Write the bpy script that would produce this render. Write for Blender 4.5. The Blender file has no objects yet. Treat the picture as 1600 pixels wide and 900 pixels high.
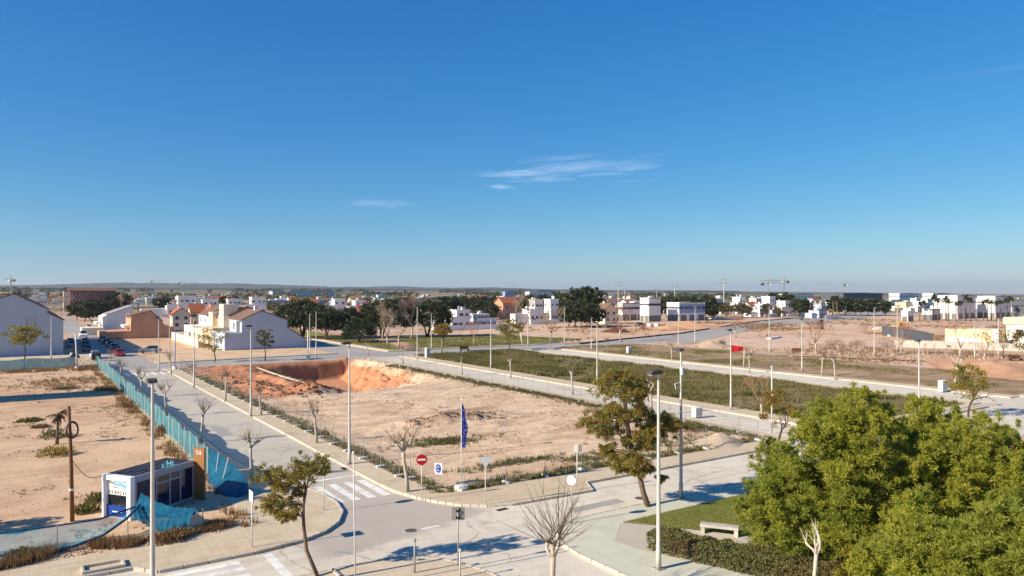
import bpy, bmesh, math, random
import numpy as np
from mathutils import Vector, Matrix
from mathutils.geometry import tessellate_polygon

SC = bpy.context.scene
COL = SC.collection
PI = math.pi
# ------------------------------------------------------------------ camera
# X runs across the street grid, Y along the streets, metres; the drone hovers 13 m above the junction
YAW = math.radians(33.7)
SA, CA = math.sin(YAW), math.cos(YAW)
H, F, HY = 13.0, 1155.0, 455.0
cam = bpy.data.cameras.new('camera'); cam.sensor_width = 36; cam.lens = 36 * F / 1600
cam.shift_y = 5 / 1600; cam.clip_start = 0.5; cam.clip_end = 60000
co = bpy.data.objects.new('camera', cam); COL.objects.link(co)
co.location = (0, 0, H); co.rotation_euler = (PI / 2, 0, -YAW); SC.camera = co
# ------------------------------------------------------------------ light
SUN_EL = math.radians(27.5)
SUN_TRAVEL = (0.995, -0.10)
w = bpy.data.worlds.new('World'); SC.world = w; w.use_nodes = True
nt = w.node_tree; nt.nodes.clear()
out = nt.nodes.new('ShaderNodeOutputWorld'); bg = nt.nodes.new('ShaderNodeBackground')
sky = nt.nodes.new('ShaderNodeTexSky'); sky.sky_type = 'NISHITA'; sky.sun_disc = False
sky.sun_elevation = SUN_EL; sky.sun_rotation = math.atan2(-SUN_TRAVEL[0], -SUN_TRAVEL[1])
sky.air_density = 1.0; sky.dust_density = 0.0; sky.ozone_density = 2.0; sky.altitude = 300
bg.inputs['Strength'].default_value = 0.099
# thin cirrus: noise laid on the plane of a high cloud layer, thick only where the wisps hang
def N(t, **k):
    n = nt.nodes.new(t)
    for a, v in k.items(): setattr(n, a, v)
    return n
tc = N('ShaderNodeTexCoord'); sep = N('ShaderNodeSeparateXYZ'); nt.links.new(tc.outputs['Generated'], sep.inputs[0])
def wm(op, a, b=None, clamp=False):
    n = N('ShaderNodeMath', operation=op); n.use_clamp = clamp
    for i, q in enumerate((a, b)):
        if q is None: continue
        if hasattr(q, 'is_linked'): nt.links.new(q, n.inputs[i])
        else: n.inputs[i].default_value = q
    return n.outputs[0]
zc = wm('MAXIMUM', sep.outputs[2], 0.02)
cxn = wm('DIVIDE', sep.outputs[0], zc); cyn = wm('DIVIDE', sep.outputs[1], zc)
cmb = N('ShaderNodeCombineXYZ'); nt.links.new(cxn, cmb.inputs[0]); nt.links.new(cyn, cmb.inputs[1])
rotm = N('ShaderNodeMapping', vector_type='TEXTURE'); rotm.inputs['Rotation'].default_value = (0, 0, -YAW)
nt.links.new(cmb.outputs[0], rotm.inputs[0])
def wisp(cx, cy, rx, ry, ang, amt, seed):
    # plane coordinates: x to the right of the view, y away, in cloud heights
    m = N('ShaderNodeMapping', vector_type='TEXTURE'); m.inputs['Location'].default_value = (cx, cy, 0)
    m.inputs['Rotation'].default_value = (0, 0, ang); m.inputs['Scale'].default_value = (rx, ry, 1)
    nt.links.new(rotm.outputs[0], m.inputs[0])
    ln = N('ShaderNodeVectorMath', operation='LENGTH'); nt.links.new(m.outputs[0], ln.inputs[0])
    fall = wm('SUBTRACT', 1.0, ln.outputs['Value'], True)
    m2 = N('ShaderNodeMapping'); m2.inputs['Scale'].default_value = (1.1, 1.5, 1); m2.inputs['Location'].default_value = (seed, seed * .7, 0)
    nt.links.new(m.outputs[0], m2.inputs[0])
    no = N('ShaderNodeTexNoise'); no.inputs['Scale'].default_value = 2.2; no.inputs['Detail'].default_value = 9
    no.inputs['Distortion'].default_value = .9; no.inputs['Roughness'].default_value = .55
    nt.links.new(m2.outputs[0], no.inputs['Vector'])
    a = wm('ADD', wm('MULTIPLY', fall, .9), wm('MULTIPLY', no.outputs[0], 1.5)); a = wm('SUBTRACT', a, 1.05, True)
    return wm('MULTIPLY', a, amt)
def cl(px, py):
    s = (HY - py) / F
    return ((px - 800) / F / s, 1 / s)
c1 = cl(880, 266); c2 = cl(782, 292); c3 = cl(590, 318); c4 = cl(1540, 112)
tot = wisp(cl(905, 262)[0], cl(905, 262)[1], 1.0, .75, -.36, .55, 3.1)
for q in (wisp(cl(800, 272)[0], cl(800, 272)[1], .55, .34, -.1, .7, 5.2), wisp(cl(850, 281)[0], cl(850, 281)[1], .5, .3, -.3, .5, 6.6), wisp(c2[0], c2[1], .26, .3, 0, .7, 9.4),
          wisp(c3[0], c3[1], .75, .7, -.5, .4, 1.7), wisp(c4[0], c4[1], .7, .1, -.62, .09, 7.7),
          wisp(cl(985, 283)[0], cl(985, 283)[1], .35, .1, 0, .3, 2.2)):
    tot = wm('ADD', tot, q)
tot = wm('MULTIPLY', wm('MINIMUM', tot, .5), .8)
mixc = N('ShaderNodeMix', data_type='RGBA'); nt.links.new(tot, mixc.inputs[0])
hs = N('ShaderNodeHueSaturation'); hs.inputs['Saturation'].default_value = 1.28; nt.links.new(sky.outputs[0], hs.inputs['Color']); sr = N('ShaderNodeSeparateColor'); nt.links.new(hs.outputs[0], sr.inputs[0]); cr_ = N('ShaderNodeCombineColor')
for k, (gain, power) in enumerate(((.27, 1.15), (.81, .78), (1.84, .52))): nt.links.new(wm('MULTIPLY', wm('POWER', sr.outputs[k], power), gain), cr_.inputs[k])   # the blue of this clear winter sky
nt.links.new(cr_.outputs[0], mixc.inputs[6]); mixc.inputs[7].default_value = (5.2, 6.2, 7.6, 1)
nt.links.new(mixc.outputs[2], bg.inputs['Color']); nt.links.new(bg.outputs[0], out.inputs[0])
sun = bpy.data.lights.new('sun', 'SUN'); sun.energy = 5.0; sun.angle = math.radians(.53); sun.color = (1.0, .90, .75)
so = bpy.data.objects.new('sun', sun); COL.objects.link(so); so.location = (-200, 20, 120)
so.rotation_euler = Vector((SUN_TRAVEL[0] * math.cos(SUN_EL), SUN_TRAVEL[1] * math.cos(SUN_EL), -math.sin(SUN_EL))).to_track_quat('-Z', 'Y').to_euler()
SC.view_settings.view_transform = 'Standard'; SC.view_settings.look = 'None'
SC.view_settings.exposure = 0.62; SC.view_settings.gamma = 1.0; SC.view_settings.use_curve_mapping = False
SC.render.engine = 'CYCLES'
SC.cycles.transparent_max_bounces = 16
SC.cycles.max_bounces = 6

# ------------------------------------------------------------------ measuring helpers (a sight line meets the ground or a plane)
def G(px, py, z=0.0):
    Y = (H - z) * F / (py - HY); X = (px - 800) * Y / F
    return (X * CA + Y * SA, -X * SA + Y * CA)
def depth(p): return p[0] * SA + p[1] * CA
def zt(py, Yc): return H - (py - HY) * Yc / F
def PY(px, py, y):             # sight line meets the plane Y = y -> (x, z)
    r = (px - 800) / F; Yc = y / (CA - SA * r); X = r * Yc
    return (X * CA + Yc * SA, zt(py, Yc))
def atd(px, Yc):               # ground point on a sight line at a given depth
    X = (px - 800) * Yc / F
    return (X * CA + Yc * SA, -X * SA + Yc * CA)
def srgb(*c):
    if len(c) == 1:
        h = c[0].lstrip('#'); c = [int(h[i:i + 2], 16) for i in (0, 2, 4)]
    return tuple(((v / 255) / 12.92 if v / 255 <= .04045 else ((v / 255 + .055) / 1.055) ** 2.4) for v in c)

# ------------------------------------------------------------------ materials
MATS = {}
class NB:
    def __init__(s, name):
        s.m = bpy.data.materials.new(name); s.m.use_nodes = True; s.t = s.m.node_tree; s.t.nodes.clear()
        s.o = s.t.nodes.new('ShaderNodeOutputMaterial')
    def n(s, t, **k):
        q = s.t.nodes.new(t)
        for a, v in k.items(): setattr(q, a, v)
        return q
    def l(s, a, b): s.t.links.new(a, b)
    def pos(s, space='world'):
        if space == 'world': return s.n('ShaderNodeNewGeometry').outputs['Position']
        return s.n('ShaderNodeTexCoord').outputs['Object']
    def noise(s, vec, scale, detail=4, rough=.55, dist=0, stretch=None):
        if stretch:
            m = s.n('ShaderNodeMapping'); m.inputs['Scale'].default_value = stretch; s.l(vec, m.inputs[0]); vec = m.outputs[0]
        q = s.n('ShaderNodeTexNoise'); s.l(vec, q.inputs['Vector']); q.inputs['Scale'].default_value = scale
        q.inputs['Detail'].default_value = detail; q.inputs['Roughness'].default_value = rough; q.inputs['Distortion'].default_value = dist
        return q.outputs[0]
    def ramp(s, f, a, b, lo=0., hi=1.):
        q = s.n('ShaderNodeMapRange'); s.l(f, q.inputs[0]); q.inputs[1].default_value = a; q.inputs[2].default_value = b
        q.inputs[3].default_value = lo; q.inputs[4].default_value = hi
        return q.outputs[0]
    def mix(s, f, a, b, mode='MIX'):
        q = s.n('ShaderNodeMix', data_type='RGBA', blend_type=mode)
        for i, v in ((0, f), (6, a), (7, b)):
            if hasattr(v, 'is_linked'): s.l(v, q.inputs[i])
            elif i == 0: q.inputs[0].default_value = v
            else: q.inputs[i].default_value = (*v[:3], 1)
        return q.outputs[2]
    def math(s, op, a, b=0.):
        q = s.n('ShaderNodeMath', operation=op)
        for i, v in enumerate((a, b)):
            if hasattr(v, 'is_linked'): s.l(v, q.inputs[i])
            else: q.inputs[i].default_value = v
        return q.outputs[0]
    def bsdf(s, col, rough=.8, metal=0., bump=None, bdist=.02, bstr=.5, spec=.3):
        p = s.n('ShaderNodeBsdfPrincipled')
        if hasattr(col, 'is_linked'): s.l(col, p.inputs['Base Color'])
        else: p.inputs['Base Color'].default_value = (*col[:3], 1)
        if hasattr(rough, 'is_linked'): s.l(rough, p.inputs['Roughness'])
        else: p.inputs['Roughness'].default_value = rough
        p.inputs['Metallic'].default_value = metal; p.inputs['Specular IOR Level'].default_value = spec
        if bump is not None:
            b = s.n('ShaderNodeBump'); b.inputs['Strength'].default_value = bstr; b.inputs['Distance'].default_value = bdist
            s.l(bump, b.inputs['Height']); s.l(b.outputs[0], p.inputs['Normal'])
        return p
    def done(s, shader):
        s.l(shader.outputs[0], s.o.inputs[0]); return s.m
def simple(name, c, rough=.75, var=.15, scale=3., metal=0., bump=.0, space='obj', spec=.3, dirt=0.):
    if name in MATS: return MATS[name]
    b = NB(name); v = b.pos(space)
    n1 = b.noise(v, scale, 5, .6)
    c1 = tuple(x * (1 - var) for x in c); c2 = tuple(min(1, x * (1 + var)) for x in c)
    col = b.mix(b.ramp(n1, .3, .7), c1, c2)
    if dirt:
        n2 = b.noise(v, scale * .35, 4, .7, stretch=(1, 1, .35))
        col = b.mix(b.ramp(n2, .5, .8, 0, dirt), col, (.16, .13, .10))
    MATS[name] = b.done(b.bsdf(col, rough, metal, n1 if bump else None, bump or .01, .6, spec)); return MATS[name]
def leafmat(name, c1, c2, c3=None, trans=.3, rough=.6):
    b = NB(name); g = b.n('ShaderNodeNewGeometry')
    oi = b.n('ShaderNodeObjectInfo')
    f = b.math('FRACT', b.math('ADD', g.outputs['Random Per Island'], b.math('MULTIPLY', oi.outputs['Random'], .37)))
    col = b.mix(f, c1, c2)
    n = b.noise(b.pos('world'), .55, 3)
    if c3: col = b.mix(b.ramp(n, .5, .68), col, c3)
    p = b.bsdf(col, rough, spec=.25); t = b.n('ShaderNodeBsdfTranslucent'); b.l(col, t.inputs[0])
    m = b.n('ShaderNodeMixShader'); m.inputs[0].default_value = trans; b.l(p.outputs[0], m.inputs[1]); b.l(t.outputs[0], m.inputs[2])
    MATS[name] = b.done(m); return MATS[name]
def soilmat(name, base, alt, dark, green=None, vcol=False, track=False, pebble=True, gsize=.06, dens=.5, alt2=None):
    b = NB(name); v = b.pos('world')
    big = b.noise(v, .035, 5, .6, .4); mid = b.noise(v, .22, 6, .65, .6); fine = b.noise(v, 2.3, 5, .7); grit = b.noise(v, 14, 3, .7)
    col = b.mix(b.ramp(big, .35, .65), base, alt)
    if alt2: col = b.mix(b.ramp(b.noise(v, .013, 4, .6, .3), .45, .6), col, alt2)
    streak = b.noise(v, .3, 6, .7, .5, stretch=(.25, 1.3, 1))
    col = b.mix(b.ramp(mid, .46, .72, 0, .7), col, dark)
    col = b.mix(b.ramp(streak, .5, .72, 0, .6 if track else .3), col, dark)
    if track:
        wv = b.n('ShaderNodeTexWave'); mp = b.n('ShaderNodeMapping'); mp.inputs['Rotation'].default_value = (0, 0, .9); b.l(v, mp.inputs[0]); b.l(mp.outputs[0], wv.inputs['Vector'])
        wv.inputs['Scale'].default_value = .16; wv.inputs['Distortion'].default_value = 9; wv.inputs['Detail'].default_value = 3; wv.inputs['Detail Scale'].default_value = .35; wv.inputs['Detail Roughness'].default_value = .6
        col = b.mix(b.math('MULTIPLY', b.ramp(wv.outputs[0], .84, .98, 0, .3), b.ramp(big, .48, .62)), col, dark)
    if vcol:
        a = b.n('ShaderNodeAttribute', attribute_name='soil'); sp = b.n('ShaderNodeSeparateColor'); b.l(a.outputs['Color'], sp.inputs[0])
        f = b.ramp(b.math('ADD', sp.outputs[0], b.math('MULTIPLY', b.math('SUBTRACT', mid, .5), .9)), .3, .75)
        col = b.mix(f, col, b.mix(b.ramp(fine, .3, .7), srgb(178, 104, 66), srgb(208, 138, 96)))
        gg = b.ramp(b.math('ADD', sp.outputs[1], b.math('MULTIPLY', b.math('SUBTRACT', fine, .5), 1.0)), .35, .7, 0, .85)
        col = b.mix(gg, col, b.mix(mid, srgb(72, 76, 38), srgb(112, 100, 60)))
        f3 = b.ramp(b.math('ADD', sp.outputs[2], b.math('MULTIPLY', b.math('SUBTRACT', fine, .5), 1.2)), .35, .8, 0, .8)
        col = b.mix(f3, col, b.mix(fine, srgb(78, 48, 34), srgb(128, 90, 64)))  # dark soil tint, also carries the shade painted into the pit walls
    if green:
        gn = b.noise(v, .12, 6, .7, .8)
        col = b.mix(b.ramp(gn, dens - .12, dens + .12), col, b.mix(b.ramp(fine, .3, .7), green[0], green[1]))
    col = b.mix(b.ramp(fine, .3, .75, .0, .28), col, dark)
    col = b.mix(b.ramp(grit, .35, .7, 0, .22), col, tuple(min(1, x * 1.35) for x in base))
    hgt = b.math('ADD', b.math('MULTIPLY', fine, .7), b.math('MULTIPLY', grit, .35))
    MATS[name] = b.done(b.bsdf(col, .95, 0, hgt, gsize, .8, .12)); return MATS[name]
def pavemat(name, base, alt, dark, sx=0., joint=.0, spots=.25, patch=None):
    b = NB(name); v = b.pos('world')
    big = b.noise(v, .09, 5, .6, .5); mid = b.noise(v, .7, 6, .65, .3); fine = b.noise(v, 9, 3, .7)
    col = b.mix(b.ramp(big, .35, .65), base, alt)
    col = b.mix(b.ramp(mid, .5, .8, 0, spots * 1.6), col, dark)
    lon = b.noise(v, .55, 5, .6, .2, stretch=(.1, 2.2, 1)); col = b.mix(b.ramp(lon, .52, .75, 0, spots), col, dark)
    col = b.mix(b.ramp(fine, .3, .75, 0, .25), col, dark)
    h = fine
    if not sx:   # fine cracks
        vd = b.n('ShaderNodeTexVoronoi', feature='DISTANCE_TO_EDGE'); vm = b.n('ShaderNodeVectorMath', operation='MULTIPLY_ADD'); cn = b.n('ShaderNodeTexNoise'); b.l(v, cn.inputs['Vector']); cn.inputs['Scale'].default_value = .8; b.l(cn.outputs['Color'], vm.inputs[0]); vm.inputs[1].default_value = (2, 2, 0); b.l(v, vm.inputs[2]); b.l(vm.outputs[0], vd.inputs['Vector']); vd.inputs['Scale'].default_value = .16
        col = b.mix(b.math('MULTIPLY', b.ramp(vd.outputs['Distance'], .012, .004, 0, .5), b.ramp(big, .42, .58)), col, tuple(x * .5 for x in dark))
    if patch:   # older, greyer surfacing at the mouth of the side street
        sp = b.n('ShaderNodeSeparateXYZ'); b.l(v, sp.inputs[0]); wob = b.math('MULTIPLY', b.math('SUBTRACT', mid, .5), 1.6)
        q = b.math('ADD', b.math('SUBTRACT', sp.outputs[1], b.math('MULTIPLY', sp.outputs[0], .24)), wob)
        f = b.math('MULTIPLY', b.ramp(q, 31.5, 32.2), b.ramp(b.math('ADD', sp.outputs[0], wob), 24.6, 22.8)); f = b.math('MULTIPLY', f, b.ramp(sp.outputs[0], 11.5, 13))
        col = b.mix(b.math('MULTIPLY', f, .8), col, patch)
    if sx:
        br = b.n('ShaderNodeTexBrick'); b.l(v, br.inputs['Vector']); br.inputs['Scale'].default_value = 1 / sx
        br.inputs['Mortar Size'].default_value = joint; br.inputs['Color1'].default_value = (1, 1, 1, 1); br.inputs['Color2'].default_value = (.94, .94, .93, 1)
        br.inputs['Mortar'].default_value = (.84, .83, .81, 1); br.offset = 0; br.inputs['Brick Width'].default_value = 1; br.inputs['Row Height'].default_value = 1
        col = b.mix(1.0, col, br.outputs[0], 'MULTIPLY')
    MATS[name] = b.done(b.bsdf(col, .9, 0, h, .012, .5, .2)); return MATS[name]
def M(n): return MATS[n]

# greens, barks, paints
leafmat('pine', srgb(136, 142, 46), srgb(186, 180, 70), srgb(166, 166, 60), .45)
leafmat('pine_deep', srgb(118, 130, 48), srgb(168, 168, 68), srgb(142, 148, 56), .43)
leafmat('acacia', srgb(112, 110, 50), srgb(158, 146, 68), srgb(156, 132, 58), .45)
leafmat('acacia_brown', srgb(138, 106, 46), srgb(166, 134, 60), srgb(124, 114, 50), .45)
leafmat('ficus', srgb(46, 56, 34), srgb(78, 86, 48), None, .15)
leafmat('far_green', srgb(44, 54, 32), srgb(74, 82, 46), srgb(60, 60, 38), .2)
leafmat('far_olive', srgb(78, 78, 48), srgb(106, 100, 62), None, .2)
leafmat('yellow_green', srgb(118, 104, 26), srgb(160, 140, 44), srgb(98, 96, 34), .35)
leafmat('hedge', srgb(84, 88, 46), srgb(128, 122, 70), srgb(112, 96, 60), .3)
leafmat('grass', srgb(98, 98, 56), srgb(140, 128, 80), srgb(146, 124, 84), .3)
leafmat('lawn_grass', srgb(92, 108, 44), srgb(140, 146, 66), srgb(120, 120, 60), .3)
leafmat('weed', srgb(72, 78, 36), srgb(110, 108, 52), srgb(118, 100, 62), .3)
leafmat('dry_weed', srgb(116, 88, 58), srgb(156, 124, 84), None, .25)
leafmat('dead_palm', srgb(104, 86, 70), srgb(146, 124, 98), None, .2)
leafmat('palm', srgb(52, 58, 34), srgb(86, 84, 52), None, .2)
leafmat('twig', srgb(128, 108, 92), srgb(160, 140, 120), None, 0)
leafmat('twig_red', srgb(136, 98, 78), srgb(164, 124, 98), None, 0)
simple('bark', srgb(112, 94, 76), .9, .3, 6, bump=.02)
simple('bark_dark', srgb(78, 62, 50), .9, .3, 6, bump=.02)
simple('bark_pale', srgb(178, 166, 148), .9, .2, 6, bump=.02)
simple('bark_white', srgb(186, 174, 158), .85, .12, 5, bump=.02)
simple('lamp_metal', srgb(196, 190, 178), .5, .1, 2, metal=.1, dirt=.15)
simple('lamp_dark', srgb(86, 84, 80), .55, .15, 2, metal=.2)
simple('galv', srgb(160, 156, 148), .5, .15, 3, metal=.25)
simple('white_paint', srgb(226, 224, 218), .5, .06, 2, dirt=.2)
simple('post_white', srgb(208, 202, 192), .6, .1, 2, dirt=.35)
simple('dark_glass', (.015, .018, .024), .08, .2, 1, spec=.6)
simple('far_glass', srgb(48, 54, 62), .25, .3, .4, spec=.5)
simple('shade_shutter', srgb(120, 116, 110), .7, .2, .5)
simple('concrete', srgb(186, 178, 164), .9, .18, 1.5, bump=.015, dirt=.3)
simple('concrete_white', srgb(222, 218, 208), .85, .1, 1.5, dirt=.15)
simple('wall_white', srgb(232, 228, 220), .85, .05, .4, space='world', dirt=.12)
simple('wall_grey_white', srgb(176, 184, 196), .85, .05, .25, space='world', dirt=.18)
simple('wall_cream', srgb(236, 218, 186), .85, .06, .4, space='world', dirt=.1)
simple('wall_beige', srgb(206, 182, 152), .85, .08, .3, space='world', dirt=.15)
simple('wall_terracotta', srgb(196, 150, 120), .85, .08, .3, space='world', dirt=.15)
simple('wall_yellow', srgb(232, 212, 164), .85, .06, .3, space='world', dirt=.1)
simple('wall_brick', srgb(134, 92, 80), .85, .12, .5, space='world')
simple('wall_blue', srgb(138, 156, 190), .6, .08, .2, space='world')
simple('wall_dark', srgb(84, 88, 94), .6, .1, .2, space='world')
simple('roof_tile', srgb(172, 98, 66), .85, .22, 1.2, bump=.05, space='world')
simple('roof_brown', srgb(126, 96, 78), .85, .2, 1.2, bump=.05, space='world')
simple('roof_grey', srgb(150, 146, 140), .85, .12, .4, space='world')
simple('rust_iron', srgb(108, 66, 40), .85, .25, 4)
simple('wood_pole', srgb(116, 78, 48), .85, .25, 5)
simple('black', (.012, .012, .013), .6, .2, 3)
simple('tyre', (.02, .02, .02), .9, .2, 4)
simple('rim', srgb(150, 150, 152), .35, .1, 4, metal=.7)
simple('red_paint', srgb(196, 24, 30), .35, .05, 2, spec=.5)
simple('sign_red', srgb(186, 22, 32), .45, .05, 3)
simple('sign_blue', srgb(40, 70, 150), .45, .08, 3)
simple('flag_blue', srgb(52, 58, 150), .8, .15, 3)
simple('crane_steel', srgb(150, 150, 140), .6, .1, .2)
simple('rubble', srgb(186, 156, 128), .95, .25, 2, bump=.05)
simple('gravel_heap', srgb(184, 164, 138), .95, .14, 5, bump=.06)
simple('tarp', srgb(196, 200, 198), .6, .2, 2, bump=.05)
simple('road_paint', srgb(234, 228, 214), .8, .12, 2.5, space='world', dirt=.75)
simple('dark_asphalt', srgb(62, 62, 62), .9, .2, 3, bump=.01, space='world')
simple('manhole', srgb(104, 98, 90), .7, .2, 4, metal=.3, bump=.01)
simple('turq_letter', srgb(120, 214, 214), .5, .05, 3)

# ------------------------------------------------------------------ mesh helpers
class MB:
    def __init__(s): s.v = []; s.f = []; s.mi = []; s.cur = 0
    def add(s, vs, fs):
        o = len(s.v); s.v += [tuple(p) for p in vs]
        for f in fs: s.f.append(tuple(i + o for i in f)); s.mi.append(s.cur)
    def box(s, x0, x1, y0, y1, z0, z1):
        s.add([(x0, y0, z0), (x1, y0, z0), (x1, y1, z0), (x0, y1, z0), (x0, y0, z1), (x1, y0, z1), (x1, y1, z1), (x0, y1, z1)],
              [(3, 2, 1, 0), (4, 5, 6, 7), (0, 1, 5, 4), (1, 2, 6, 5), (2, 3, 7, 6), (3, 0, 4, 7)])
        return s
    def cbox(s, cx, cy, z0, wx, wy, h): return s.box(cx - wx / 2, cx + wx / 2, cy - wy / 2, cy + wy / 2, z0, z0 + h)
    def bevbox(s, x0, x1, y0, y1, z0, z1, b):
        # box whose vertical and top edges are chamfered
        ring = lambda d, z: [(x0 + b, y0 + d, z), (x1 - b, y0 + d, z), (x1 - d, y0 + b, z), (x1 - d, y1 - b, z), (x1 - b, y1 - d, z), (x0 + b, y1 - d, z), (x0 + d, y1 - b, z), (x0 + d, y0 + b, z)]
        vs = ring(0, z0) + ring(0, z1 - b) + ring(b, z1)
        fs = [tuple(range(7, -1, -1)), tuple(range(16, 24))]
        for k in (0, 8):
            for i in range(8): fs.append((k + i, k + (i + 1) % 8, k + 8 + (i + 1) % 8, k + 8 + i))
        s.add(vs, fs); return s
    def tube(s, pts, rad, n=6, cap=True):
        pts = [Vector(p) for p in pts]
        if not hasattr(rad, '__len__'): rad = [rad] * len(pts)
        vs = []; fs = []; ref = None
        for i, p in enumerate(pts):
            d = (pts[min(i + 1, len(pts) - 1)] - pts[max(i - 1, 0)])
            if d.length < 1e-9: d = Vector((0, 0, 1))
            d.normalize()
            if ref is None: ref = d.orthogonal().normalized()
            a = (ref - d * ref.dot(d)); a = a.normalized() if a.length > 1e-6 else d.orthogonal().normalized(); ref = a
            b = d.cross(a)
            for k in range(n):
                t = 2 * PI * k / n; vs.append(p + (a * math.cos(t) + b * math.sin(t)) * rad[i])
        for i in range(len(pts) - 1):
            for k in range(n): fs.append((i * n + k, i * n + (k + 1) % n, (i + 1) * n + (k + 1) % n, (i + 1) * n + k))
        if cap: fs.append(tuple(range(n - 1, -1, -1))); fs.append(tuple((len(pts) - 1) * n + k for k in range(n)))
        s.add(vs, fs); return s
    def lathe(s, prof, n=12, c=(0, 0, 0)):
        vs = []; fs = []
        for r, z in prof:
            for k in range(n): t = 2 * PI * k / n; vs.append((c[0] + r * math.cos(t), c[1] + r * math.sin(t), c[2] + z))
        for i in range(len(prof) - 1):
            for k in range(n): fs.append((i * n + k, i * n + (k + 1) % n, (i + 1) * n + (k + 1) % n, (i + 1) * n + k))
        fs.append(tuple(range(n - 1, -1, -1))); fs.append(tuple((len(prof) - 1) * n + k for k in range(n)))
        s.add(vs, fs); return s
    def prism(s, poly, y0, y1, axis='y'):
        # polygon in (x,z) extruded along y, or in (x,y) along z, or (y,z) along x
        m = {'y': lambda a, b, t: (a, t, b), 'z': lambda a, b, t: (a, b, t), 'x': lambda a, b, t: (t, a, b)}[axis]
        n = len(poly); vs = [m(a, b, y0) for a, b in poly] + [m(a, b, y1) for a, b in poly]
        tri = tessellate_polygon([[Vector((a, b, 0)) for a, b in poly]])
        fs = [tuple(t) for t in tri] + [tuple(i + n for i in reversed(t)) for t in tri]
        fs += [(i, (i + 1) % n, n + (i + 1) % n, n + i) for i in range(n)]
        s.add(vs, fs); return s
    def arr(s, V, Fq):
        o = len(s.v); s.v += [tuple(p) for p in V.tolist()]; fl = (Fq + o).tolist(); s.f += [tuple(q) for q in fl]; s.mi += [s.cur] * len(fl); return s
    def mesh(s, name, mats, smooth=False, fix=True):
        me = bpy.data.meshes.new(name); me.from_pydata(s.v, [], s.f)
        for m in (mats if isinstance(mats, (list, tuple)) else [mats]): me.materials.append(M(m) if isinstance(m, str) else m)
        if any(s.mi): me.polygons.foreach_set('material_index', s.mi)
        if fix and len(s.f) < 20000:
            bm = bmesh.new(); bm.from_mesh(me); bmesh.ops.recalc_face_normals(bm, faces=bm.faces); bm.to_mesh(me); bm.free()
        if smooth: me.polygons.foreach_set('use_smooth', [True] * len(me.polygons))
        me.update(); return me
def put(name, me, parent=None, loc=(0, 0, 0), rz=0, scale=None):
    o = bpy.data.objects.new(name, me); COL.objects.link(o); o.location = loc; o.rotation_euler = (0, 0, rz)
    if scale is not None: o.scale = (scale,) * 3 if not hasattr(scale, '__len__') else scale
    if parent: o.parent = parent
    return o
def tag(o, label, cat, group=None):
    o['label'] = label; o['category'] = cat
    if group: o['group'] = group
    return o
def thing(name, label, cat, loc=(0, 0, 0), rz=0, group=None, scale=None):
    return tag(put(name, None, None, loc, rz, scale), label, cat, group)
def struct(name, me, parent=None):
    o = put(name, me, parent)
    if not parent: o['kind'] = 'structure'
    return o
def qmesh(name, V, Fq, mat, smooth=False):
    # fast mesh from numpy arrays of quads or tris
    me = bpy.data.meshes.new(name); n = Fq.shape[1]
    me.vertices.add(len(V)); me.vertices.foreach_set('co', np.asarray(V, np.float32).ravel())
    me.loops.add(Fq.size); me.loops.foreach_set('vertex_index', Fq.astype(np.int32).ravel())
    me.polygons.add(len(Fq)); me.polygons.foreach_set('loop_start', np.arange(0, Fq.size, n, dtype=np.int32))
    me.materials.append(M(mat) if isinstance(mat, str) else mat)
    if smooth: me.polygons.foreach_set('use_smooth', [True] * len(Fq))
    me.update(calc_edges=True); me.validate(); return me
RNG = np.random.default_rng(7); RND = random.Random(11)
# value noise for shaping ground
_tab = np.random.default_rng(3).random((256, 256))
def vnoise(x, y):
    xi = np.floor(x).astype(int); yi = np.floor(y).astype(int); fx = x - xi; fy = y - yi
    fx = fx * fx * (3 - 2 * fx); fy = fy * fy * (3 - 2 * fy); t = lambda a, b: _tab[a & 255, b & 255]
    return (t(xi, yi) * (1 - fx) + t(xi + 1, yi) * fx) * (1 - fy) + (t(xi, yi + 1) * (1 - fx) + t(xi + 1, yi + 1) * fx) * fy
def fbm(x, y, o=4):
    s = 0; a = .5; x = np.asarray(x, float); y = np.asarray(y, float)
    for i in range(o): s = s + a * vnoise(x + 17.3 * i, y + 9.1 * i); x = x * 2.03; y = y * 2.03; a *= .5
    return s
def sstep(a, b, x): t = np.clip((x - a) / (b - a), 0, 1); return t * t * (3 - 2 * t)

# ------------------------------------------------------------------ leaves, branches, trees
def unit(v): return v / np.maximum(np.linalg.norm(v, axis=1, keepdims=True), 1e-9)
def leaf_quads(P, D, L, Wd, rng):
    # P centres (n,3), D directions (n,3); each leaf a thin kite of length L and width Wd
    n = len(P); D = unit(D); R = unit(np.cross(D, rng.normal(size=(n, 3))))
    L = np.asarray(L).reshape(-1, 1) * np.ones((n, 1)); Wd = np.asarray(Wd).reshape(-1, 1) * np.ones((n, 1))
    a = P - D * L * .5; c = P + D * L * .5; m = P + D * L * .05
    V = np.stack([a, m + R * Wd * .5, c, m - R * Wd * .5], 1).reshape(-1, 3)
    return V, np.arange(n * 4).reshape(n, 4)
def crown_mesh(name, centers, rad, per, L, Wd, mat, rng, up=.3, out=.6, center=None, droop=0., flat=.8):
    centers = np.asarray(centers); k = len(centers)
    C = np.repeat(centers, per, 0); n = len(C)
    off = unit(rng.normal(size=(n, 3))) * (rng.random((n, 1)) ** .45); off[:, 2] *= flat
    rr = np.repeat(np.asarray(rad) * np.ones(k), per)[:, None]
    P = C + off * rr
    D = off * out + rng.normal(size=(n, 3)) * .45
    if center is not None: D += unit(P - np.asarray(center)) * .4
    D[:, 2] += up - droop
    V, Fq = leaf_quads(P, D, L * (.7 + .6 * rng.random(n)), Wd * (.7 + .6 * rng.random(n)), rng)
    return qmesh(name, V, Fq, mat)
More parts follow.
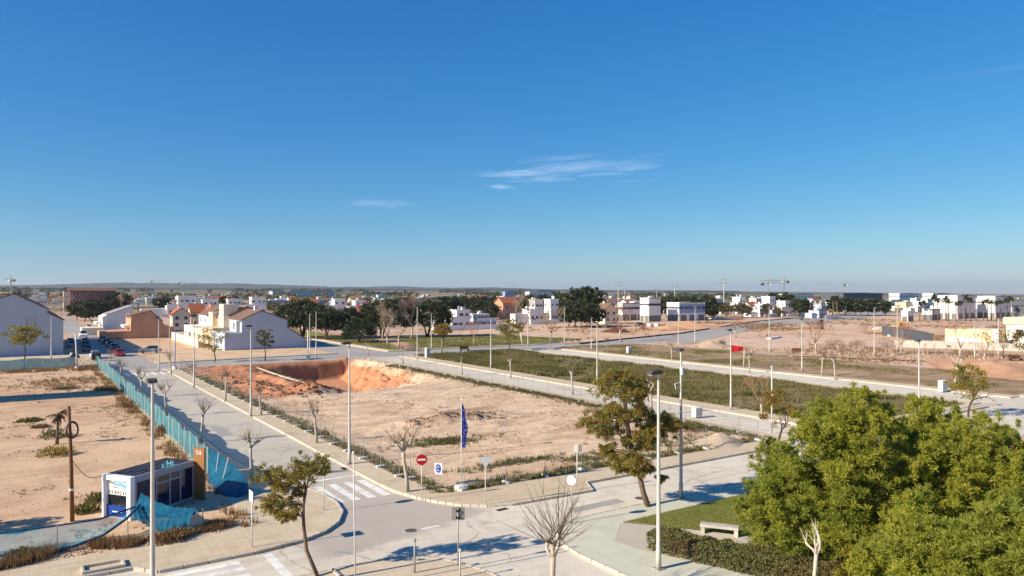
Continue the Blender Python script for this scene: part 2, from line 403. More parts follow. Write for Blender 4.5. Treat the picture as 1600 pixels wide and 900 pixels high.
def grow(mb, rnd, p, d, length, r, depth, tips, spread=.55, ratio=.72, kids=(2, 3), up=.12, n=5, seg=3, wig=.18, rmin=.006, taper=.68):
    pts = [Vector(p)]; rad = [r]; d = Vector(d).normalized(); q = Vector(p)
    for i in range(seg):
        d = (d + Vector((rnd.gauss(0, wig), rnd.gauss(0, wig), rnd.gauss(0, wig) + up))).normalized()
        q = q + d * (length / seg); pts.append(q.copy()); rad.append(max(rmin, r * (1 - (1 - taper) * (i + 1) / seg)))
    mb.tube(pts, rad, n if r > .03 else 3, cap=depth == 0)
    if depth == 0: tips.append(tuple(q)); return
    for k in range(rnd.randint(*kids)):
        ax = d.orthogonal().normalized(); ax.rotate(Matrix.Rotation(rnd.uniform(0, 2 * PI), 3, d))
        nd = d.copy(); nd.rotate(Matrix.Rotation(spread * rnd.uniform(.55, 1.25), 3, ax))
        grow(mb, rnd, q, nd, length * ratio * rnd.uniform(.8, 1.15), max(rmin, rad[-1] * .72), depth - 1, tips, spread, ratio, kids, up, n, seg, wig, rmin, taper)
    if depth > 1: tips.append(tuple(q))

def pollard_meshes(seed, th=2.2, r=.12, twig=1.3, knobs=4, leafy=0, white=False, dens=7, splay=1.0, fist=1.0):
    # street tree cut back every winter: stout trunk, short crooked arms ending in fists, thin twigs
    rnd = random.Random(seed); a = MB(); lean = (rnd.uniform(-.12, .12), rnd.uniform(-.12, .12))
    top = Vector((lean[0] * th, lean[1] * th, th))
    a.tube([(0, 0, -.05), (lean[0] * th * .3, lean[1] * th * .2, th * .35), top * .72, top], [r * 1.35, r, r * .92, r * .98], 8)
    tw = MB(); ends = []
    for k in range(knobs):
        t = 2 * PI * (k + rnd.uniform(-.3, .3)) / knobs; d = Vector((math.cos(t) * .75, math.sin(t) * .75, .8)).normalized()
        p = top.copy(); pts = [p - Vector((0, 0, .1))]; rad = [r * .75]; L = rnd.uniform(.45, .85) * (th / 2.2)
        for i in range(3):
            d = (d + Vector((rnd.gauss(0, .42), rnd.gauss(0, .42), .2))).normalized(); p = p + d * L / 3; pts.append(p.copy()); rad.append(r * (.62 - .08 * i))
        rad[-1] = r * .62; a.tube(pts, rad, 6)
        a.lathe([(r * .25 * fist, -.08), (r * .62 * fist, -.04), (r * .72 * fist, .03), (r * .55 * fist, .1), (r * .2 * fist, .14)], 6, tuple(p)); ends.append(p)
        for j in range(dens):
            dd = (d * .6 + Vector((rnd.gauss(0, .6) * splay, rnd.gauss(0, .6) * splay, rnd.uniform(.1, .9)))).normalized()
            L2 = twig * rnd.uniform(.5, 1.15); q = p.copy(); pp = [q.copy()]
            for i in range(3):
                dd = (dd + Vector((rnd.gauss(0, .14), rnd.gauss(0, .14), .12))).normalized(); q = q + dd * L2 / 3; pp.append(q.copy())
                if i < 2 and rnd.random() < .6:
                    d3 = (dd + Vector((rnd.gauss(0, .5), rnd.gauss(0, .5), .2))).normalized(); tw.tube([q, q + d3 * L2 * .3], [.009, .004], 3, False)
            tw.tube(pp, [.02, .014, .009, .005], 3, False)
    return a.mesh('trunk', 'bark_white' if white else 'bark_pale', True), tw.mesh('twigs', 'bark' if not white else 'bark_pale')

def tree_thing(name, label, loc, trunk, crown, rz=0, sc=1, group=None, crown_name='crown', cat='tree'):
    t = thing(name, label, cat, (loc[0], loc[1], loc[2] if len(loc) > 2 else 0), rz, group, sc)
    if trunk: put('trunk', trunk, t)
    if crown: put(crown_name, crown, t)
    return t

def ficus_meshes(seed, w=7.0, h=9.5, n=260, per=34):
    rng = np.random.default_rng(seed); rnd = random.Random(seed)
    a = MB(); tips = []
    for k in range(3): grow(a, rnd, (rnd.uniform(-.2, .2), rnd.uniform(-.2, .2), 0), (rnd.uniform(-.3, .3), rnd.uniform(-.3, .3), 1), 2.4, .3, 3, tips, .5, .8, (2, 3), .05)
    d = unit(rng.normal(size=(n, 3))); d[:, 2] = np.abs(d[:, 2]) * 1.1 - .22; d = unit(d)
    lob = .8 + .35 * fbm(np.arctan2(d[:, 1], d[:, 0]) * 1.6 + seed, d[:, 2] * 2.5 + seed, 3)
    rad = (.55 + .45 * rng.random((n, 1)) ** .4) * lob[:, None]
    C = d * rad * np.array([w, w, h * .62]); C[:, 2] += h * .42
    C[:, 2] = np.maximum(C[:, 2], 1.9 + .5 * rng.random(n))
    cr = crown_mesh('crown', C, .95 * w / 7, per, .55, .3, 'ficus', rng, .15, .8, (0, 0, h * .3))
    return a.mesh('trunk', 'bark_dark', True), cr
def generic_meshes(seed, h=6, w=3, trunk=1.8, mat='far_green', n=60, per=30, L=.4, Wd=.2, bark='bark_dark', r=.16, flat=.7, cl=.75):
    rng = np.random.default_rng(seed); rnd = random.Random(seed); a = MB(); tips = []
    grow(a, rnd, (0, 0, -.1), (rnd.uniform(-.1, .1), rnd.uniform(-.1, .1), 1), trunk, r, 3, tips, .6, .62, (2, 4), .15)
    d = unit(rng.normal(size=(n, 3))); rad = (.35 + .65 * rng.random((n, 1)) ** .5)
    lob = .7 + .5 * fbm(np.arctan2(d[:, 1], d[:, 0]) * 1.3 + seed * 1.7, d[:, 2] * 2 + seed, 3)
    C = d * rad * lob[:, None] * np.array([w, w, (h - trunk) * .55]); C[:, 2] += trunk + (h - trunk) * .5
    cr = crown_mesh('crown', C, cl * w / 3, per, L, Wd, mat, rng, .2, .7, (0, 0, h * .5), flat=flat)
    return a.mesh('trunk', bark, True), cr
def bare_meshes(seed, h=8, r=.18, depth=5, spread=.42, mat='twig', bark='bark_pale', kids=(2, 3), up=.12, first=.26):
    rnd = random.Random(seed); a = MB(); tips = []
    tk = MB(); tk.tube([(0, 0, -.1), (rnd.uniform(-.06, .06) * h, 0, h * first * .5), (rnd.uniform(-.04, .04) * h, rnd.uniform(-.04, .04) * h, h * first)], [r * 1.25, r, r * .85], 7)
    top = tk.v[-7]; top = Vector((sum(v[0] for v in tk.v[-7:]) / 7, sum(v[1] for v in tk.v[-7:]) / 7, h * first))
    for k in range(4):
        t = 2 * PI * k / 4 + rnd.uniform(-.5, .5)
        grow(a, rnd, top, (math.cos(t) * .55, math.sin(t) * .55, 1), h * .24, r * .55, depth - 1, tips, spread, .74, kids, up, 4, 2, .2, .018)
    return tk.mesh('trunk', bark, True), a.mesh('branches', mat)
def palm_meshes(seed, h=8, dead=False):
    rnd = random.Random(seed); a = MB()
    lx = rnd.uniform(-.4, .4); a.tube([(0, 0, 0), (lx * .3, 0, h * .4), (lx * .7, .05, h * .75), (lx, 0, h)], [.15, .12, .11, .12] if dead else [.26, .2, .18, .17], 7)
    V = []; Fq = []; rng = np.random.default_rng(seed); P = []; D = []
    nf = 26
    for k in range(nf):
        t = 2 * PI * k / nf + rnd.uniform(-.2, .2); el = rnd.uniform(-.9, 1.1) if not dead else rnd.uniform(-1.3, .9)
        d = Vector((math.cos(t) * math.cos(el), math.sin(t) * math.cos(el), math.sin(el))); p = Vector((lx, 0, h)); L = rnd.uniform(.9, 1.3) * (.6 if dead else 1)
        for i in range(9):
            p = p + d * L / 9 * 1.2; d = (d + Vector((0, 0, -.1))).normalized()
            for s in (-1, 1): P.append(tuple(p)); sd = d.cross(Vector((0, 0, 1))); D.append(tuple(d * .8 + sd * s * .6 + Vector((0, 0, -.2))))
    Vv, Ff = leaf_quads(np.array(P), np.array(D), .4 if dead else .95, .1 if dead else .28, rng)
    return a.mesh('trunk', 'bark', True), qmesh('crown', Vv, Ff, 'dead_palm' if dead else 'palm')
def tufts(name, xy, hgt, mat, seed, blades=5, z=0., wd=.03, spread=.12, lean=.45):
    rng = np.random.default_rng(seed); xy = np.asarray(xy); n = len(xy)
    hh = (np.asarray(hgt) * np.ones(n)); C = np.repeat(xy, blades, 0); hb = np.repeat(hh, blades) * (.5 + .7 * rng.random(n * blades))
    z = np.repeat(np.asarray(z) * np.ones(n), blades)
    m = n * blades; ang = rng.random(m) * 2 * PI; r = np.repeat(spread * np.ones(n) if not hasattr(spread, '__len__') else spread, blades) * rng.random(m)
    bx = C[:, 0] + np.cos(ang) * r; by = C[:, 1] + np.sin(ang) * r
    a2 = rng.random(m) * 2 * PI; wv = np.stack([np.cos(a2), np.sin(a2)], 1) * (wd * (.6 + .8 * rng.random(m)))[:, None]
    tx = bx + np.cos(ang) * hb * lean * rng.random(m); ty = by + np.sin(ang) * hb * lean * rng.random(m)
    V = np.stack([np.stack([bx - wv[:, 0], by - wv[:, 1], z - .02], 1), np.stack([bx + wv[:, 0], by + wv[:, 1], z - .02], 1), np.stack([tx, ty, z + hb], 1)], 1).reshape(-1, 3)
    return qmesh(name, V, np.arange(m * 3).reshape(m, 3), mat)

# ------------------------------------------------------------------ the ground and the land beyond
soilmat('sand', srgb(222, 188, 146), srgb(226, 196, 162), srgb(160, 120, 88), None, False, True, alt2=srgb(206, 168, 134))
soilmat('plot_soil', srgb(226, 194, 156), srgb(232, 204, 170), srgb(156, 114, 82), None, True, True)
soilmat('green_soil', srgb(152, 130, 92), srgb(122, 112, 72), srgb(96, 86, 56), (srgb(84, 86, 44), srgb(120, 112, 64)), dens=.5)
soilmat('brown_soil', srgb(186, 152, 120), srgb(166, 134, 102), srgb(116, 96, 70), (srgb(96, 94, 56), srgb(126, 114, 74)), dens=.56)
soilmat('pink_soil', srgb(222, 188, 154), srgb(212, 170, 136), srgb(172, 130, 98), None, False, True, alt2=srgb(222, 190, 164))
soilmat('orange_soil', srgb(208, 160, 122), srgb(216, 170, 130), srgb(170, 118, 84))
soilmat('lawn_soil', srgb(146, 136, 76), srgb(126, 126, 62), srgb(112, 100, 62), (srgb(108, 116, 50), srgb(138, 138, 66)), dens=.46)
soilmat('verge', srgb(176, 158, 130), srgb(140, 128, 98), srgb(112, 98, 74), (srgb(96, 96, 54), srgb(120, 112, 70)), dens=.5)
soilmat('rubble_ground', srgb(212, 182, 150), srgb(196, 166, 134), srgb(150, 118, 92), None, False, False, gsize=.2)
pavemat('asphalt', srgb(226, 214, 190), srgb(216, 203, 180), srgb(170, 154, 136), spots=.42, patch=srgb(176, 163, 148))
pavemat('asphalt_grey', srgb(204, 193, 172), srgb(192, 181, 161), srgb(150, 138, 122), spots=.42)
pavemat('asphalt_far', srgb(168, 160, 150), srgb(182, 172, 160), srgb(140, 134, 126))
pavemat('pave_beige', srgb(212, 190, 156), srgb(220, 200, 168), srgb(166, 142, 110), .4, .04, spots=.4)
pavemat('pave_green', srgb(206, 203, 176), srgb(216, 211, 186), srgb(170, 164, 140), 1.2, .015)
pavemat('pave_path', srgb(192, 180, 160), srgb(200, 188, 168), srgb(160, 146, 124))
pavemat('kerb', srgb(206, 194, 174), srgb(194, 182, 162), srgb(156, 142, 120))
# far farmland: strips of field, scrub and stubble
b = NB('farmland'); v = b.pos('world')
mp = b.n('ShaderNodeMapping'); mp.inputs['Rotation'].default_value = (0, 0, .35); mp.inputs['Scale'].default_value = (1 / 190, 1 / 90, 1); b.l(v, mp.inputs[0])
vo = b.n('ShaderNodeTexVoronoi', distance='MANHATTAN'); b.l(mp.outputs[0], vo.inputs['Vector']); vo.inputs['Scale'].default_value = 1
sp = b.n('ShaderNodeSeparateColor'); b.l(vo.outputs['Color'], sp.inputs[0])
c = b.mix(b.ramp(sp.outputs[0], .3, .7), srgb(112, 110, 74), srgb(184, 162, 128))
c = b.mix(b.ramp(sp.outputs[1], .55, .6), c, srgb(74, 84, 54)); c = b.mix(b.ramp(sp.outputs[2], .8, .85), c, srgb(150, 112, 88))
n1 = b.noise(v, .02, 5, .65); c = b.mix(b.ramp(n1, .5, .75, 0, .6), c, srgb(70, 72, 50))
n2 = b.noise(v, .3, 4, .6); c = b.mix(b.ramp(n2, .4, .75, 0, .3), c, srgb(90, 80, 58))
sep = b.n('ShaderNodeSeparateXYZ'); b.l(v, sep.inputs[0])
near = b.noise(v, .05, 5, .6); cn = b.mix(b.ramp(near, .4, .62), srgb(212, 178, 150), srgb(188, 152, 122)); cn = b.mix(b.ramp(n2, .5, .75, 0, .5), cn, srgb(150, 128, 100))
ln = b.n('ShaderNodeVectorMath', operation='LENGTH'); b.l(v, ln.inputs[0])
f = b.ramp(b.math('ADD', ln.outputs['Value'], b.math('MULTIPLY', b.math('SUBTRACT', n1, .5), 400)), 420, 620)
MATS['farmland'] = b.done(b.bsdf(b.mix(f, cn, c), .95, 0, n2, .2, .5, .1))

def slope(th):
    return np.interp(th, [-3.2, -1.2, -.62, 0, .35, .62, 1.2, 3.2], [0, .004, .0062, .0036, .0005, -.0030, -.002, 0])
def zg(x, y):
    Yc = x * SA + y * CA; Xc = x * CA - y * SA; r = math.hypot(Xc, Yc)
    return -.18 + max(0, r - 450) * float(slope(math.atan2(Xc, Yc)))
PX0, PX1, PY0, PY1 = 22.0, 55.6, 41.3, 136.7
NA = 128; rings = [420, 700, 1000, 1500, 2200, 3200, 4600, 7000, 11000, 18000]
angs = np.linspace(-PI, PI, NA, endpoint=False)
mbg = MB()
ring0 = [(420 * math.sin(t + YAW), 420 * math.cos(t + YAW)) for t in angs]
hole = [(PX0, PY0), (PX1, PY0), (PX1, PY1), (PX0, PY1)]
allp = ring0 + hole
tri = tessellate_polygon([[Vector((*p, 0)) for p in ring0], [Vector((*p, 0)) for p in hole]])
mbg.add([(p[0], p[1], -.18) for p in allp], [tuple(t) for t in tri])
V = []; 
for r in rings:
    for t in angs:
        x, y = r * math.sin(t + YAW), r * math.cos(t + YAW); V.append((x, y, zg(x, y) if r > 420 else -.18))
fs = []
for i in range(len(rings) - 1):
    for k in range(NA): fs.append((i * NA + k, i * NA + (k + 1) % NA, (i + 1) * NA + (k + 1) % NA, (i + 1) * NA + k))
mbg.add(V, fs)
gme = mbg.mesh('ground', 'farmland', fix=False)
bm = bmesh.new(); bm.from_mesh(gme); bmesh.ops.recalc_face_normals(bm, faces=bm.faces)
if sum(f.normal.z * f.calc_area() for f in bm.faces) < 0: bmesh.ops.reverse_faces(bm, faces=bm.faces)
bm.to_mesh(gme); bm.free()
struct('ground', gme)
# wooded hills along the horizon, lower towards the sea on the right
def hill_row(name, dist, th0, th1, hgt, seed, mat, width=900):
    n = 220; V = []; fs = []
    for i in range(n + 1):
        t = th0 + (th1 - th0) * i / n; e = min(1, 6 * i / n, 6 * (n - i) / n)
        hh = hgt(t) * (.55 + .9 * float(fbm(t * 14 + seed, seed, 5))) * e
        for k, (dr, f) in enumerate(((-width, 0), (-width * .45, .55), (0, 1), (width * .5, .7), (width, 0))):
            r = dist + dr; x, y = r * math.sin(t + YAW), r * math.cos(t + YAW)
            V.append((x, y, zg(x, y) - 2 + hh * f * (.85 + .3 * float(fbm(t * 60, k * 3.1 + seed, 3)))))
    for i in range(n):
        for k in range(4): fs.append((i * 5 + k, (i + 1) * 5 + k, (i + 1) * 5 + k + 1, i * 5 + k + 1))
    m = MB(); m.add(V, fs); return struct(name, m.mesh(name, mat, True))
b = NB('hill_wood'); v = b.pos('world'); n1 = b.noise(v, .004, 6, .7); n2 = b.noise(v, .03, 4, .7)
c = b.mix(b.ramp(n1, .4, .6), srgb(58, 66, 48), srgb(110, 104, 80)); c = b.mix(b.ramp(n2, .4, .7), c, srgb(46, 54, 42)); MATS['hill_wood'] = b.done(b.bsdf(c, 1, 0, n2, 3, .5, .05))
hill_row('hill_ridge', 7500, -.72, .1, lambda t: 30 + 24 * math.exp(-((t + .43) / .12) ** 2), 2.2, 'hill_wood')
hill_row('wooded_rise', 4300, -.72, .75, lambda t: 13 if t < .3 else 6, 5.7, 'hill_wood', 500)

# ------------------------------------------------------------------ roads
def rects(name, rl, z, mat):
    m = MB()
    for x0, x1, y0, y1 in rl: m.add([(x0, y0, z), (x1, y0, z), (x1, y1, z), (x0, y1, z)], [(0, 1, 2, 3)])
    return struct(name, m.mesh(name, mat))
def sheet(name, poly, z, mat, parent=None):
    m = MB(); tri = tessellate_polygon([[Vector((*p, 0)) for p in poly]]); m.add([(*p, z) for p in poly], [tuple(t) for t in tri])
    me = m.mesh(name, mat)
    if me.polygons and sum(p.normal.z for p in me.polygons) < 0: me.flip_normals()
    return struct(name, me, parent)
ZR = -.14
front = rects('front_street', [(-60, 150, 30, 44), (15, 30, -8, 30)], ZR, 'asphalt')
left = rects('side_street', [(12, 24, 44, 136.8)], ZR, 'asphalt_grey')
back = rects('back_road', [(-60, 112, 136.8, 150), (12.5, 20.5, 150, 420)], ZR, 'asphalt_far')
road2 = rects('parallel_road', [(55.4, 67, 44, 136.8)], ZR, 'asphalt')
rects('park_road', [(56, 66, 150, 330)], ZR, 'asphalt_far')
road3 = rects('far_parallel_road', [(90, 105, 44, 136.8)], ZR, 'asphalt')
pr = [G(1000, 545), G(1085, 534), G(1200, 509.5), G(1345, 497), G(1392, 489), G(1378, 486), G(1330, 490), G(1180, 502), G(1060, 521), G(960, 531), G(905, 537)]
rr_ = sheet('diagonal_road', [(112, 137)] + [pr[0]] + pr[1:] + [(112, 150)], ZR, 'asphalt_far')
m = MB()
for i in range(6, 10):      # dark kerb line along the far edge of the diagonal road
    a, c_ = Vector((*pr[i], 0)), Vector((*pr[i + 1], 0)); d = (c_ - a); nn = Vector((-d.y, d.x, 0)).normalized()
    m.tube([a + nn * .2, c_ + nn * .2], .28, 4)
put('kerb_line', m.mesh('kerb_line', 'dark_asphalt'), rr_)

# ------------------------------------------------------------------ pavements with kerbstones
kerb_me = MB().bevbox(-.49, .49, -.075, .075, -.2, .022, .02).mesh('kerbstone', 'kerb')
kerb_sm = MB().bevbox(-.29, .29, -.075, .075, -.2, .022, .02).mesh('kerbstone', 'kerb')
def kerbs(parent, line, off=.0, maxd=82, closed=False):
    far = MB(); pts = [Vector((*p, 0)) for p in line]; nf = 0
    for a, c_ in zip(pts[:-1], pts[1:]):
        d = c_ - a; L = d.length; u = d.normalized(); ang = math.atan2(u.y, u.x); small = L < 2.2; step = .6 if small else 1.0
        n = max(1, round(L / step))
        for i in range(n):
            q = a + d * ((i + .5) / n); dd = q.x * SA + q.y * CA; lat = q.x * CA - q.y * SA
            if dd < maxd and dd > 20 and abs(lat) < dd * .76:
                o = put('kerbstone', kerb_sm if small else kerb_me, parent, (q.x, q.y, RND.uniform(-.004, .006)), ang + RND.uniform(-.008, .008)); o.scale = (L / n / step * .985, 1, 1)
            else:
                nn = Vector((-u.y, u.x, 0)) * .075; p0 = a + d * (i / n); p1 = a + d * ((i + 1) / n)
                vs = [p0 - nn, p1 - nn, p1 + nn, p0 + nn]; far.add([(p.x, p.y, -.2) for p in vs] + [(p.x, p.y, .022) for p in vs], [(4, 5, 6, 7), (0, 1, 5, 4), (2, 3, 7, 6)]); nf += 1
    if nf: put('kerb', far.mesh('kerb', 'kerb'), parent)
def slab(name, outer, mat, holes=(), z0=-.3, z1=0.):
    polys = [list(outer)] + [list(h) for h in holes]; flat = [p for q in polys for p in q]
    tri = tessellate_polygon([[Vector((*p, 0)) for p in q] for q in polys]); m = MB()
    m.add([(*p, z1) for p in flat], [tuple(t) for t in tri])
    k = 0
    for q in polys:
        n = len(q); m.add([(*p, z0) for p in q] + [(*p, z1) for p in q], [(i, (i + 1) % n, n + (i + 1) % n, n + i) for i in range(n)])
    return struct(name, m.mesh(name, mat))
def arc(cx, cy, r, a0, a1, n=7): return [(cx + r * math.cos(math.radians(a0 + (a1 - a0) * i / n)), cy + r * math.sin(math.radians(a0 + (a1 - a0) * i / n))) for i in range(n + 1)]
# left pavement along the netting fence, swelling into the corner
kl = [(13.4, 136.5), (13.4, 100), (13.55, 62), (13.9, 57), (14.5, 53.2), (15.5, 49.6), (16.2, 46.6), (16.35, 44.2), (15.95, 42), (15.0, 40.2), (13.8, 39.0), (12.4, 38.3), (9.8, 37.85), (5.4, 37.8)]
left_walk = slab('left_pavement', kl + [(4.5, 38.9), (-8, 39.2), (-8, 41.9), (4.5, 42.0), (8.6, 42.9), (10.9, 44), (11.0, 136.5)], 'pave_beige')
kerbs(left_walk, kl + [(4.5, 38.9), (-8, 39.2)])
# ring of pavement round the building plot
ko = [(20.3, 136.5), (20.3, 46.6), (20.45, 44.2)] + [(20.95, 42.2), (21.6, 40.6), (22.5, 39.2), (23.7, 38.2), (25.2, 37.65), (28.4, 37.5), (31.3, 37.4), (32.2, 39.15), (53.6, 39.2)] + arc(53.8, 42.6, 3.4, -90, 0)[1:] + [(57.2, 136.4)]
ring_walk = slab('plot_pavement', ko, 'pave_beige', [[(22.15, 135.4), (22.15, 47.4), (23.1, 43.4), (24.3, 41.7), (54.6, 41.5), (55.4, 42.6), (55.4, 135.4)]])
kerbs(ring_walk, ko[:-1] + [(57.2, 136.4)])
kerbs(ring_walk, [(20.3, 136.5), (57.2, 136.4)])
# near pavement at the bottom of the view
kn = [(-8, 33.5), (14.0, 33.45), (15.3, 33.15), (16.3, 32.6), (17.1, 31.8), (17.7, 30.6), (18.1, 29.0), (18.3, 26), (18.3, -6)]
near_walk = slab('near_pavement', kn + [(-8, -6)], 'pave_beige'); kerbs(near_walk, kn)
# pale green slab pavement round the garden corner
kg = [(23.1, -6), (23.1, 28.6), (23.35, 30.2), (23.95, 31.5), (24.9, 32.5), (26.1, 33.05), (27.6, 33.2), (64, 33.2)]
green_walk = slab('green_pavement', kg + [(64, 31.3), (28.15, 31.2), (25.75, 29.0), (26.0, 27.4), (27.6, 22.6), (29.2, 18), (31, 6), (31, -6)], 'pave_green'); kerbs(green_walk, kg)
path = sheet('garden_path', [(26.9, 30.6), (28.2, 31.35), (28.5, 31.0), (29.6, 29.4), (30.1, 28.75), (36.6, 19.4), (34, 12), (29.2, 18), (27.6, 22.6), (25.8, 27.4), (25.5, 29.0)], -.004, 'pave_path')
lawn_poly = [(28.2, 31.15), (64, 31.25), (64, 4), (34, 12), (36.6, 19.4), (30.1, 28.8)]
sheet('lawn', lawn_poly, .012, 'lawn_soil')
kerbs(green_walk, [(28.2, 31.2), (48, 31.3)])
# pavements of the roads further right
for nm, x0, x1 in (('road_pavement', 63.6, 66.6), ('far_road_pavement', 91, 93.4), ('lot_pavement', 101.2, 103.6)):
    q = slab(nm, [(x0, 41.5), (x1, 41.5), (x1, 136), (x0, 136)], 'pave_beige'); kerbs(q, [(x0 if x0 != 91 else x1, 41.5), (x0 if x0 != 91 else x1, 136)], maxd=0)
q = slab('plot_end_pavement', [(66.7, 39.6), (90.9, 39.6), (90.9, 42), (66.7, 42)], 'pave_beige'); kerbs(q, [(66.7, 39.6), (90.9, 39.6)], maxd=0)
q = slab('lot_end_pavement', [(103.7, 39.6), (150, 39.6), (150, 42), (103.7, 42)], 'pave_beige')
q = slab('back_pavement', [(20.8, 147.2), (55.6, 149.4), (55.6, 151.5), (20.8, 149.8)], 'pave_beige'); kerbs(q, [(20.8, 147.2), (55.6, 149.4)], maxd=0)
q = slab('west_back_pavement', [(-30, 148), (12, 148), (12, 176), (-30, 176)], 'pave_beige')
q = slab('park_pavement', [(66.6, 148.2), (108, 147), (108, 148.8), (68.6, 150), (68.6, 240), (66.6, 240)], 'pave_beige'); kerbs(q, [(66.6, 240), (66.6, 148.2), (108, 147)], maxd=0)
# ------------------------------------------------------------------ painted markings
def stripe(parent, x0, x1, y0, y1, name='crosswalk_stripe', z=ZR + .007, ang=0):
    m = MB(); m.box(x0, x1, y0, y1, z - .003, z); return put(name, m.mesh(name, 'road_paint'), parent)
for x in (15.6, 16.65, 17.7, 18.75, 19.75): stripe(left, x - .26, x + .26, 44.1 if x > 16 else 45.5, 48.6)
stripe(left, 16.9, 20.1, 49.9, 50.25, 'stop_line')
for i in range(5): stripe(left, 13.9 + i * 1.25, 14.5 + i * 1.25, 127.5, 132.5)
for i in range(4): stripe(front, 5.6, 8.9, 34.0 + i * .95, 34.5 + i * .95)
stripe(front, 10.1, 10.55, 34.0, 37.5, 'stop_line')
m = MB(); m.box(18.5, 19.6, 36.6, 36.85, ZR + .004, ZR + .007); put('faded_arrow', m.mesh('faded_arrow', 'road_paint'), front)
mh = thing('manhole_cover', 'round iron manhole cover in the asphalt at the junction', 'manhole', (*G(642, 825), ZR))
put('lid', MB().lathe([(.34, 0), (.34, .008), (.3, .012)], 20).mesh('lid', 'manhole'), mh)
put('frame', MB().lathe([(.43, 0), (.43, .006), (.36, .006)], 20).mesh('frame', 'concrete'), mh)
mh = thing('manhole_cover', 'round iron manhole cover in the asphalt before the parking bay', 'manhole', (*G(1000, 775), ZR)); put('lid', MB().lathe([(.34, 0), (.34, .008), (.3, .012)], 20).mesh('lid', 'manhole'), mh)
mh = thing('manhole_cover', 'round iron manhole cover halfway up the side street', 'manhole', (17.2, 66, ZR)); put('lid', MB().lathe([(.34, 0), (.34, .008), (.3, .012)], 20).mesh('lid', 'manhole'), mh)
for x, y, rz, lb in ((24.2, 37.35, .1, 'iron drain grate at the kerb below the give way sign'), (20.05, 52.5, PI / 2, 'iron drain grate at the kerb beside the crosswalk lamp'), (23.35, 27.2, PI / 2, 'iron drain grate at the kerb of the green pavement')):
    mh = thing('drain_grate', lb, 'drain', (x, y, ZR if x < 24.5 and y > 30 else ZR), rz); put('frame', MB().box(-.4, .4, -.2, .2, .002, .008).mesh('frame', 'manhole'), mh)
    for k in range(6): put('bar', MB().box(-.34 + k * .12, -.28 + k * .12, -.16, .16, .0085, .016).mesh('bar', 'black'), mh)
for a, c_ in (((13.0, 35.2), (14.6, 35.9)), ((27.5, 34.4), (31.5, 35.3)), ((15.2, 70), (16.4, 76)), ((17.6, 92), (19.0, 96))):   # mended trenches
    sheet('asphalt_patch', [a, (c_[0], a[1] + .05), c_, (a[0] + .1, c_[1])], ZR + .0015, 'asphalt_far', front if a[1] < 40 else left)

# ------------------------------------------------------------------ lots of bare earth and weeds
def grid_mesh(name, x0, x1, y0, y1, st, zf, mat, attr=None, smooth=True):
    nx = int((x1 - x0) / st) + 1; ny = int((y1 - y0) / st) + 1
    xs = np.linspace(x0, x1, nx); ys = np.linspace(y0, y1, ny); X, Y = np.meshgrid(xs, ys); Z = zf(X, Y)
    V = np.stack([X, Y, Z], -1).reshape(-1, 3); i = np.arange(nx * ny).reshape(ny, nx)
    Fq = np.stack([i[:-1, :-1], i[:-1, 1:], i[1:, 1:], i[1:, :-1]], -1).reshape(-1, 4)
    me = qmesh(name, V, Fq, mat, smooth)
    if attr is not None:
        R, Gc, B = attr(X, Y, Z); ca = me.color_attributes.new('soil', 'FLOAT_COLOR', 'POINT')
        ca.data.foreach_set('color', np.stack([R, Gc, B, np.ones_like(R)], -1).astype(np.float32).ravel())
    return me
def edge(X, Y, x0, x1, y0, y1, w=1.2): return np.clip(np.minimum(np.minimum(X - x0, x1 - X), np.minimum(Y - y0, y1 - Y)) / w, 0, 1)
sand_z = lambda X, Y: -.02 + edge(X, Y, -40, 11.1, 42, 146) * (.16 * (fbm(X * .25, Y * .25) - .42) + .07 * (fbm(X * 1.1, Y * 1.1) - .45))
struct('sand_lot', grid_mesh('sand_lot', -40, 11.1, 41.7, 146.5, .6, sand_z, 'sand'))
bump = lambda X, Y, cx, cy, rx, ry, h: h * np.exp(-(((X - cx) / rx) ** 2 + ((Y - cy) / ry) ** 2))
def plot_z(X, Y):
    n1 = fbm(X * .18, Y * .18); n2 = fbm(X * .9, Y * .9); n3 = fbm(X * .35 + 40, Y * .35, 5)
    wob = (n3 - .45) * 2.2
    left = np.clip((X + (Y - 128) * .08 + wob * .35 - 33.0) / .7, 0, 1); rt = 1 - np.clip((X + wob * .8 - (46.8 + 3.6 * sstep(116, 133, Y))) / (6.2 - 2.6 * sstep(122, 133, Y)), 0, 1)
    bk = 1 - np.clip((Y + wob * .15 - 134.7) / .5, 0, 1); nr = np.clip((Y - (X - 36) * .35 + wob * .8 - 90) / 13, 0, 1)
    pit = -3.5 * left * rt * bk * nr
    heaps = bump(X, Y, 26.5, 102, 2.6, 6, .55) + bump(X, Y, 25, 118, 2.0, 6, .35) + bump(X, Y, 31.9, 95, 1.2, 3.4, 1.1) + bump(X, Y, 31.2 , 108, .9, 9, .45) + bump(X, Y, 31, 90.5, 3.4, .9, .8)
    heaps = heaps * (.55 + 1.0 * n3) * (1 - left * nr)
    e = edge(X, Y, PX0, PX1, PY0, PY1, 1.5)
    spur = bump(X, Y, 49, 112, 2.2, 2.4, .9) + bump(X, Y, 46.5, 107, 1.2, 3.5, .5)
    return -.03 + e * (pit + heaps + spur * rt * nr + .26 * (n1 - .45) + .1 * (n2 - .45) + 2.6 * (n2 - .45) * np.clip(rt * nr * (1 - rt * nr) * 4, 0, 1) * left + .5 * (n2 - .45) * sstep(88, 96, Y) * (1 - left) + bump(X, Y, 36, 64.5, 5.5, 2.0, .75) * (.3 + 1.6 * n2))
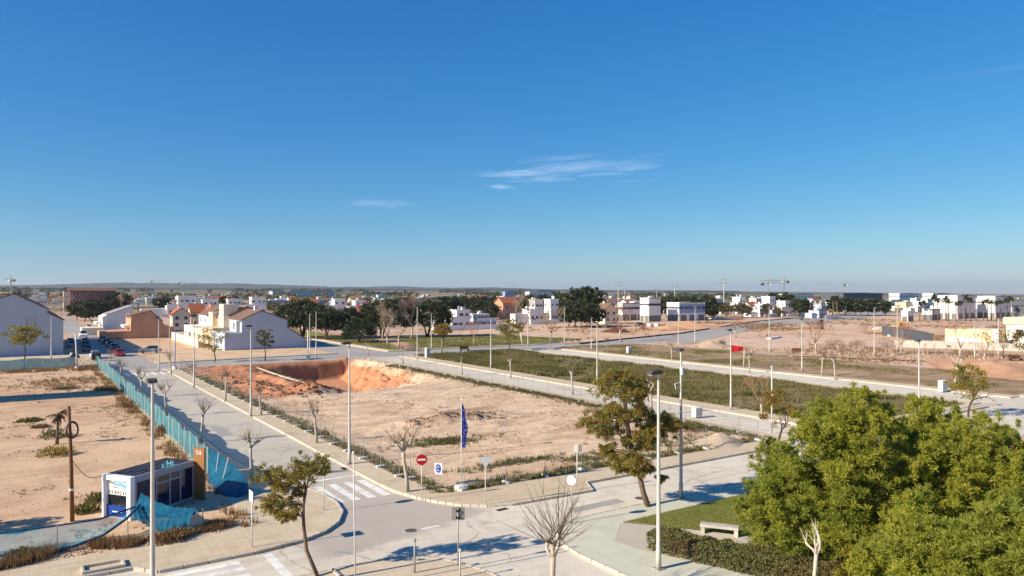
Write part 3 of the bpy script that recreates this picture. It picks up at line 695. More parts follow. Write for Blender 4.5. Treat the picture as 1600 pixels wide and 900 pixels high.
def plot_attr(X, Y, Z):
    pit = sstep(-.5, -1.4, Z); orange = np.maximum(pit, sstep(84, 96, Y - (X - 24) * .1) * (1 - sstep(38, 44, X)))
    orange = np.maximum(orange, .75 * sstep(92, 104, Y - (X - 36) * .4) * (1 - sstep(50, 56, X)))
    g = np.maximum(.85 * (1 - sstep(0.6, 2.4, X - 22.2)), .9 * (1 - sstep(.4, 2.6, Y - 41.6)))
    g = np.maximum(g, .8 * (1 - sstep(.6, 3.4, 55.4 - X)) * (Y < 112)); g = np.maximum(g, bump(X, Y, 30.5, 56.6, 3.4, 1.7, .95)); g = np.maximum(g, bump(X, Y, 31, 46.5, 4.5, .9, .8)); g = np.maximum(g, bump(X, Y, 37, 44.5, 3.5, 1, .8))
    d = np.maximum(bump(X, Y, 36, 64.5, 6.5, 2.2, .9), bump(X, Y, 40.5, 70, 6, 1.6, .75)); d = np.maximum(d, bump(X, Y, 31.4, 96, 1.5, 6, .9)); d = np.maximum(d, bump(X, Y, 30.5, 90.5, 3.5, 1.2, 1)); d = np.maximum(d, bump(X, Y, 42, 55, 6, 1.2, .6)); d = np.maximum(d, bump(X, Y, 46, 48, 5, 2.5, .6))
    d = np.maximum(d, np.where((Y > 133.6) & (Z < -.25) & (X > 33) & (X < 51.5), 1.15, 0)); d = np.maximum(d, np.where((Z < -.3) & (X < 35.5), .8, 0))  # pit back wall and left side painted darker, standing in for their shade
    return orange, g, d
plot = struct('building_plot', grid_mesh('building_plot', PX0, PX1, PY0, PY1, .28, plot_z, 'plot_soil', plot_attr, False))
gz = lambda X, Y: -.02 + edge(X, Y, 66.5, 91.1, 42, 136) * (.3 * (fbm(X * .2, Y * .2) - .35) + .12 * (fbm(X * 1.0, Y * 1.0) - .4))
struct('weedy_plot', grid_mesh('weedy_plot', 66.5, 91.1, 41.9, 136.5, .8, gz, 'green_soil'))
struct('rough_lot', grid_mesh('rough_lot', 103.5, 128, 41.9, 136, 1.0, lambda X, Y: -.02 + .4 * edge(X, Y, 103.5, 128, 42, 136) * (fbm(X * .15, Y * .15) - .35), 'brown_soil'))
sheet('orange_earth_lot', [G(*p) for p in ((1440, 562), (1500, 556), (1640, 559), (1640, 600), (1560, 592), (1480, 583))], -.06 + .1, 'orange_soil')
sheet('rubble_strip', [(128, 136), (128, 96), (142, 70), (158, 42), (172, 42), (168, 66), (150, 92), (138, 120), (138, 136)], -.02, 'rubble_ground')
sheet('bare_lot', [G(*p) for p in ((1090, 533), (1200, 511), (1345, 499), (1392, 492), (1480, 497), (1480, 525), (1400, 540), (1250, 546), (1180, 545))], -.15, 'pink_soil')
sheet('cleared_lot', [G(*p) for p in ((700, 531), (930, 535), (1040, 524), (1180, 503), (1330, 491), (1300, 485), (1100, 486), (900, 497), (830, 512), (730, 512))], -.15, 'pink_soil')
sheet('house_lot', [(21, 150.2), (55, 152), (55, 176), (38, 176), (36, 226), (17.6, 232), (21, 190)], -.12, 'sand')
# the park beyond the back road
sheet('park_lawn', [(69, 150.5), (71.5, 150.5), (78.5, 176), (78, 260), (69, 260)], .0, 'lawn_soil')
sheet('park_lawn', [(76.5, 150.3), (108, 149.3), (128, 158), (120, 184), (84, 192), (84, 180)], .0, 'lawn_soil')
sheet('park_walk', [(71.6, 150.5), (76.4, 150.4), (83.8, 180), (83.8, 260), (78.2, 260), (78.6, 176)], .006, 'wall_terracotta')

# ------------------------------------------------------------------ street lamps
LH = 9.2
lamp_pole = MB().lathe([(.13, 0), (.13, .9), (.105, .95), (.095, 3), (.055, LH - .05), (.05, LH)], 10).mesh('pole', 'lamp_metal', True)
lamp_base = MB().cbox(0, 0, 0, .42, .42, .05).mesh('base_plate', 'galv')
_h = MB(); _h.prism([(-.12, 0), (-.1, .1), (.1, .16), (.5, .13), (.62, .04), (.6, -.03), (.2, -.05)], -.17, .17); lamp_head = _h.mesh('lamp_head', 'lamp_dark')
lamp_lens = MB().box(.18, .56, -.13, .13, -.065, -.04).mesh('lens', 'white_paint')
lamp_arm = MB().tube([(0, 0, -.02), (.02, 0, .04), (.2, 0, .05)], .035, 6).mesh('arm', 'lamp_metal')
lamp_hatch = MB().box(-.05, .05, -.136, -.128, .45, .8).mesh('inspection_hatch', 'lamp_dark')
def lamp(px, pyb, pyt, rz, label, xy=None, h=None):
    p = xy or G(px, pyb); Yc = depth(p); h = h or zt(pyt, Yc)
    t = thing('street_lamp', label, 'street lamp', (p[0], p[1], 0), rz, 'street lamps')
    o = put('pole', lamp_pole, t); o.scale = (1, 1, h / LH); put('base_plate', lamp_base, t)
    hd = put('lamp_head', lamp_head, t, (0, 0, h)); put('lens', lamp_lens, hd); put('arm', lamp_arm, t, (0, 0, h - .05))
    if Yc < 90: put('inspection_hatch', lamp_hatch, t)
    return t
W_, E_, N_, S_ = PI, 0, PI / 2, -PI / 2
lamp(238, 0, 597, N_, 'tall grey street lamp at the bottom left in front of the kiosk', (4.5, 33.0), 9.3)
lamp(546, 725, 537, W_, 'street lamp between the bare tree and the crosswalk on the plot pavement')
lamp(1029, 889, 583, W_, 'street lamp on the green pavement beside the hedge')
l4 = lamp(1064, 777, 548, N_, 'street lamp with a camera box and square panel on its pole, beside the lawn')
put('control_box', MB().bevbox(-.22, .0, -.12, .12, 7.75, 8.2, .02).mesh('control_box', 'concrete_white'), l4)
bx = put('hoop', None, l4); bpy.data.objects.remove(bx)
m = MB(); m.tube([(.05, .03, 7.25), (.05, .5, 7.2), (.05, .42, 6.85), (.05, .03, 6.95)], .03, 5); put('panel_frame', m.mesh('panel_frame', 'white_paint'), l4)
lamp(1436, 646, 533, W_, 'street lamp rising behind the pines at the end of the weedy plot')
lamp(1142, 640, 516, W_, 'street lamp on the road pavement carrying a red flag')
lamp(933, 602, 505, W_, 'street lamp behind the olive tree on the far side of the parallel road')
lamp(1253, 580, 499, W_, 'street lamp with dark head standing on the far parallel road')
lamp(392, 650, 510, W_, 'street lamp in front of the shaded white gable house')
lamp(303, 605, 494, W_, 'street lamp third along the plot pavement, near the leafy street tree')
lamp(248, 580, 497, W_, 'street lamp at the far end of the side street by the crosswalk')
lamp(652, 561, 478, W_, 'street lamp at the corner of parallel road and back road')
lamp(767, 575, 495, W_, 'street lamp left of the leafy tree on the weedy plot edge')
lamp(80, 560, 493, S_, 'street lamp in front of the big shaded gable wall at far left')
lamp(265, 563, 490, S_, 'slim street lamp in front of the terracotta house')
lamp(484, 556, 491, S_, 'left one of two close street lamps before the dark park trees')
lamp(494, 557, 488, S_, 'right one of two close street lamps before the dark park trees')
lamp(674, 545, 490, S_, 'street lamp standing in the park before the right dark tree')
lamp(825, 540, 488, S_, 'street lamp beside the pale bare tree')
lamp(882, 537, 480, S_, 'street lamp before the dark pines on the cleared lot')
lamp(924, 547, 497, S_, 'street lamp at the start of the far parallel road')
lamp(1060, 541, 492, S_, 'street lamp in front of the blue and white hall')
lamp(1086, 537, 478, S_, 'street lamp on the near kerb of the diagonal road')
lamp(1202, 552, 480, S_, 'thin street lamp between the red flag and the palms')
lamp(1366, 556, 481, S_, 'street lamp in the middle of the bare lot')
lamp(1402, 548, 478, S_, 'street lamp left of the dark boundary wall')
lamp(1523, 560, 500, S_, 'street lamp in front of the yellow house')
lamp(1560, 562, 498, S_, 'street lamp at the far right before the yellow house')
# slim plain columns
def column(label, xy, h, lean=(0, 0), r=.045, mat='post_white', name='steel_pole', foot=False, top=True, group=None):
    t = thing(name, label, 'pole', (xy[0], xy[1], 0), 0, group)
    put('shaft', MB().tube([(0, 0, -.05), (lean[0] * h, lean[1] * h, h)], [r, r * .8], 8).mesh('shaft', mat, True), t)
    if foot: put('concrete_foot', MB().lathe([(.42, 0), (.4, .35), (.28, .5)], 8).mesh('concrete_foot', 'concrete_white'), t)
    if top: put('cap', MB().lathe([(r * 1.6, 0), (r * 1.7, .08), (r * .6, .14)], 8, (lean[0] * h, lean[1] * h, h)).mesh('cap', mat), t)
    return t
column('thin white pole leaning slightly at the near pavement in the foreground', (12.2, 30.6), 5.9, (-.012, .008), .036)
column('plain white pole on the parallel road beside the pines', G(1206, 676), 6.0, (0, 0), .07)
column('white pole with concrete foot at the corner of the sand lot', G(121, 577), 6.0, (-.05, .02), .13, foot=True)
column('yellowish pole with a concrete foot beside the pit', G(481, 559), 5.3, (0, 0), .13, foot=True, mat='wall_cream')
column('blue and white pole with concrete foot at the far crosswalk', G(273, 577), 6.2, (.02, 0), .1, foot=True, mat='wall_blue')
column('grey steel post cut short on the near pavement', (15.2, 30.9), 1.45, (0, 0), .05, 'galv', 'steel_post', group='short posts on near pavement')
column('shorter bare metal post right of the cut steel post', (16.7, 29.3), 1.15, (0, 0), .045, 'lamp_metal', 'steel_post', group='short posts on near pavement')

# ------------------------------------------------------------------ road signs
def sign_post(label, xy, h, rz=0, mat='galv', cat='sign', name='road_sign'):
    t = thing(name, label, cat, (xy[0], xy[1], 0), rz); put('post', MB().tube([(0, 0, -.05), (0, 0, h)], .032, 8).mesh('post', mat, True), t); return t
def disc(r, y0, y1, z, n=28, sx=1): 
    m = MB(); pts = [(r * sx * math.cos(2 * PI * k / n), z + r * math.sin(2 * PI * k / n)) for k in range(n)]; return m.prism(pts, y0, y1)
t = sign_post('red no entry sign with white bar at the plot corner', (20.9, 41.5), 2.75, math.radians(-22), 'post_white', name='no_entry_sign')
d_ = put('disc', disc(.34, -.06, -.045, 2.5).mesh('disc', 'sign_red'), t); put('white_bar', MB().box(-.25, .25, -.068, -.062, 2.44, 2.56).mesh('white_bar', 'white_paint'), d_)
put('rim', MB().prism([(.355 * math.cos(2 * PI * k / 28), 2.5 + .355 * math.sin(2 * PI * k / 28)) for k in range(28)], -.044, -.035).mesh('rim', 'white_paint'), t)
t = sign_post('give way sign seen as a pale inverted triangle by the curved kerb', (23.6, 38.3), 2.95, -.3, 'post_white', name='give_way_sign')
m = MB(); m.prism([(-.42, 2.95), (.42, 2.95), (.04, 2.28), (-.04, 2.28)], -.05, -.036); put('triangle', m.mesh('triangle', 'white_paint'), t)
m = MB(); m.prism([(-.42, 2.952), (.42, 2.952), (.04, 2.275), (-.04, 2.275)], .036, .046); put('face', m.mesh('face', 'sign_red'), t)
t = sign_post('two small white sign plates on a post beside the parking bay', (30.4, 37.9), 2.95, -.5, 'post_white', name='plate_sign')
put('plate', MB().box(-.22, .06, -.05, -.036, 2.45, 2.95).mesh('plate', 'white_paint'), t); put('plate', MB().box(.09, .3, -.02, -.006, 2.5, 2.98).mesh('plate', 'galv'), t)
t = sign_post('octagonal stop sign seen from behind on the green pavement', (25.75, 32.6), 2.6, -1.0, 'galv', name='stop_sign')
m = MB(); m.prism([(.29 * math.cos(PI / 8 + PI / 4 * k), 2.42 + .29 * math.sin(PI / 8 + PI / 4 * k)) for k in range(8)], -.05, -.036); put('octagon', m.mesh('octagon', 'concrete_white'), t)
m = MB(); m.prism([(.29 * math.cos(PI / 8 + PI / 4 * k), 2.42 + .29 * math.sin(PI / 8 + PI / 4 * k)) for k in range(8)], .036, .046); put('face', m.mesh('face', 'sign_red'), t)
# back of the square crossing sign: two clamps and a channel show
t = sign_post('square grey sign seen from behind with dark clamps, near pavement', (17.3, 30.55), 2.72, -.42, 'galv', name='crossing_sign')
pl = put('plate', MB().bevbox(-.3, .3, .036, .05, 2.15, 2.75, .012).mesh('plate', 'galv'), t)
put('lip', MB().box(.285, .31, .01, .05, 2.17, 2.73).mesh('lip', 'lamp_dark'), pl); put('face', MB().box(-.29, .29, .051, .056, 2.16, 2.74).mesh('face', 'sign_blue'), pl)
for z in (2.28, 2.6): put('clamp', MB().box(-.1, .1, -.05, .036, z - .04, z + .04).mesh('clamp', 'black'), pl)
put('channel', MB().box(-.05, .05, .0, .036, 2.16, 2.74).mesh('channel', 'lamp_dark'), pl)
# plates turned side-on to the view
t = sign_post('white sign post at the kerb left of the foreground tree, plate side-on', (9.85, 38.6), 2.86, PI / 2, 'post_white', name='parking_sign')
put('plate', MB().box(-.38, .38, .036, .05, 2.3, 2.86).mesh('plate', 'post_white'), t); put('face', MB().box(-.37, .37, .0, .034, 2.31, 2.85).mesh('face', 'sign_blue'), t)
t = sign_post('sign post with round grey disc at the corner beside the crosswalk', (15.05, 42.7), 2.85, 1.1, 'post_white', name='disc_sign')
put('disc', disc(.32, .036, .05, 2.5).mesh('disc', 'galv'), t)
t = sign_post('small sign post at the far crosswalk corner', G(239, 568), 2.8, .3, 'post_white', name='corner_sign'); put('plate', MB().box(-.3, .3, -.05, -.036, 2.2, 2.8).mesh('plate', 'white_paint'), t)

# ------------------------------------------------------------------ feather flag and banner at the plot corner
fp = (24.15, 42.2)
t = thing('feather_flag', 'tall blue and white feather flag on a white pole at plot corner', 'flag', (*fp, 0), 0)
put('weight', MB().bevbox(-.42, .42, -.3, .3, 0, .28, .08).mesh('weight', 'concrete_white'), t)
put('pole', MB().tube([(0, 0, .1), (0, 0, 3), (.01, .01, 6.1)], [.035, .03, .015], 7).mesh('pole', 'white_paint', True), t)
V = []; fs = []; n = 26; fd = Vector((math.sin(.98), math.cos(.98), 0))   # the cloth streams almost along the line of sight
for i in range(n + 1):
    z = 2.75 + 3.25 * i / n; wdt = (.75 * min(1, (1 - i / n) * 3.2) * (.72 + .28 * min(1, i / 3)))
    for k in range(6):
        s = k / 5; wv = .07 * math.sin(s * 5 + z * 2.4) * s + .05 * math.sin(z * 5) * s; q = fd * (s * wdt + .03) + Vector((fd.y, -fd.x, 0)) * wv
        V.append((q.x, q.y, z - .15 * s))
for i in range(n):
    for k in range(5): fs.append((i * 6 + k, i * 6 + k + 1, (i + 1) * 6 + k + 1, (i + 1) * 6 + k))
b = NB('flag_cloth'); vv = b.pos('obj'); sx_ = b.n('ShaderNodeSeparateXYZ'); b.l(vv, sx_.inputs[0]); nz = b.noise(vv, 5, 2)
g_ = b.ramp(b.noise(vv, 9, 1, stretch=(1, 1, .8)), .60, .62); c = b.mix(g_, srgb(62, 68, 178), srgb(230, 230, 244)); MATS['flag_cloth'] = b.done(b.bsdf(c, .8))
m = MB(); m.add(V, fs); put('cloth', m.mesh('cloth', 'flag_cloth', True, fix=False), t)

# ------------------------------------------------------------------ mesh fence on concrete feet round the plot
post_me = MB().tube([(0, 0, .06), (0, 0, 1.85)], .024, 6).mesh('post', 'galv')
foot_me = MB().bevbox(-.34, .34, -.12, .12, 0, .14, .025).mesh('foot', 'concrete_white')
pm = MB(); PLN = 3.3
for i in range(1, 20): x = PLN * i / 20; pm.box(x - .0022, x + .0022, -.0022, .0022, .12, 1.78)
for i in range(7): z = .12 + 1.66 * i / 6; pm.box(.03, PLN - .03, -.0025, .0025, z - .0028, z + .0028)
panel_me = pm.mesh('wire_panel', 'galv')
def wire_fence(label, line):
    t = thing('wire_fence', label, 'fence', (*line[0], 0), 0, 'wire fences round the building plot'); o0 = Vector((*line[0], 0))
    put('post', post_me, t); put('foot', foot_me, t)
    for a, c_ in zip(line[:-1], line[1:]):
        a = Vector((*a, 0)); c_ = Vector((*c_, 0)); d = c_ - a; n = max(1, round(d.length / PLN)); ang = math.atan2(d.y, d.x)
        for i in range(n):
            p = a + d * (i / n) - o0; o = put('wire_panel', panel_me, t, p, ang); o.scale = (d.length / n / PLN, 1, 1)
            q = a + d * ((i + 1) / n) - o0; put('post', post_me, t, q, ang); put('foot', foot_me, t, q, ang + PI / 2 + RND.uniform(-.1, .1))
    return t
wf = wire_fence('wire mesh fence on white concrete feet along the side street', [(22.35, 133), (22.25, 47.6)])
wire_fence('wire mesh fence along the front of the plot by the flag', [(22.6, 46.6), (24.2, 41.95), (53.6, 41.7)])
wire_fence('far wire mesh fence along the parallel road', [(55.2, 134), (55.2, 45)])
# round banner board hung on the fence
t = thing('banner_board', 'small blue oval banner board with white letter hung on the wire fence', 'banner', (23.42, 44.0, .85), math.radians(-62))
m = MB(); m.box(-.3, .3, -.03, -.02, -.1, .62); put('sheet', m.mesh('sheet', 'white_paint'), t)
m = MB(); m.prism([(.24 * math.cos(2 * PI * k / 20), .26 + .3 * math.sin(2 * PI * k / 20)) for k in range(20)], -.036, -.031); put('oval', m.mesh('oval', 'sign_blue'), t)
m = MB(); m.tube([(.11 * math.cos(.6 + 2 * PI * k / 14 * .85), -.04, .26 + .15 * math.sin(.6 + 2 * PI * k / 14 * .85)) for k in range(14)], .022, 4); put('letter', m.mesh('letter', 'white_paint'), t)

# ------------------------------------------------------------------ turquoise shade netting
b = NB('netting'); vv = b.pos('world'); n1 = b.noise(vv, 1.3, 4, .6); c = b.mix(b.ramp(n1, .35, .65), srgb(86, 142, 150), srgb(116, 170, 174))
p_ = b.bsdf(c, .8, spec=.1); tl = b.n('ShaderNodeBsdfTranslucent'); b.l(c, tl.inputs[0]); m1 = b.n('ShaderNodeMixShader'); m1.inputs[0].default_value = .45; b.l(p_.outputs[0], m1.inputs[1]); b.l(tl.outputs[0], m1.inputs[2])
tp = b.n('ShaderNodeBsdfTransparent'); m2 = b.n('ShaderNodeMixShader'); m2.inputs[0].default_value = .88; b.l(tp.outputs[0], m2.inputs[1]); b.l(m1.outputs[0], m2.inputs[2]); MATS['netting'] = b.done(m2)
b = NB('netting_thin'); vv = b.pos('world'); n1 = b.noise(vv, 1.3, 4, .6); c = b.mix(b.ramp(n1, .35, .65), srgb(34, 124, 146), srgb(66, 152, 168))
p_ = b.bsdf(c, .8, spec=.1); tp = b.n('ShaderNodeBsdfTransparent'); m2 = b.n('ShaderNodeMixShader'); m2.inputs[0].default_value = .5; b.l(tp.outputs[0], m2.inputs[1]); b.l(p_.outputs[0], m2.inputs[2]); MATS['netting_thin'] = b.done(m2)
b = NB('netting_deep'); vv = b.pos('world'); n1 = b.noise(vv, 2.3, 4, .6); c = b.mix(b.ramp(n1, .35, .65), srgb(24, 92, 126), srgb(44, 120, 150))
p_ = b.bsdf(c, .8, spec=.1); tl = b.n('ShaderNodeBsdfTranslucent'); b.l(c, tl.inputs[0]); m1 = b.n('ShaderNodeMixShader'); m1.inputs[0].default_value = .4; b.l(p_.outputs[0], m1.inputs[1]); b.l(tl.outputs[0], m1.inputs[2])
tp = b.n('ShaderNodeBsdfTransparent'); m2 = b.n('ShaderNodeMixShader'); m2.inputs[0].default_value = .93; b.l(tp.outputs[0], m2.inputs[1]); b.l(m1.outputs[0], m2.inputs[2]); MATS['netting_deep'] = b.done(m2)
def interp(line, n):
    P = [Vector(p) for p in line]; L = [0]
    for a, c_ in zip(P[:-1], P[1:]): L.append(L[-1] + (c_ - a).length)
    out_ = []
    for i in range(n + 1):
        s = L[-1] * i / n; k = max(j for j in range(len(L)) if L[j] <= s + 1e-9); k = min(k, len(P) - 2)
        out_.append(P[k].lerp(P[k + 1], (s - L[k]) / max(1e-9, L[k + 1] - L[k])))
    return out_
def net_sheet(top, bot, nu, nv, fold, seed, mat, bulge=(0, 0, 0)):
    A = interp(top, nu); B = interp(bot, nu); V = []; fs = []
    for i in range(nu + 1):
        for k in range(nv + 1):
            s = k / nv; p = A[i].lerp(B[i], s) + Vector(bulge) * math.sin(PI * s)
            ff = fold * (float(fbm(i * .55 + seed, s * .8 + seed, 3)) - .45) * 2
            p += Vector((ff, ff * .4, ff * .35 * (s < .98))); V.append(p)
    for i in range(nu):
        for k in range(nv): fs.append((i * (nv + 1) + k, (i + 1) * (nv + 1) + k, (i + 1) * (nv + 1) + k + 1, i * (nv + 1) + k + 1))
    m = MB(); m.add(V, fs); return m.mesh('netting', mat, True, fix=False)
npost = MB().tube([(0, 0, -.05), (0, 0, 2.05)], .03, 6).mesh('post', 'post_white')
t = thing('netting_fence', 'turquoise netting fence running along the left side street', 'fence', (0, 0, 0))
top = [(11.2 + .12 * math.sin(y * .21) + .1 * math.sin(y * .83), y, 1.92 + .13 * math.sin(y * .5) * math.sin(y * .17) - (.5 * math.exp(-((y - 93.5) / 2.2) ** 2))) for y in np.arange(147, 55, -1.0)]
top = [(x + .14 * math.sin(y * 1.7), y, z - .22 * abs(math.sin((y - 146.8) * PI / 2.5)) * (.4 + .6 * math.sin(y * .37) ** 2)) for x, y, z in top]
bot = [(11.25 + .1 * math.sin(y * .3), y, .03) for y in np.arange(147, 55, -1.0)]
put('netting', net_sheet(top, bot, 240, 6, .13, 4.2, 'netting'), t)
for i in range(37): put('post', npost, t, (11.1, 146.8 - i * 2.5, 0), 0).rotation_euler = (RND.gauss(0, .02), RND.gauss(0, .03), 0)
t = thing('netting_fence', 'turquoise netting fence across the far end of the sand lot', 'fence', (0, 0, 0))
put('netting', net_sheet([(x, 146.6 + .1 * math.sin(x), 1.75 + .1 * math.sin(x * .9)) for x in np.arange(-14, 8.4, 1.)], [(x, 146.6, .03) for x in np.arange(-14, 8.4, 1.)], 70, 5, .1, 7.7, 'netting'), t)
for i in range(10): put('post', npost, t, (-13.5 + i * 2.4, 146.5, 0))
# collapsed stretches of netting round the kiosk
t = thing('fallen_netting', 'thin blue netting sagging between low posts at the bottom left', 'netting', (0, 0, 0))
put('netting', net_sheet([(-4, 45.2, .85), (-1, 44.9, .9), (1, 44.6, .95), (3.5, 44.4, 1.0), (5.4, 45.9, 1.0)], [(-4, 43.2, .5), (-1.2, 43.1, .36), (1, 43, .18), (2.3, 43.05, .2), (3.6, 43.3, .45), (4.8, 44.3, .85), (5.6, 45.7, 1.1)], 60, 10, .06, 2.2, 'netting_thin', (0, 0, -.12)), t)
m = MB()
m.tube([(-4, 43.2, .5), (-1.2, 43.1, .36), (1, 43, .18), (2.3, 43.05, .2), (3.6, 43.3, .45), (4.8, 44.3, .85), (5.6, 45.7, 1.1)], [.06, .07, .08, .08, .07, .07, .06], 6)
m.tube([(-4, 45.2, .85), (-1, 44.9, .9), (1, 44.6, .95), (3.5, 44.4, 1.0), (5.4, 45.9, 1.0)], .05, 6); put('rolled_hem', m.mesh('rolled_hem', 'netting_deep', True), t)
lp = MB().tube([(0, 0, -.05), (0, 0, 1.15)], .025, 6).mesh('post', 'galv')
for x, y in ((1.6, 43.9), (4.7, 43.0), (-2.2, 44)): put('post', lp, t, (x, y, 0))
t = thing('draped_netting', 'deep blue netting bunched in front of the kiosk windows', 'netting', (0, 0, 0))
put('netting', net_sheet([(5.75, 46.6, 1.55), (6.3, 45.5, 1.3), (7, 44.3, 1.12), (8.0, 42.9, 1.22)], [(5.4, 45.7, .35), (6.0, 44.3, .12), (6.7, 43.3, .08), (7.7, 42.7, .3)], 60, 10, .16, 9.3, 'netting_deep', (-.2, -.2, -.1)), t)
m = MB(); m.tube([(5.5, 45.9, .95), (6.2, 44.6, .75), (7, 43.5, .72), (8.0, 42.8, 1.0)], .07, 6); put('rolled_hem', m.mesh('rolled_hem', 'netting_deep', True), t)
for x, y in ((8.0, 42.75), (8.35, 42.95)): put('post', lp, t, (x, y, 0))
t = thing('fallen_netting', 'blue netting collapsed in a heap beside the wooden sign panel', 'netting', (0, 0, 0))
put('netting', net_sheet([(11.15, 55.8, 1.9), (11.3, 54.2, 1.85), (11.5, 52.8, 1.75), (11.9, 51.4, 1.45), (12.3, 50.3, .9), (12.4, 49.3, .35), (12.2, 48.4, .08)], [(11.1, 55.8, .05), (10.9, 54.2, .05), (10.7, 52.8, .05), (10.5, 51.4, .05), (10.6, 50.2, .04), (10.9, 49, .03), (11.4, 48.2, .03)], 60, 10, .18, 5.1, 'netting_deep', (.2, 0, .1)), t)
for y, l in ((55.2, 0.), (52.9, .12), (51.2, .25)): o = put('post', npost, t, (11.05, y, 0)); o.rotation_euler = (0, l, 0)

# ------------------------------------------------------------------ sales kiosk
simple('kiosk_white', srgb(236, 236, 234), .5, .04, 1, dirt=.05)
simple('kiosk_roof', srgb(66, 58, 70), .6, .2, 2)
simple('kiosk_blue', srgb(28, 62, 140), .4, .1, 1)
simple('kiosk_glass', srgb(18, 26, 62), .08, .3, 1.2, spec=.6)
simple('kiosk_print', srgb(24, 30, 66), .35, .2, 1.5)
simple('plank_wood', srgb(158, 108, 64), .7, .18, 5)
simple('poster_sky', srgb(160, 206, 228), .5, .08, 1.5)
simple('grey_frame', srgb(150, 156, 166), .5, .06, 2)
K = thing('sales_kiosk', 'white sales kiosk with dark ribbed roof, blue windows and wooden sign panel', 'kiosk', (5.25, 46.75, 0), math.radians(35))
put('floor', MB().box(.02, 4.58, .02, 2.18, 0, .12).mesh('floor', 'concrete'), K)
put('wall', MB().box(.3, 4.6, 2.1, 2.2, .12, 2.25).mesh('wall', 'kiosk_white'), K); put('wall', MB().box(4.5, 4.6, .06, 2.1, .12, 2.25).mesh('wall', 'kiosk_white'), K)
rf = put('roof', MB().box(.32, 4.62, .05, 2.24, 2.27, 2.42).mesh('roof', 'kiosk_roof'), K)
bt = MB().box(.34, 4.6, -.03, .03, 2.421, 2.46).mesh('roof_rib', 'kiosk_roof'); bt2 = MB().box(.34, 4.6, -.012, .012, 2.421, 2.45).mesh('roof_rib', 'lamp_metal')
for i in range(10): put('roof_rib', bt if i % 2 else bt2, rf, (0, .2 + i * .21, 0))
# thick white portal on the sunlit end
for y0, y1, z0, z1 in ((0, .3, 0, 2.45), (1.9, 2.2, 0, 2.45), (.3, 1.9, 2.17, 2.45)): put('portal', MB().box(-.02, .3, y0, y1, z0, z1).mesh('portal', 'kiosk_white'), K)
ps = put('poster', MB().box(.1, .13, .3, 1.9, 1.33, 2.17).mesh('poster', 'poster_sky'), K)
m = MB()   # printed villa with terraces and a pergola
for y0, y1, z0, z1 in ((.3, .95, 1.34, 1.62), (.8, 1.35, 1.34, 1.8), (1.3, 1.9, 1.34, 1.95), (1.45, 1.9, 1.95, 2.08)): m.box(.092, .099, y0, y1, z0, z1)
put('printed_villa', m.mesh('printed_villa', 'white_paint'), ps)
m = MB()
for a, c_ in (((.32, 1.78), (1.0, 1.98)), ((1.0, 1.86), (1.88, 2.1)), ((1.05, 1.72), (1.5, 1.78)), ((1.3, 1.95), (1.8, 1.99))): m.prism([a, c_, (c_[0], c_[1] + .04), (a[0], a[1] + .04)], .084, .09, 'x')
for y in (.42, .62, 1.02, 1.2, 1.48, 1.68): m.box(.084, .09, y, y + .09, 1.4, 1.56)
put('printed_lines', m.mesh('printed_lines', 'lamp_dark'), ps)
put('window', MB().box(.14, .16, .3, 1.9, .72, 1.33).mesh('window', 'dark_glass'), K)
bp = put('counter_panel', MB().box(.04, .12, .3, 1.9, .04, .72).mesh('counter_panel', 'kiosk_blue'), K); put('white_stripe', MB().box(.03, .038, .72, 1.45, .36, .42).mesh('white_stripe', 'white_paint'), bp)
# shaded long side: fascia, mullions, panes
put('fascia', MB().box(.3, 4.62, -.03, .06, 2.08, 2.44).mesh('fascia', 'grey_frame'), K)
xs_ = [.3, 1.75, 2.75, 3.55, 4.55]
for x in xs_: put('mullion', MB().box(x, x + .1, -.02, .05, .12, 2.08).mesh('mullion', 'grey_frame'), K)
put('transom', MB().box(1.85, 3.55, -.025, .045, 1.62, 1.72).mesh('transom', 'grey_frame'), K); put('sill', MB().box(.4, 4.55, -.02, .06, .06, .2).mesh('sill', 'grey_frame'), K)
for a, c_, z0, z1, mm in ((.4, 1.75, .2, 2.08, 'kiosk_print'), (1.85, 2.75, .2, 1.62, 'kiosk_glass'), (1.85, 2.75, 1.72, 2.08, 'dark_glass'), (2.85, 3.55, .2, 1.62, 'kiosk_print'), (2.85, 3.55, 1.72, 2.08, 'kiosk_glass'), (3.65, 4.55, .2, 2.08, 'kiosk_glass')):
    put('pane', MB().box(a, c_, .0, .02, z0, z1).mesh('pane', mm), K)
def text(body, size, mat, parent, loc, rot, ext=.01, name='lettering'):
    cu = bpy.data.curves.new(name, 'FONT'); cu.body = body; cu.size = size; cu.extrude = ext; cu.resolution_u = 3
    o = bpy.data.objects.new(name, cu); me = bpy.data.meshes.new_from_object(o); bpy.data.objects.remove(o); me.materials.clear(); me.materials.append(M(mat))
    q = put(name, me, parent, loc); q.rotation_euler = rot; return q
text('alkis', .55, 'turq_letter', K, (2.15, -.06, 2.5), (PI / 2, 0, 0), .02, 'lettering')
text('alkis', .36, 'turq_letter', K, (.52, -.012, .8), (PI / 2, 0, 0), .005, 'window_lettering')
sp_ = put('sign_panel', None, K, (4.72, 0, 0)); bpy.data.objects.remove(sp_)
plank = MB().box(0, .07, -.058, .058, .0, 3.25).mesh('plank', 'plank_wood')
pb = put('sign_panel', MB().box(4.8, 4.86, -.78, .1, .0, 3.2).mesh('sign_panel', 'plank_wood'), K)
for i in range(7): put('plank', plank, pb, (4.73, -.72 + i * .122, RND.uniform(-.01, .01)))
text('D&', .36, 'white_paint', K, (4.72, -.12, 2.82), (PI / 2, 0, -PI / 2), .008, 'panel_lettering')
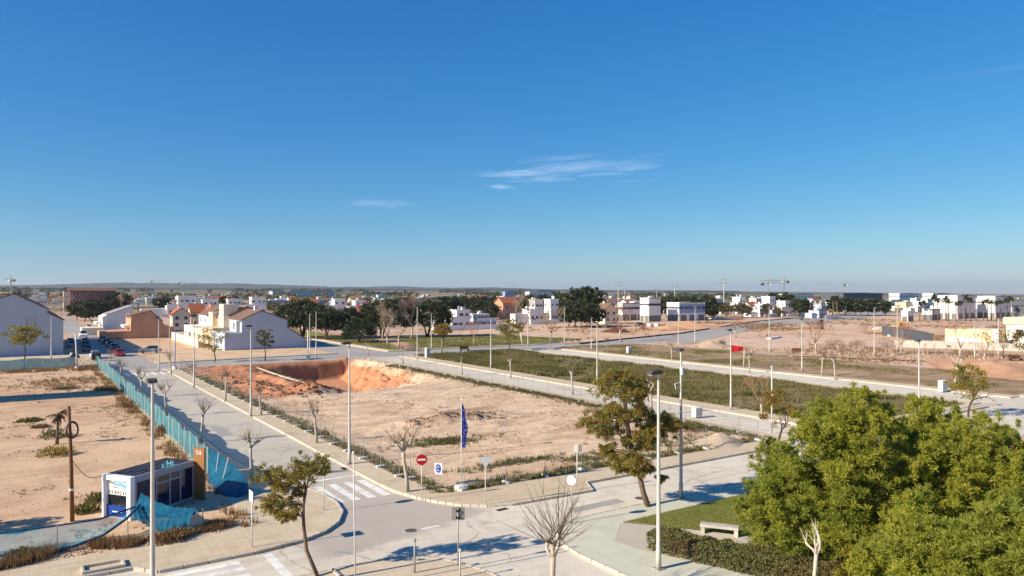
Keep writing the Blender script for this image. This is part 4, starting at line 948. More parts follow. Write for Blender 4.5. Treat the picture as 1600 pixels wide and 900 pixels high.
# ------------------------------------------------------------------ wooden pole with coil and its cable, dead palm
pp = (G(113, 815)[0], G(113, 815)[1])
t = thing('wooden_pole', 'rusty brown pole with a coil of cable on the sand lot', 'pole', (*pp, 0))
put('shaft', MB().tube([(0, 0, -.1), (-.05, .05, 3), (-.16, .12, 6.5)], [.12, .1, .08], 9).mesh('shaft', 'wood_pole', True), t)
m = MB()
for j in range(4):
    pts = [(-.13 + .12 + .3 * math.cos(2 * PI * k / 18) * (1 - .04 * j), -.12 - .02 * j, 5.2 + .48 * math.sin(2 * PI * k / 18) * (1 - .05 * j)) for k in range(19)]; m.tube(pts, .028, 5)
put('cable_coil', m.mesh('cable_coil', 'black', True), t); put('clamp', MB().lathe([(.14, 0), (.14, .12)], 10, (-.04, .03, 1.75)).mesh('clamp', 'concrete_white'), t)
k0 = Vector((pp[0] - .08, pp[1] + .05, 3.6)); k1 = Vector((4.02, 48.5, 2.4))
o = put('power_cable', MB().tube([k0.lerp(k1, s / 10) - Vector((0, 0, .55 * math.sin(PI * s / 10))) for s in range(11)], .018, 5).mesh('power_cable', 'black', True)); tag(o, 'black cable sagging from the wooden pole to the kiosk', 'cable')
tk, cr = palm_meshes(5, 2.5, True); dp = tree_thing('dead_palm', 'dead palm with drooping grey fronds on the sand lot', G(89, 694), tk, cr, cat='palm')
# ------------------------------------------------------------------ bench, hedge
t = thing('bench', 'pale stone bench at the edge of the lawn', 'bench', (31.2, 26.75, 0), math.atan2(-1.3, .9))
put('seat', MB().bevbox(-1.0, 1.0, -.28, .28, .36, .5, .02).mesh('seat', 'concrete'), t)
for s in (-1, 1): put('leg', MB().box(s * .86 - .1, s * .86 + .1, -.25, .25, -.02, .36).mesh('leg', 'concrete'), t)
def hedge(label, line, wd, h, seed, n, mat='hedge'):
    rng = np.random.default_rng(seed); P = np.array([tuple(p) for p in interp([(*p, 0) for p in line], 60)]); idx = rng.integers(0, 60, n); f = rng.random((n, 1))
    base = P[idx] * (1 - f) + P[idx + 1] * f; d = unit(P[idx + 1] - P[idx]); side = np.stack([-d[:, 1], d[:, 0], np.zeros(n)], 1)
    s = rng.uniform(-1, 1, n); z = rng.random(n); top_ = rng.random(n) < .5; z[top_] = .85 + .15 * rng.random(top_.sum()); sd = ~top_ & (rng.random(n) < .7); s[sd] = np.sign(s[sd]) * (.85 + .15 * rng.random(sd.sum()))
    wob = .8 + .4 * fbm(idx * .35 + seed, s * 2, 3)
    pos = base + side * (s * wd / 2 * wob)[:, None]; pos[:, 2] = .08 + z * h * (.75 + .5 * fbm(idx * .4 + f[:, 0] * .4, s * 1.5 + 5, 3))
    V, Fq = leaf_quads(pos, rng.normal(size=(n, 3)) + [0, 0, .5], .13, .07, rng)
    t = thing('hedge', label, 'hedge', (0, 0, 0)); put('foliage', qmesh('foliage', V, Fq, mat), t)
    m = MB()
    for i in range(0, 60, 2):
        for k in range(2): q = P[i] + np.array([rng.uniform(-.3, .3), rng.uniform(-.3, .3), 0]); m.tube([q - [0, 0, .05], q + [rng.uniform(-.2, .2), rng.uniform(-.2, .2), h * .8]], [.03, .012], 4)
    put('stems', m.mesh('stems', 'bark_dark'), t)['kind'] = 'stuff'; return t
hedge('clipped olive green hedge between the green pavement and the path', [(26.85, 27.3), (27.6, 24.6), (28.5, 22), (29.8, 18.5), (30.6, 15)], 1.5, .9, 3, 26000)

# ------------------------------------------------------------------ foreground trees
def cpt(px, py, Yc): X = (px - 800) * Yc / F; return (X * CA + Yc * SA, -X * SA + Yc * CA, zt(py, Yc))
def lobed_tree(name, label, base, trunk_pts, fork_r, lobes, seed, mat, sub=16, per=46, L=.2, Wd=.07, bark='bark', droop=.3, extra_twigs=0):
    rng = np.random.default_rng(seed); rnd = random.Random(seed); o = Vector((base[0], base[1], 0)); a = MB(); tips = []
    tp_ = [Vector(p) - o for p in trunk_pts]; a.tube(tp_, [fork_r * (1.5 - .5 * i / (len(tp_) - 1)) for i in range(len(tp_))], 9)
    C = []; R = []
    for (p, r) in lobes:
        p = Vector(p) - o; i0 = min(range(max(1, len(tp_) // 2), len(tp_)), key=lambda i: (tp_[i] - p).length + max(0, tp_[i].z - p.z) * 2); s = tp_[i0]
        mid = s.lerp(p, .5) + Vector((rnd.gauss(0, .12), rnd.gauss(0, .12), .12)); a.tube([s, mid, p], [fork_r * .5, fork_r * .3, .015], 5)
        for k in range(sub):
            q = p + Vector((rnd.gauss(0, .48), rnd.gauss(0, .48), rnd.gauss(0, .34))) * r; C.append(tuple(q)); R.append(r * rnd.uniform(.22, .45))
            if k % 3 == 0: a.tube([mid.lerp(p, .6), q], [.02, .008], 3, False)
    for k in range(extra_twigs):
        q = Vector(C[rnd.randrange(len(C))]); a.tube([q, q + Vector((rnd.gauss(0, .4), rnd.gauss(0, .4), rnd.uniform(.1, .6)))], [.012, .005], 3, False)
    t = thing(name, label, 'tree', (base[0], base[1], 0)); put('trunk', a.mesh('trunk', bark, True), t)
    mats = mat if isinstance(mat, (list, tuple)) else [mat]; C = np.array(C); R = np.array(R)
    for j, mm in enumerate(mats):
        sel = np.arange(len(C)) % len(mats) == j
        put('crown', crown_mesh('crown', C[sel], R[sel], per, L, Wd, mm, rng, .1, .7, None, droop, .7), t)
    return t
Y1 = 34.0; rj = random.Random(4)
L1 = [(413, 748, .55), (428, 752, .6), (420, 738, .45), (445, 742, .6), (458, 734, .6), (472, 730, .55), (487, 722, .5), (502, 718, .4), (478, 742, .5), (495, 734, .4), (436, 760, .5), (455, 752, .5), (416, 790, .45), (432, 797, .5), (447, 800, .55), (458, 792, .45), (440, 783, .45), (426, 782, .35), (462, 772, .4), (505, 735, .3), (450, 808, .35)]
lobed_tree('olive_street_tree', 'small olive green street tree at the near kerb in the foreground', (11.35, 32.95), [(11.35, 32.95, -.05), cpt(479, 860, Y1), cpt(475, 825, Y1), cpt(474, 808, Y1), cpt(474, 790, Y1 + .1), cpt(478, 765, Y1 + .2)], .062, [(cpt(a, c_, Y1 + rj.uniform(-.8, .8)), r) for a, c_, r in L1], 8, 'acacia', 16, 24, .2, .045, 'bark', .35, 70)
Y2 = 44.8
L2 = [(955, 590, .9), (975, 594, .9), (995, 600, .85), (942, 606, .8), (965, 612, .9), (990, 618, .85), (1003, 612, .6), (935, 650, .85), (925, 662, .7), (950, 642, .9), (970, 640, .9), (990, 648, .8), (945, 672, .75), (962, 662, .8), (1000, 640, .6), (1022, 655, .7), (1042, 660, .8), (1056, 668, .6), (1035, 672, .7), (1012, 668, .7), (985, 690, .8), (1002, 696, .75), (1018, 690, .6), (1008, 680, .6), (955, 712, .55), (968, 722, .7), (985, 718, .8), (1000, 722, .7), (975, 732, .55), (995, 738, .55), (1034, 746, .3), (1012, 732, .4), (948, 700, .4)]
lobed_tree('feathery_street_tree', 'tall feathery olive and brown street tree leaning left over the road', (31.65, 32.6), [(31.65, 32.6, -.05), cpt(1005, 770, Y2), cpt(999, 742, Y2), cpt(992, 715, Y2), cpt(984, 690, Y2), cpt(980, 660, Y2), cpt(976, 625, Y2)], .12, [(cpt(a, c_, Y2 + rj.uniform(-1.3, 1.3)), r) for a, c_, r in L2], 21, ['acacia', 'acacia_brown', 'acacia'], 20, 32, .3, .05, 'bark', .7, 40)

def pine(label, xy, h, rw, seed, zb=.6, plumes=46, per=60, mat='pine', mats2='pine_deep'):
    # limbs end in upright plumes of needle tufts; dark gaps stay between the plumes
    rng = np.random.default_rng(seed); rnd = random.Random(seed); a = MB()
    a.tube([(0, 0, -.1), (rnd.uniform(-.2, .2), rnd.uniform(-.2, .2), h * .5), (0, 0, h * .88)], [.26, .17, .05], 9)
    C = []; R = []; Pn = []
    for k in range(plumes):
        t = ((k + .5) / plumes) ** .85; az = k * 2.399 + rnd.uniform(-.35, .35); prof = float(np.interp(t, [0, .15, .4, .65, .85, 1], [.7, .98, 1.0, .82, .52, .12]))
        r = rw * prof * rnd.uniform(.72, 1.12); z = zb + t * (h - zb) * rnd.uniform(.9, 1.06); ex = Vector((math.cos(az) * r, math.sin(az) * r, z)); s = Vector((0, 0, max(.3, z - r * .55)))
        a.tube([s, s.lerp(ex, .55) + Vector((0, 0, -.2)), ex], [.06, .04, .012], 4, False)
        ax = (ex - s).normalized() * .55 + Vector((0, 0, .75)); ax.normalize(); L = rnd.uniform(1.0, 1.9) * (rw / 4.2) ** .5; n = rnd.randint(24, 38); w_ = rnd.uniform(.42, .7)
        for i in range(n):
            f = rnd.random() ** .8; q = ex + ax * (f * L - L * .55) + Vector((rnd.gauss(0, w_), rnd.gauss(0, w_), rnd.gauss(0, w_ * .6))) * (1.05 - .75 * f); C.append(tuple(q)); R.append(rnd.uniform(.16, .34) * (1.1 - .4 * f)); Pn.append(k)
    n = int(plumes * 16)   # thinner inner foliage
    for i in range(n):
        t = rnd.random(); az = rnd.uniform(0, 6.28); r = rw * .62 * float(np.interp(t, [0, .3, .7, 1], [.8, 1, .7, .1])) * rnd.random() ** .5; C.append((math.cos(az) * r, math.sin(az) * r, zb + t * (h - zb) * .88)); R.append(.38); Pn.append(1)
    C = np.array(C); R = np.array(R); Pn = np.array(Pn)
    T = thing('pine_tree', label, 'tree', (*xy, 0), 0, 'pines in the garden corner'); put('trunk', a.mesh('trunk', 'bark', True), T)
    for j, mm in enumerate((mat, mats2)):
        sel = (Pn % 3 == 1) == bool(j); Cs = C[sel]; k = len(Cs); Cr = np.repeat(Cs, per, 0); m_ = len(Cr)
        O = unit(Cr * np.array([1, 1, .3])); dirs = unit(rng.normal(size=(m_, 3)) + O * .4 + np.array([0, 0, .9])); off = dirs * (rng.random((m_, 1)) ** .6) * np.repeat(R[sel], per)[:, None]
        V, Fq = leaf_quads(Cr + off, dirs + rng.normal(size=(m_, 3)) * .25, .2 * (.7 + .6 * rng.random(m_)), .036, rng); put('crown', qmesh('crown', V, Fq, mm), T)
    return T
pine('big bright green pine filling the lower right of the view', atd(1322, 36), 7.5, 4.0, 31, .4, 66)
pine('green pine to the right of the biggest pine', atd(1530, 35), 6.6, 3.7, 32, .4, 54)
pine('darker bushy pine at the bottom right corner', atd(1580, 26), 5.2, 2.6, 33, .5, 40, 66, mat='pine_deep')
pine('low olive pine at the foot of the biggest pine', atd(1236, 36.5), 4.6, 1.9, 34, .3, 26, 60, mat='pine_deep')
pine('green pine between the two tall pines, set back', atd(1450, 40), 6.6, 3.0, 36, .4, 36)
pine('low bright pine at the bottom edge between hedge and corner pine', atd(1440, 28), 4.0, 2.2, 37, .3, 30, 64)
tk, cr = generic_meshes(77, 2.2, 1.3, .5, 'yellow_green', 60, 60, .16, .07, 'bark', .05)
tree_thing('yellow_shrub', 'yellowish leafy shrub at the foot of the pines', atd(1352, 31), tk, cr, cat='shrub')
tk, cr = pollard_meshes(4, 2.4, .085, .7, 4, white=True, dens=4, fist=.75); tree_thing('pollard_tree', 'white limed pollard tree with crooked arms in front of the pines', atd(1268, 30), tk, cr, 2.0, .98, crown_name='twigs')
tk, tw = pollard_meshes(9, 2.35, .12, 2.6, 6, dens=8, splay=1.5); tree_thing('pollard_tree', 'bare pollard tree with long reddish twigs at the bottom middle', (17.85, 23.9), tk, tw, .7, 1.0, crown_name='twigs')

# ------------------------------------------------------------------ bare pollards along the streets
PV = [pollard_meshes(40 + i, 2.1, .1, 1.15, 4, dens=8) for i in range(4)]
def pollard(px, py, label, k, sc=1.0, xy=None): 
    p = xy or G(px, py); return tree_thing('pollard_tree', label, p, *PV[k % 4], rz=k * 1.7, sc=sc, group='bare pollards along the streets', crown_name='twigs')
for i, (px, py, lb, s) in enumerate((
        (393, 750, 'bare pollard nearest the kiosk on the netting fence pavement', 1.05), (314, 690, 'second bare pollard from the kiosk beside the netting fence', 1.05),
        (260, 649, 'third bare pollard from the kiosk beside the netting fence', 1.05), (221, 620, 'fourth bare pollard from the kiosk beside the netting fence', 1.05),
        (190, 597, 'fifth bare pollard from the kiosk beside the netting fence', 1.0), (170, 582, 'farthest bare pollard at the end of the netting fence', 1.1),
        (637, 768, 'bare pollard with dark fists next to the no entry sign', 1.25), (495, 692, 'bare pollard second from the no entry sign on the plot pavement', 1.05),
        (408, 648, 'bare pollard beside the lamp halfway along the plot pavement', .95), (352, 627, 'bare pollard in front of the orange earth heaps', 1.1),
        (303, 601, 'small bare pollard close behind the third plot lamp', .95), (268, 585, 'bare pollard at the far crosswalk end of the plot pavement', 1.05),
        (895, 616, 'pale bare pollard left of the feathery tree on the parallel road', 1.15), (1018, 648, 'bare pollard behind the lamp head on the parallel road', 1.3),
        (722, 585, 'thin bare pollard along the parallel road behind the pit', 1.0), (630, 568, 'small bare pollard at the pit end of the parallel road', 1.0),
        (798, 590, 'bare pollard on the weedy plot edge left of the feathery tree', 1.1), (1050, 562, 'small bare pollard on the near side of the far parallel road', 1.0),
        (1162, 574, 'bare pollard right of the red flag', 1.1), (1171, 582, 'white stemmed bare pollard beside the far parallel road', 1.0),
        (1284, 587, 'bare pollard left of two on the weedy strip', 1.1), (1305, 592, 'bare pollard right of two on the weedy strip', 1.1),
        (1492, 605, 'bare pollard behind the yellow green tree', 1.5), (1250, 548, 'small bare tree beside the dark bench on the rubble strip', 1.1),
        (690, 548, 'bare pollard beside the brownish leafy park tree', 1.0), (575, 556, 'bare pollard behind the far corner of the pit', 1.0))):
    pollard(px, py, lb, i, s)
tk, tw = bare_meshes(61, 4.6, .1, 5, .5, 'twig_red', 'bark_pale')
tree_thing('bare_tree', 'brown twiggy tree on the weedy plot left of the pines', G(1190, 649), tk, tw, 0, 1, crown_name='branches')
# leafy street trees
def leafy(px, py, label, seed, h, w, tr, mat, n=46, per=34, L=.3, Wd=.14, name='street_tree', rz=0, r=.12, flat=.7, cl=.75): 
    tk, cr = generic_meshes(seed, h, w, tr, mat, n, per, L, Wd, 'bark_dark', r, flat, cl); return tree_thing(name, label, G(px, py), tk, cr, rz)
leafy(335, 565, 'leafy street tree with open crown before the cream house', 71, 6.6, 2.6, 2.0, 'acacia', 36, 30)
leafy(414, 563, 'round leafy street tree before the shaded white gable', 72, 6.0, 1.9, 2.4, 'far_olive', 40, 34)
leafy(797, 547, 'leafy street tree with dark crown beside the pale bare tree', 73, 6.8, 3.0, 2.8, 'acacia', 40, 40, .4, .2)
leafy(690, 549, 'flat brownish leafy tree at the edge of the park lawn', 74, 6.0, 2.2, 3.2, 'acacia_brown', 34, 40, .4, .2)
leafy(1513, 650, 'yellow green street tree with white trunk at the right', 75, 5.6, 2.0, 1.9, 'yellow_green', 46, 46, .24, .1, flat=.85)
leafy(38, 576, 'flat topped tree with leaning trunk before the big gable wall', 76, 7.2, 3.6, 4.2, 'acacia', 40, 40, .4, .18, flat=.5)
leafy(1215, 690, 'olive bush with brown leaves at the left edge of the pines', 78, 4.6, 1.5, 1.2, 'acacia_brown', 40, 40, .2, .08)
leafy(1568, 560, 'wide dark bare-branched tree before the yellow house', 79, 6.0, 3.2, 2.0, 'acacia_brown', 22, 20, .4, .15)
leafy(1600, 560, 'dark leafy tree cut by the right edge of the view', 80, 5.5, 3.0, 1.8, 'far_olive', 30, 30, .4, .2)
# big dark park trees
FV = [ficus_meshes(s) for s in (5, 6, 7)]
for i, (px, yc, w_, h_, lb) in enumerate(((472, 205, 8.4, 10.8, 'largest dark domed park tree, furthest left beside the white gable'), (509, 200, 6.2, 9.0, 'second dark domed park tree from the left'), (541, 206, 6.2, 8.4, 'third dark domed park tree from the left'),
                                         (598, 210, 8.8, 10.6, 'broad dark domed park tree right of the brick coloured house'), (668, 212, 7.6, 10.4, 'dark domed park tree furthest right, beside the white villa'), (562, 188, 4.9, 6.0, 'small dark round park tree in front of the domed ones'))):
    p = atd(px, yc); o = tree_thing('park_tree', lb, p, *FV[i % 3], rz=i * 1.3, group='dark domed park trees'); o.scale = (w_ / 8, w_ / 8, h_ / 9.5)
BV = [bare_meshes(90, 10, .2, 6, .3, 'twig', 'bark_white', (2, 3), .2), bare_meshes(91, 7, .16, 5, .5, 'twig_red', 'bark_pale'), bare_meshes(92, 9, .18, 6, .34, 'twig', 'bark_pale', (2, 3), .16)]
for i, (px, py, k, s, lb) in enumerate(((817, 538, 0, 1.2, 'tall pale bare tree with white trunk beyond the weedy plot'), (623, 544, 2, 1.0, 'grey bare tree at the left edge of the park lawn'), (605, 541, 2, .95, 'grey bare tree close left of the park walk'),
        (642, 528, 0, 1.15, 'tall bare tree behind the park walk'), (860, 536, 1, 1.35, 'reddish bare tree right of the tall pale tree'), (741, 540, 1, .95, 'dark bare tree on the park lawn before the white villa'), (971, 533, 1, 1.5, 'wide reddish bare tree before the white industrial hall'),
        (1150, 527, 1, 1.1, 'reddish bare tree on the bank of the diagonal road'), (1274, 552, 1, 1.15, 'wide bare tree at the edge of the bare lot'), (1406, 553, 1, 1.0, 'bare tree before the white boundary wall'), (1350, 530, 1, .7, 'small round bare tree in the middle of the bare lot'),
        (1500, 560, 1, 1.1, 'bare tree left of the yellow house entrance'), (1540, 566, 1, .9, 'small bare tree before the orange earth'), (598, 530, 2, 1.1, 'bare tree in front of the broad dark park tree'))):
    tree_thing('bare_tree', lb, G(px, py), *BV[k], rz=i * .9, sc=s, group='bare winter trees', crown_name='branches')
# ------------------------------------------------------------------ weeds, scrub and stones (nobody could count them)
def stuff(name, me, label, cat):
    o = put(name, me); o['kind'] = 'stuff'; o['label'] = label; o['category'] = cat; return o
def scatter(n, x0, x1, y0, y1, seed, fn=None):
    rng = np.random.default_rng(seed); P = np.stack([rng.uniform(x0, x1, n), rng.uniform(y0, y1, n)], 1)
    if fn is not None: P = P[rng.random(n) < fn(P[:, 0], P[:, 1])]
    return P
P = scatter(52000, 66.6, 91, 42, 136, 1, lambda x, y: np.clip((fbm(x * .16, y * .16) - .38) * 5, .06, 1)); stuff('weed_field', tufts('weed_field', P, .16 + .5 * fbm(P[:, 0] * .3, P[:, 1] * .3) ** 2 * 2, 'grass', 1, 5, gz(P[:, 0], P[:, 1]), .045, .3), 'low green and dry weeds covering the plot between the two roads', 'weeds')
P = scatter(26000, 66.8, 90.8, 42.3, 135, 41, lambda x, y: np.clip((fbm(x * .22 + 7, y * .22) - .5) * 9, 0, 1)); stuff('dark_weeds', tufts('dark_weeds', P, .5, 'weed', 41, 6, gz(P[:, 0], P[:, 1]), .05, .3), 'darker green weed patches on the plot between the two roads', 'weeds')
P = scatter(16000, 103.6, 128, 42, 136, 2, lambda x, y: np.clip((fbm(x * .12 + 9, y * .12) - .42) * 5, 0, 1)); stuff('weed_field', tufts('weed_field', P, .34, 'grass', 2, 5, 0, .05, .35), 'sparse dry weeds on the rough lot beyond the far parallel road', 'weeds')
def lawn_in(x, y): 
    ok = (y < 31.1) & (x > 28.4) & ((x - 30.1) * 9.4 + (y - 28.8) * 6.5 > .25); return ok * 1.0
P = scatter(30000, 28.4, 48, 18, 31.1, 3, lawn_in); stuff('lawn_grass', tufts('lawn_grass', P, .07, 'lawn_grass', 3, 4, .012, .012, .12), 'short grass of the lawn behind the stone bench', 'grass')
P = scatter(4500, 69, 122, 150.5, 190, 33, lambda x, y: ((x < 70 + (y - 150) * .28) | (x > 77.5 + (y - 150) * .25)) * np.clip(fbm(x * .2, y * .2) * 3 - .8, 0, 1)); stuff('park_grass', tufts('park_grass', P, .3, 'grass', 33, 5, 0, .07, .4), 'rough grass on the park lawn before the domed trees', 'grass')
# weeds along the plot fence, thick at the corner
def plot_w(x, y): 
    return np.clip(np.maximum.reduce([np.exp(-((x - 22.7) / .8) ** 2) * .55, np.exp(-((y - 42.2) / .9) ** 2) * .75, np.exp(-(((x - 30.5) / 3) ** 2 + ((y - 56.6) / 1.3) ** 2)), np.exp(-((x - 55) / 1.6) ** 2) * .6, np.exp(-(((x - 31) / 4) ** 2 + ((y - 46.5) / .8) ** 2)) * .9, np.exp(-(((x - 37) / 3.5) ** 2 + ((y - 44.5) / .9) ** 2)) * .8, np.exp(-(((x - 46) / 5) ** 2 + ((y - 45.5) / 1.6) ** 2)) * .5]) * (fbm(x * .7, y * .7) * 2.2 - .25), 0, 1)
P = scatter(60000, 22.2, 55.4, 41.7, 120, 4, plot_w); stuff('fence_weeds', tufts('fence_weeds', P, .3, 'weed', 4, 7, plot_z(P[:, 0], P[:, 1]), .03, .2), 'green weeds growing along the wire fence of the plot', 'weeds')
P = scatter(30000, -6, 11.2, 41.8, 146, 5, lambda x, y: np.clip(np.maximum.reduce([np.exp(-((x - 10.4) / .55) ** 2) * .5, np.exp(-((y - 143.5) / 2.5) ** 2) * .8, np.exp(-(((x - 6) / 4) ** 2 + ((y - 122) / 6) ** 2)) * .35]) * (fbm(x * .5, y * .5) * 2.6 - .6), 0, 1))
stuff('fence_weeds', tufts('fence_weeds', P, .42, 'dry_weed', 5, 8, 0, .03, .25), 'dry tan weeds along the foot of the netting fence', 'weeds')
P = scatter(7000, -6, 9.5, 41.95, 43.6, 6, lambda x, y: np.clip(np.exp(-((y - 42.6 - .5 * np.sin(x * .8)) / .4) ** 2) * (fbm(x * 1.1 + 3, y) * 5 - 1.9), 0, 1)); stuff('verge_scrub', tufts('verge_scrub', P, .28 + .3 * fbm(P[:, 0] * .7, P[:, 1]), 'dry_weed', 6, 9, 0, .02, .3, .9), 'brown dead scrub on the verge under the sagging netting', 'scrub')
P = scatter(9000, -4, 10.5, 44, 140, 44, lambda x, y: np.clip((fbm(x * .35 + 2, y * .35) - .56) * 8, 0, .6)); stuff('sparse_weeds', tufts('sparse_weeds', P, .14, 'weed', 44, 6, sand_z(P[:, 0], P[:, 1]), .025, .15, .9), 'sparse low weeds dotted over the sand lot', 'weeds')
P = scatter(9000, 24, 55, 44, 88, 45, lambda x, y: np.clip((fbm(x * .3 + 5, y * .5) - .56) * 8, 0, .5)); stuff('sparse_weeds', tufts('sparse_weeds', P, .13, 'dry_weed', 45, 6, plot_z(P[:, 0], P[:, 1]), .025, .15, .9), 'sparse dry weeds dotted over the building plot', 'weeds')
P = scatter(9000, 130, 330, 60, 215, 46, lambda x, y: np.clip((fbm(x * .05 + 5, y * .05) - .47) * 6, 0, 1)); stuff('dry_scrub', tufts('dry_scrub', P, .6, 'dry_weed', 46, 7, -.1, .1, .9, .9), 'dry scrub patches spread over the bare lots at the right', 'scrub')
P = scatter(5000, 100, 330, 150, 330, 47, lambda x, y: np.clip((fbm(x * .04 + 15, y * .04) - .5) * 6, 0, 1)); stuff('dry_scrub', tufts('dry_scrub', P, .6, 'far_olive', 47, 7, -.1, .12, .9, .9), 'olive scrub patches on the cleared lot beyond the back road', 'scrub')
def bush(px, py, label, mat, r, h, seed, n=700, name='weed_clump', xy=None):
    rng = np.random.default_rng(seed); p = xy or G(px, py); d = unit(rng.normal(size=(n, 3))); d[:, 2] = np.abs(d[:, 2]); Q = d * (rng.random((n, 1)) ** .4) * np.array([r, r * .75, h]) * (.7 + .6 * fbm(np.arctan2(d[:, 1], d[:, 0]) * 2 + seed, d[:, 2] * 3, 3))[:, None]
    V, Fq = leaf_quads(Q, d + [0, 0, .6] + rng.normal(size=(n, 3)) * .3, .28, .07, rng); t = thing(name, label, 'shrub', (*p, 0)); put('foliage', qmesh('foliage', V, Fq, mat), t)
    m = MB()
    for k in range(7): a = rng.normal(size=2) * r * .4; m.tube([(0, 0, -.05), (a[0], a[1], h * .6)], [.02, .008], 4)
    put('stems', m.mesh('stems', 'bark'), t)['kind'] = 'stuff'
for i, (px, py, lb, mt, r, h) in enumerate(((88, 683, 'green weed clump just behind the dead palm', 'weed', 1.7, .8), (88, 711, 'yellow green weed clump at the foot of the dead palm', 'yellow_green', 1.5, .8), (46, 658, 'low dark weed clump left of the dead palm', 'weed', 1.2, .35), (64, 668, 'thin low weeds behind the dead palm', 'dry_weed', .9, .3),
        (136, 801, 'green bush behind the white portal of the kiosk', 'weed', .75, .65), (152, 784, 'dark green bush close to the kiosk corner', 'weed', .7, .7), (258, 675, 'brown dry bush against the netting fence', 'dry_weed', .9, .8), (197, 636, 'brown dry bush at the netting fence further back', 'dry_weed', 1.3, .9), (160, 610, 'pale weeds at the netting fence near the shadow band', 'weed', 1.4, .6),
        (128, 578, 'big brown dry bush at the far corner of the sand lot', 'dry_weed', 3.0, 2.0), (36, 871, 'dark weeds growing out of the rubble at the bottom left', 'weed', .9, .5), (262, 845, 'brown bush under the bunched blue netting', 'dry_weed', 1.1, .5), (102, 608, 'low weeds on the sand lot before the shadow band', 'weed', 1.6, .4), (280, 838, 'brown scrub at the right end of the blue netting', 'dry_weed', .8, .45),
        (645, 548, 'round green bush on the park lawn', 'far_green', 2.2, 1.7), (732, 540, 'yellow green bush at the end of the park lawn', 'yellow_green', 2.4, 1.5), (1082, 672, 'green weeds beside the pale utility box', 'weed', 1.8, .9), (1305, 538, 'dark round bush on the bare lot', 'dry_weed', 3.0, 1.6), (1338, 540, 'second dark bush right on the bare lot', 'dry_weed', 2.6, 1.6), (1385, 541, 'wide brown bush before the dark boundary wall', 'dry_weed', 3.6, 2.0), (1128, 541, 'small dark shrub behind the red flag', 'far_green', 1.2, 1.8), (968, 517, 'dark scrub on the cleared lot', 'dry_weed', 3.5, 1.2))):
    bush(px, py, lb, mt, r, h, 200 + i, 500 if r > .8 else 350)
# loose stones and clods: each a squashed octahedron
def stones(name, P, smin, smax, mat, seed, z=0.):
    rng = np.random.default_rng(seed); n = len(P); s = rng.uniform(smin, smax, n) * (rng.random(n) ** 1.5 + .4); base = np.array([[1, 0, 0], [0, 1, 0], [-1, 0, 0], [0, -1, 0], [0, 0, .75], [0, 0, -.4]]); fc = np.array([[0, 1, 4], [1, 2, 4], [2, 3, 4], [3, 0, 4]])
    V = base[None] * (s[:, None, None]) * rng.uniform(.6, 1.3, (n, 6, 1)) ; a = rng.random(n) * 6.28; c_, s_ = np.cos(a), np.sin(a); X = V[:, :, 0] * c_[:, None] - V[:, :, 1] * s_[:, None]; Y = V[:, :, 0] * s_[:, None] + V[:, :, 1] * c_[:, None]
    V = np.stack([X + P[:, 0:1], Y + P[:, 1:2], V[:, :, 2] + np.asarray(z).reshape(-1, 1) * np.ones((n, 1))], -1); Fq = (fc[None] + (np.arange(n) * 6)[:, None, None]).reshape(-1, 3); return qmesh(name, V.reshape(-1, 3), Fq, mat)
P = scatter(9000, -5, 11, 42, 146, 12, lambda x, y: np.clip(fbm(x * .3, y * .3) * 2 - .5, 0, 1)); stuff('loose_stones', stones('loose_stones', P, .03, .09, 'rubble', 1, sand_z(P[:, 0], P[:, 1])), 'loose stones and clods scattered over the sand lot', 'stones')
P = scatter(16000, 22.5, 55, 42, 134, 13, lambda x, y: np.clip(fbm(x * .25, y * .25) * 2 - .4, 0, 1)); stuff('loose_stones', stones('loose_stones', P, .03, .12, 'rubble', 2, plot_z(P[:, 0], P[:, 1])), 'loose stones and clods scattered over the building plot', 'stones')
P = scatter(6000, 24, 35, 86, 126, 14, lambda x, y: np.clip(np.exp(-(((x - 31.9) / 1.1) ** 2 + ((y - 95) / 3.5) ** 2)) + np.exp(-(((x - 31) / 3) ** 2 + ((y - 90.5) / .9) ** 2)) + .2 * np.exp(-(((x - 26.5) / 2.5) ** 2 + ((y - 104) / 9) ** 2)) + .55 * np.exp(-(((x - 31.6 + (y - 128) * .08) / .9) ** 2)) * (y > 90), 0, 1)); stuff('soil_clods', stones('soil_clods', P, .08, .32, 'rust_iron', 3, plot_z(P[:, 0], P[:, 1]) + .02), 'dark red soil clods on the spoil beside the pit', 'soil')
P = scatter(2500, 126, 172, 42, 136, 15, lambda x, y: np.exp(-((x - 140 - (100 - y) * .45) / 8) ** 2)); stuff('rubble_stones', stones('rubble_stones', P, .15, .6, 'rubble', 4, 0), 'pale rubble lining the strip beyond the rough lot', 'rubble')
P = scatter(420, -3, 9.5, 41.9, 43.5, 16); stuff('verge_rubble', stones('verge_rubble', P, .04, .16, 'rubble', 5, 0), 'broken concrete bits on the verge under the netting', 'rubble')
# tyre ridges pressed in the dark soil patch
rng = np.random.default_rng(8); m = MB()
for i in range(260):
    x = 31 + 10 * (i / 260) + rng.normal() * .1; y = 62.6 + (i % 4) * .85 + rng.normal() * .06; L = rng.uniform(.6, .85); z = float(plot_z(np.array([x]), np.array([y]))[0]); a = .95 + rng.normal() * .08
    m.tube([(x, y, z), (x + math.cos(a) * L * .5, y + math.sin(a) * L * .5, z + .02), (x + math.cos(a) * L, y + math.sin(a) * L, z - .02)], [.03, .07, .03], 5)
stuff('tyre_ridges', m.mesh('tyre_ridges', simple('ridge_soil', srgb(150, 112, 82), .95, .25, 3)), 'ridges of soil pressed by tyres in the middle of the plot', 'soil')
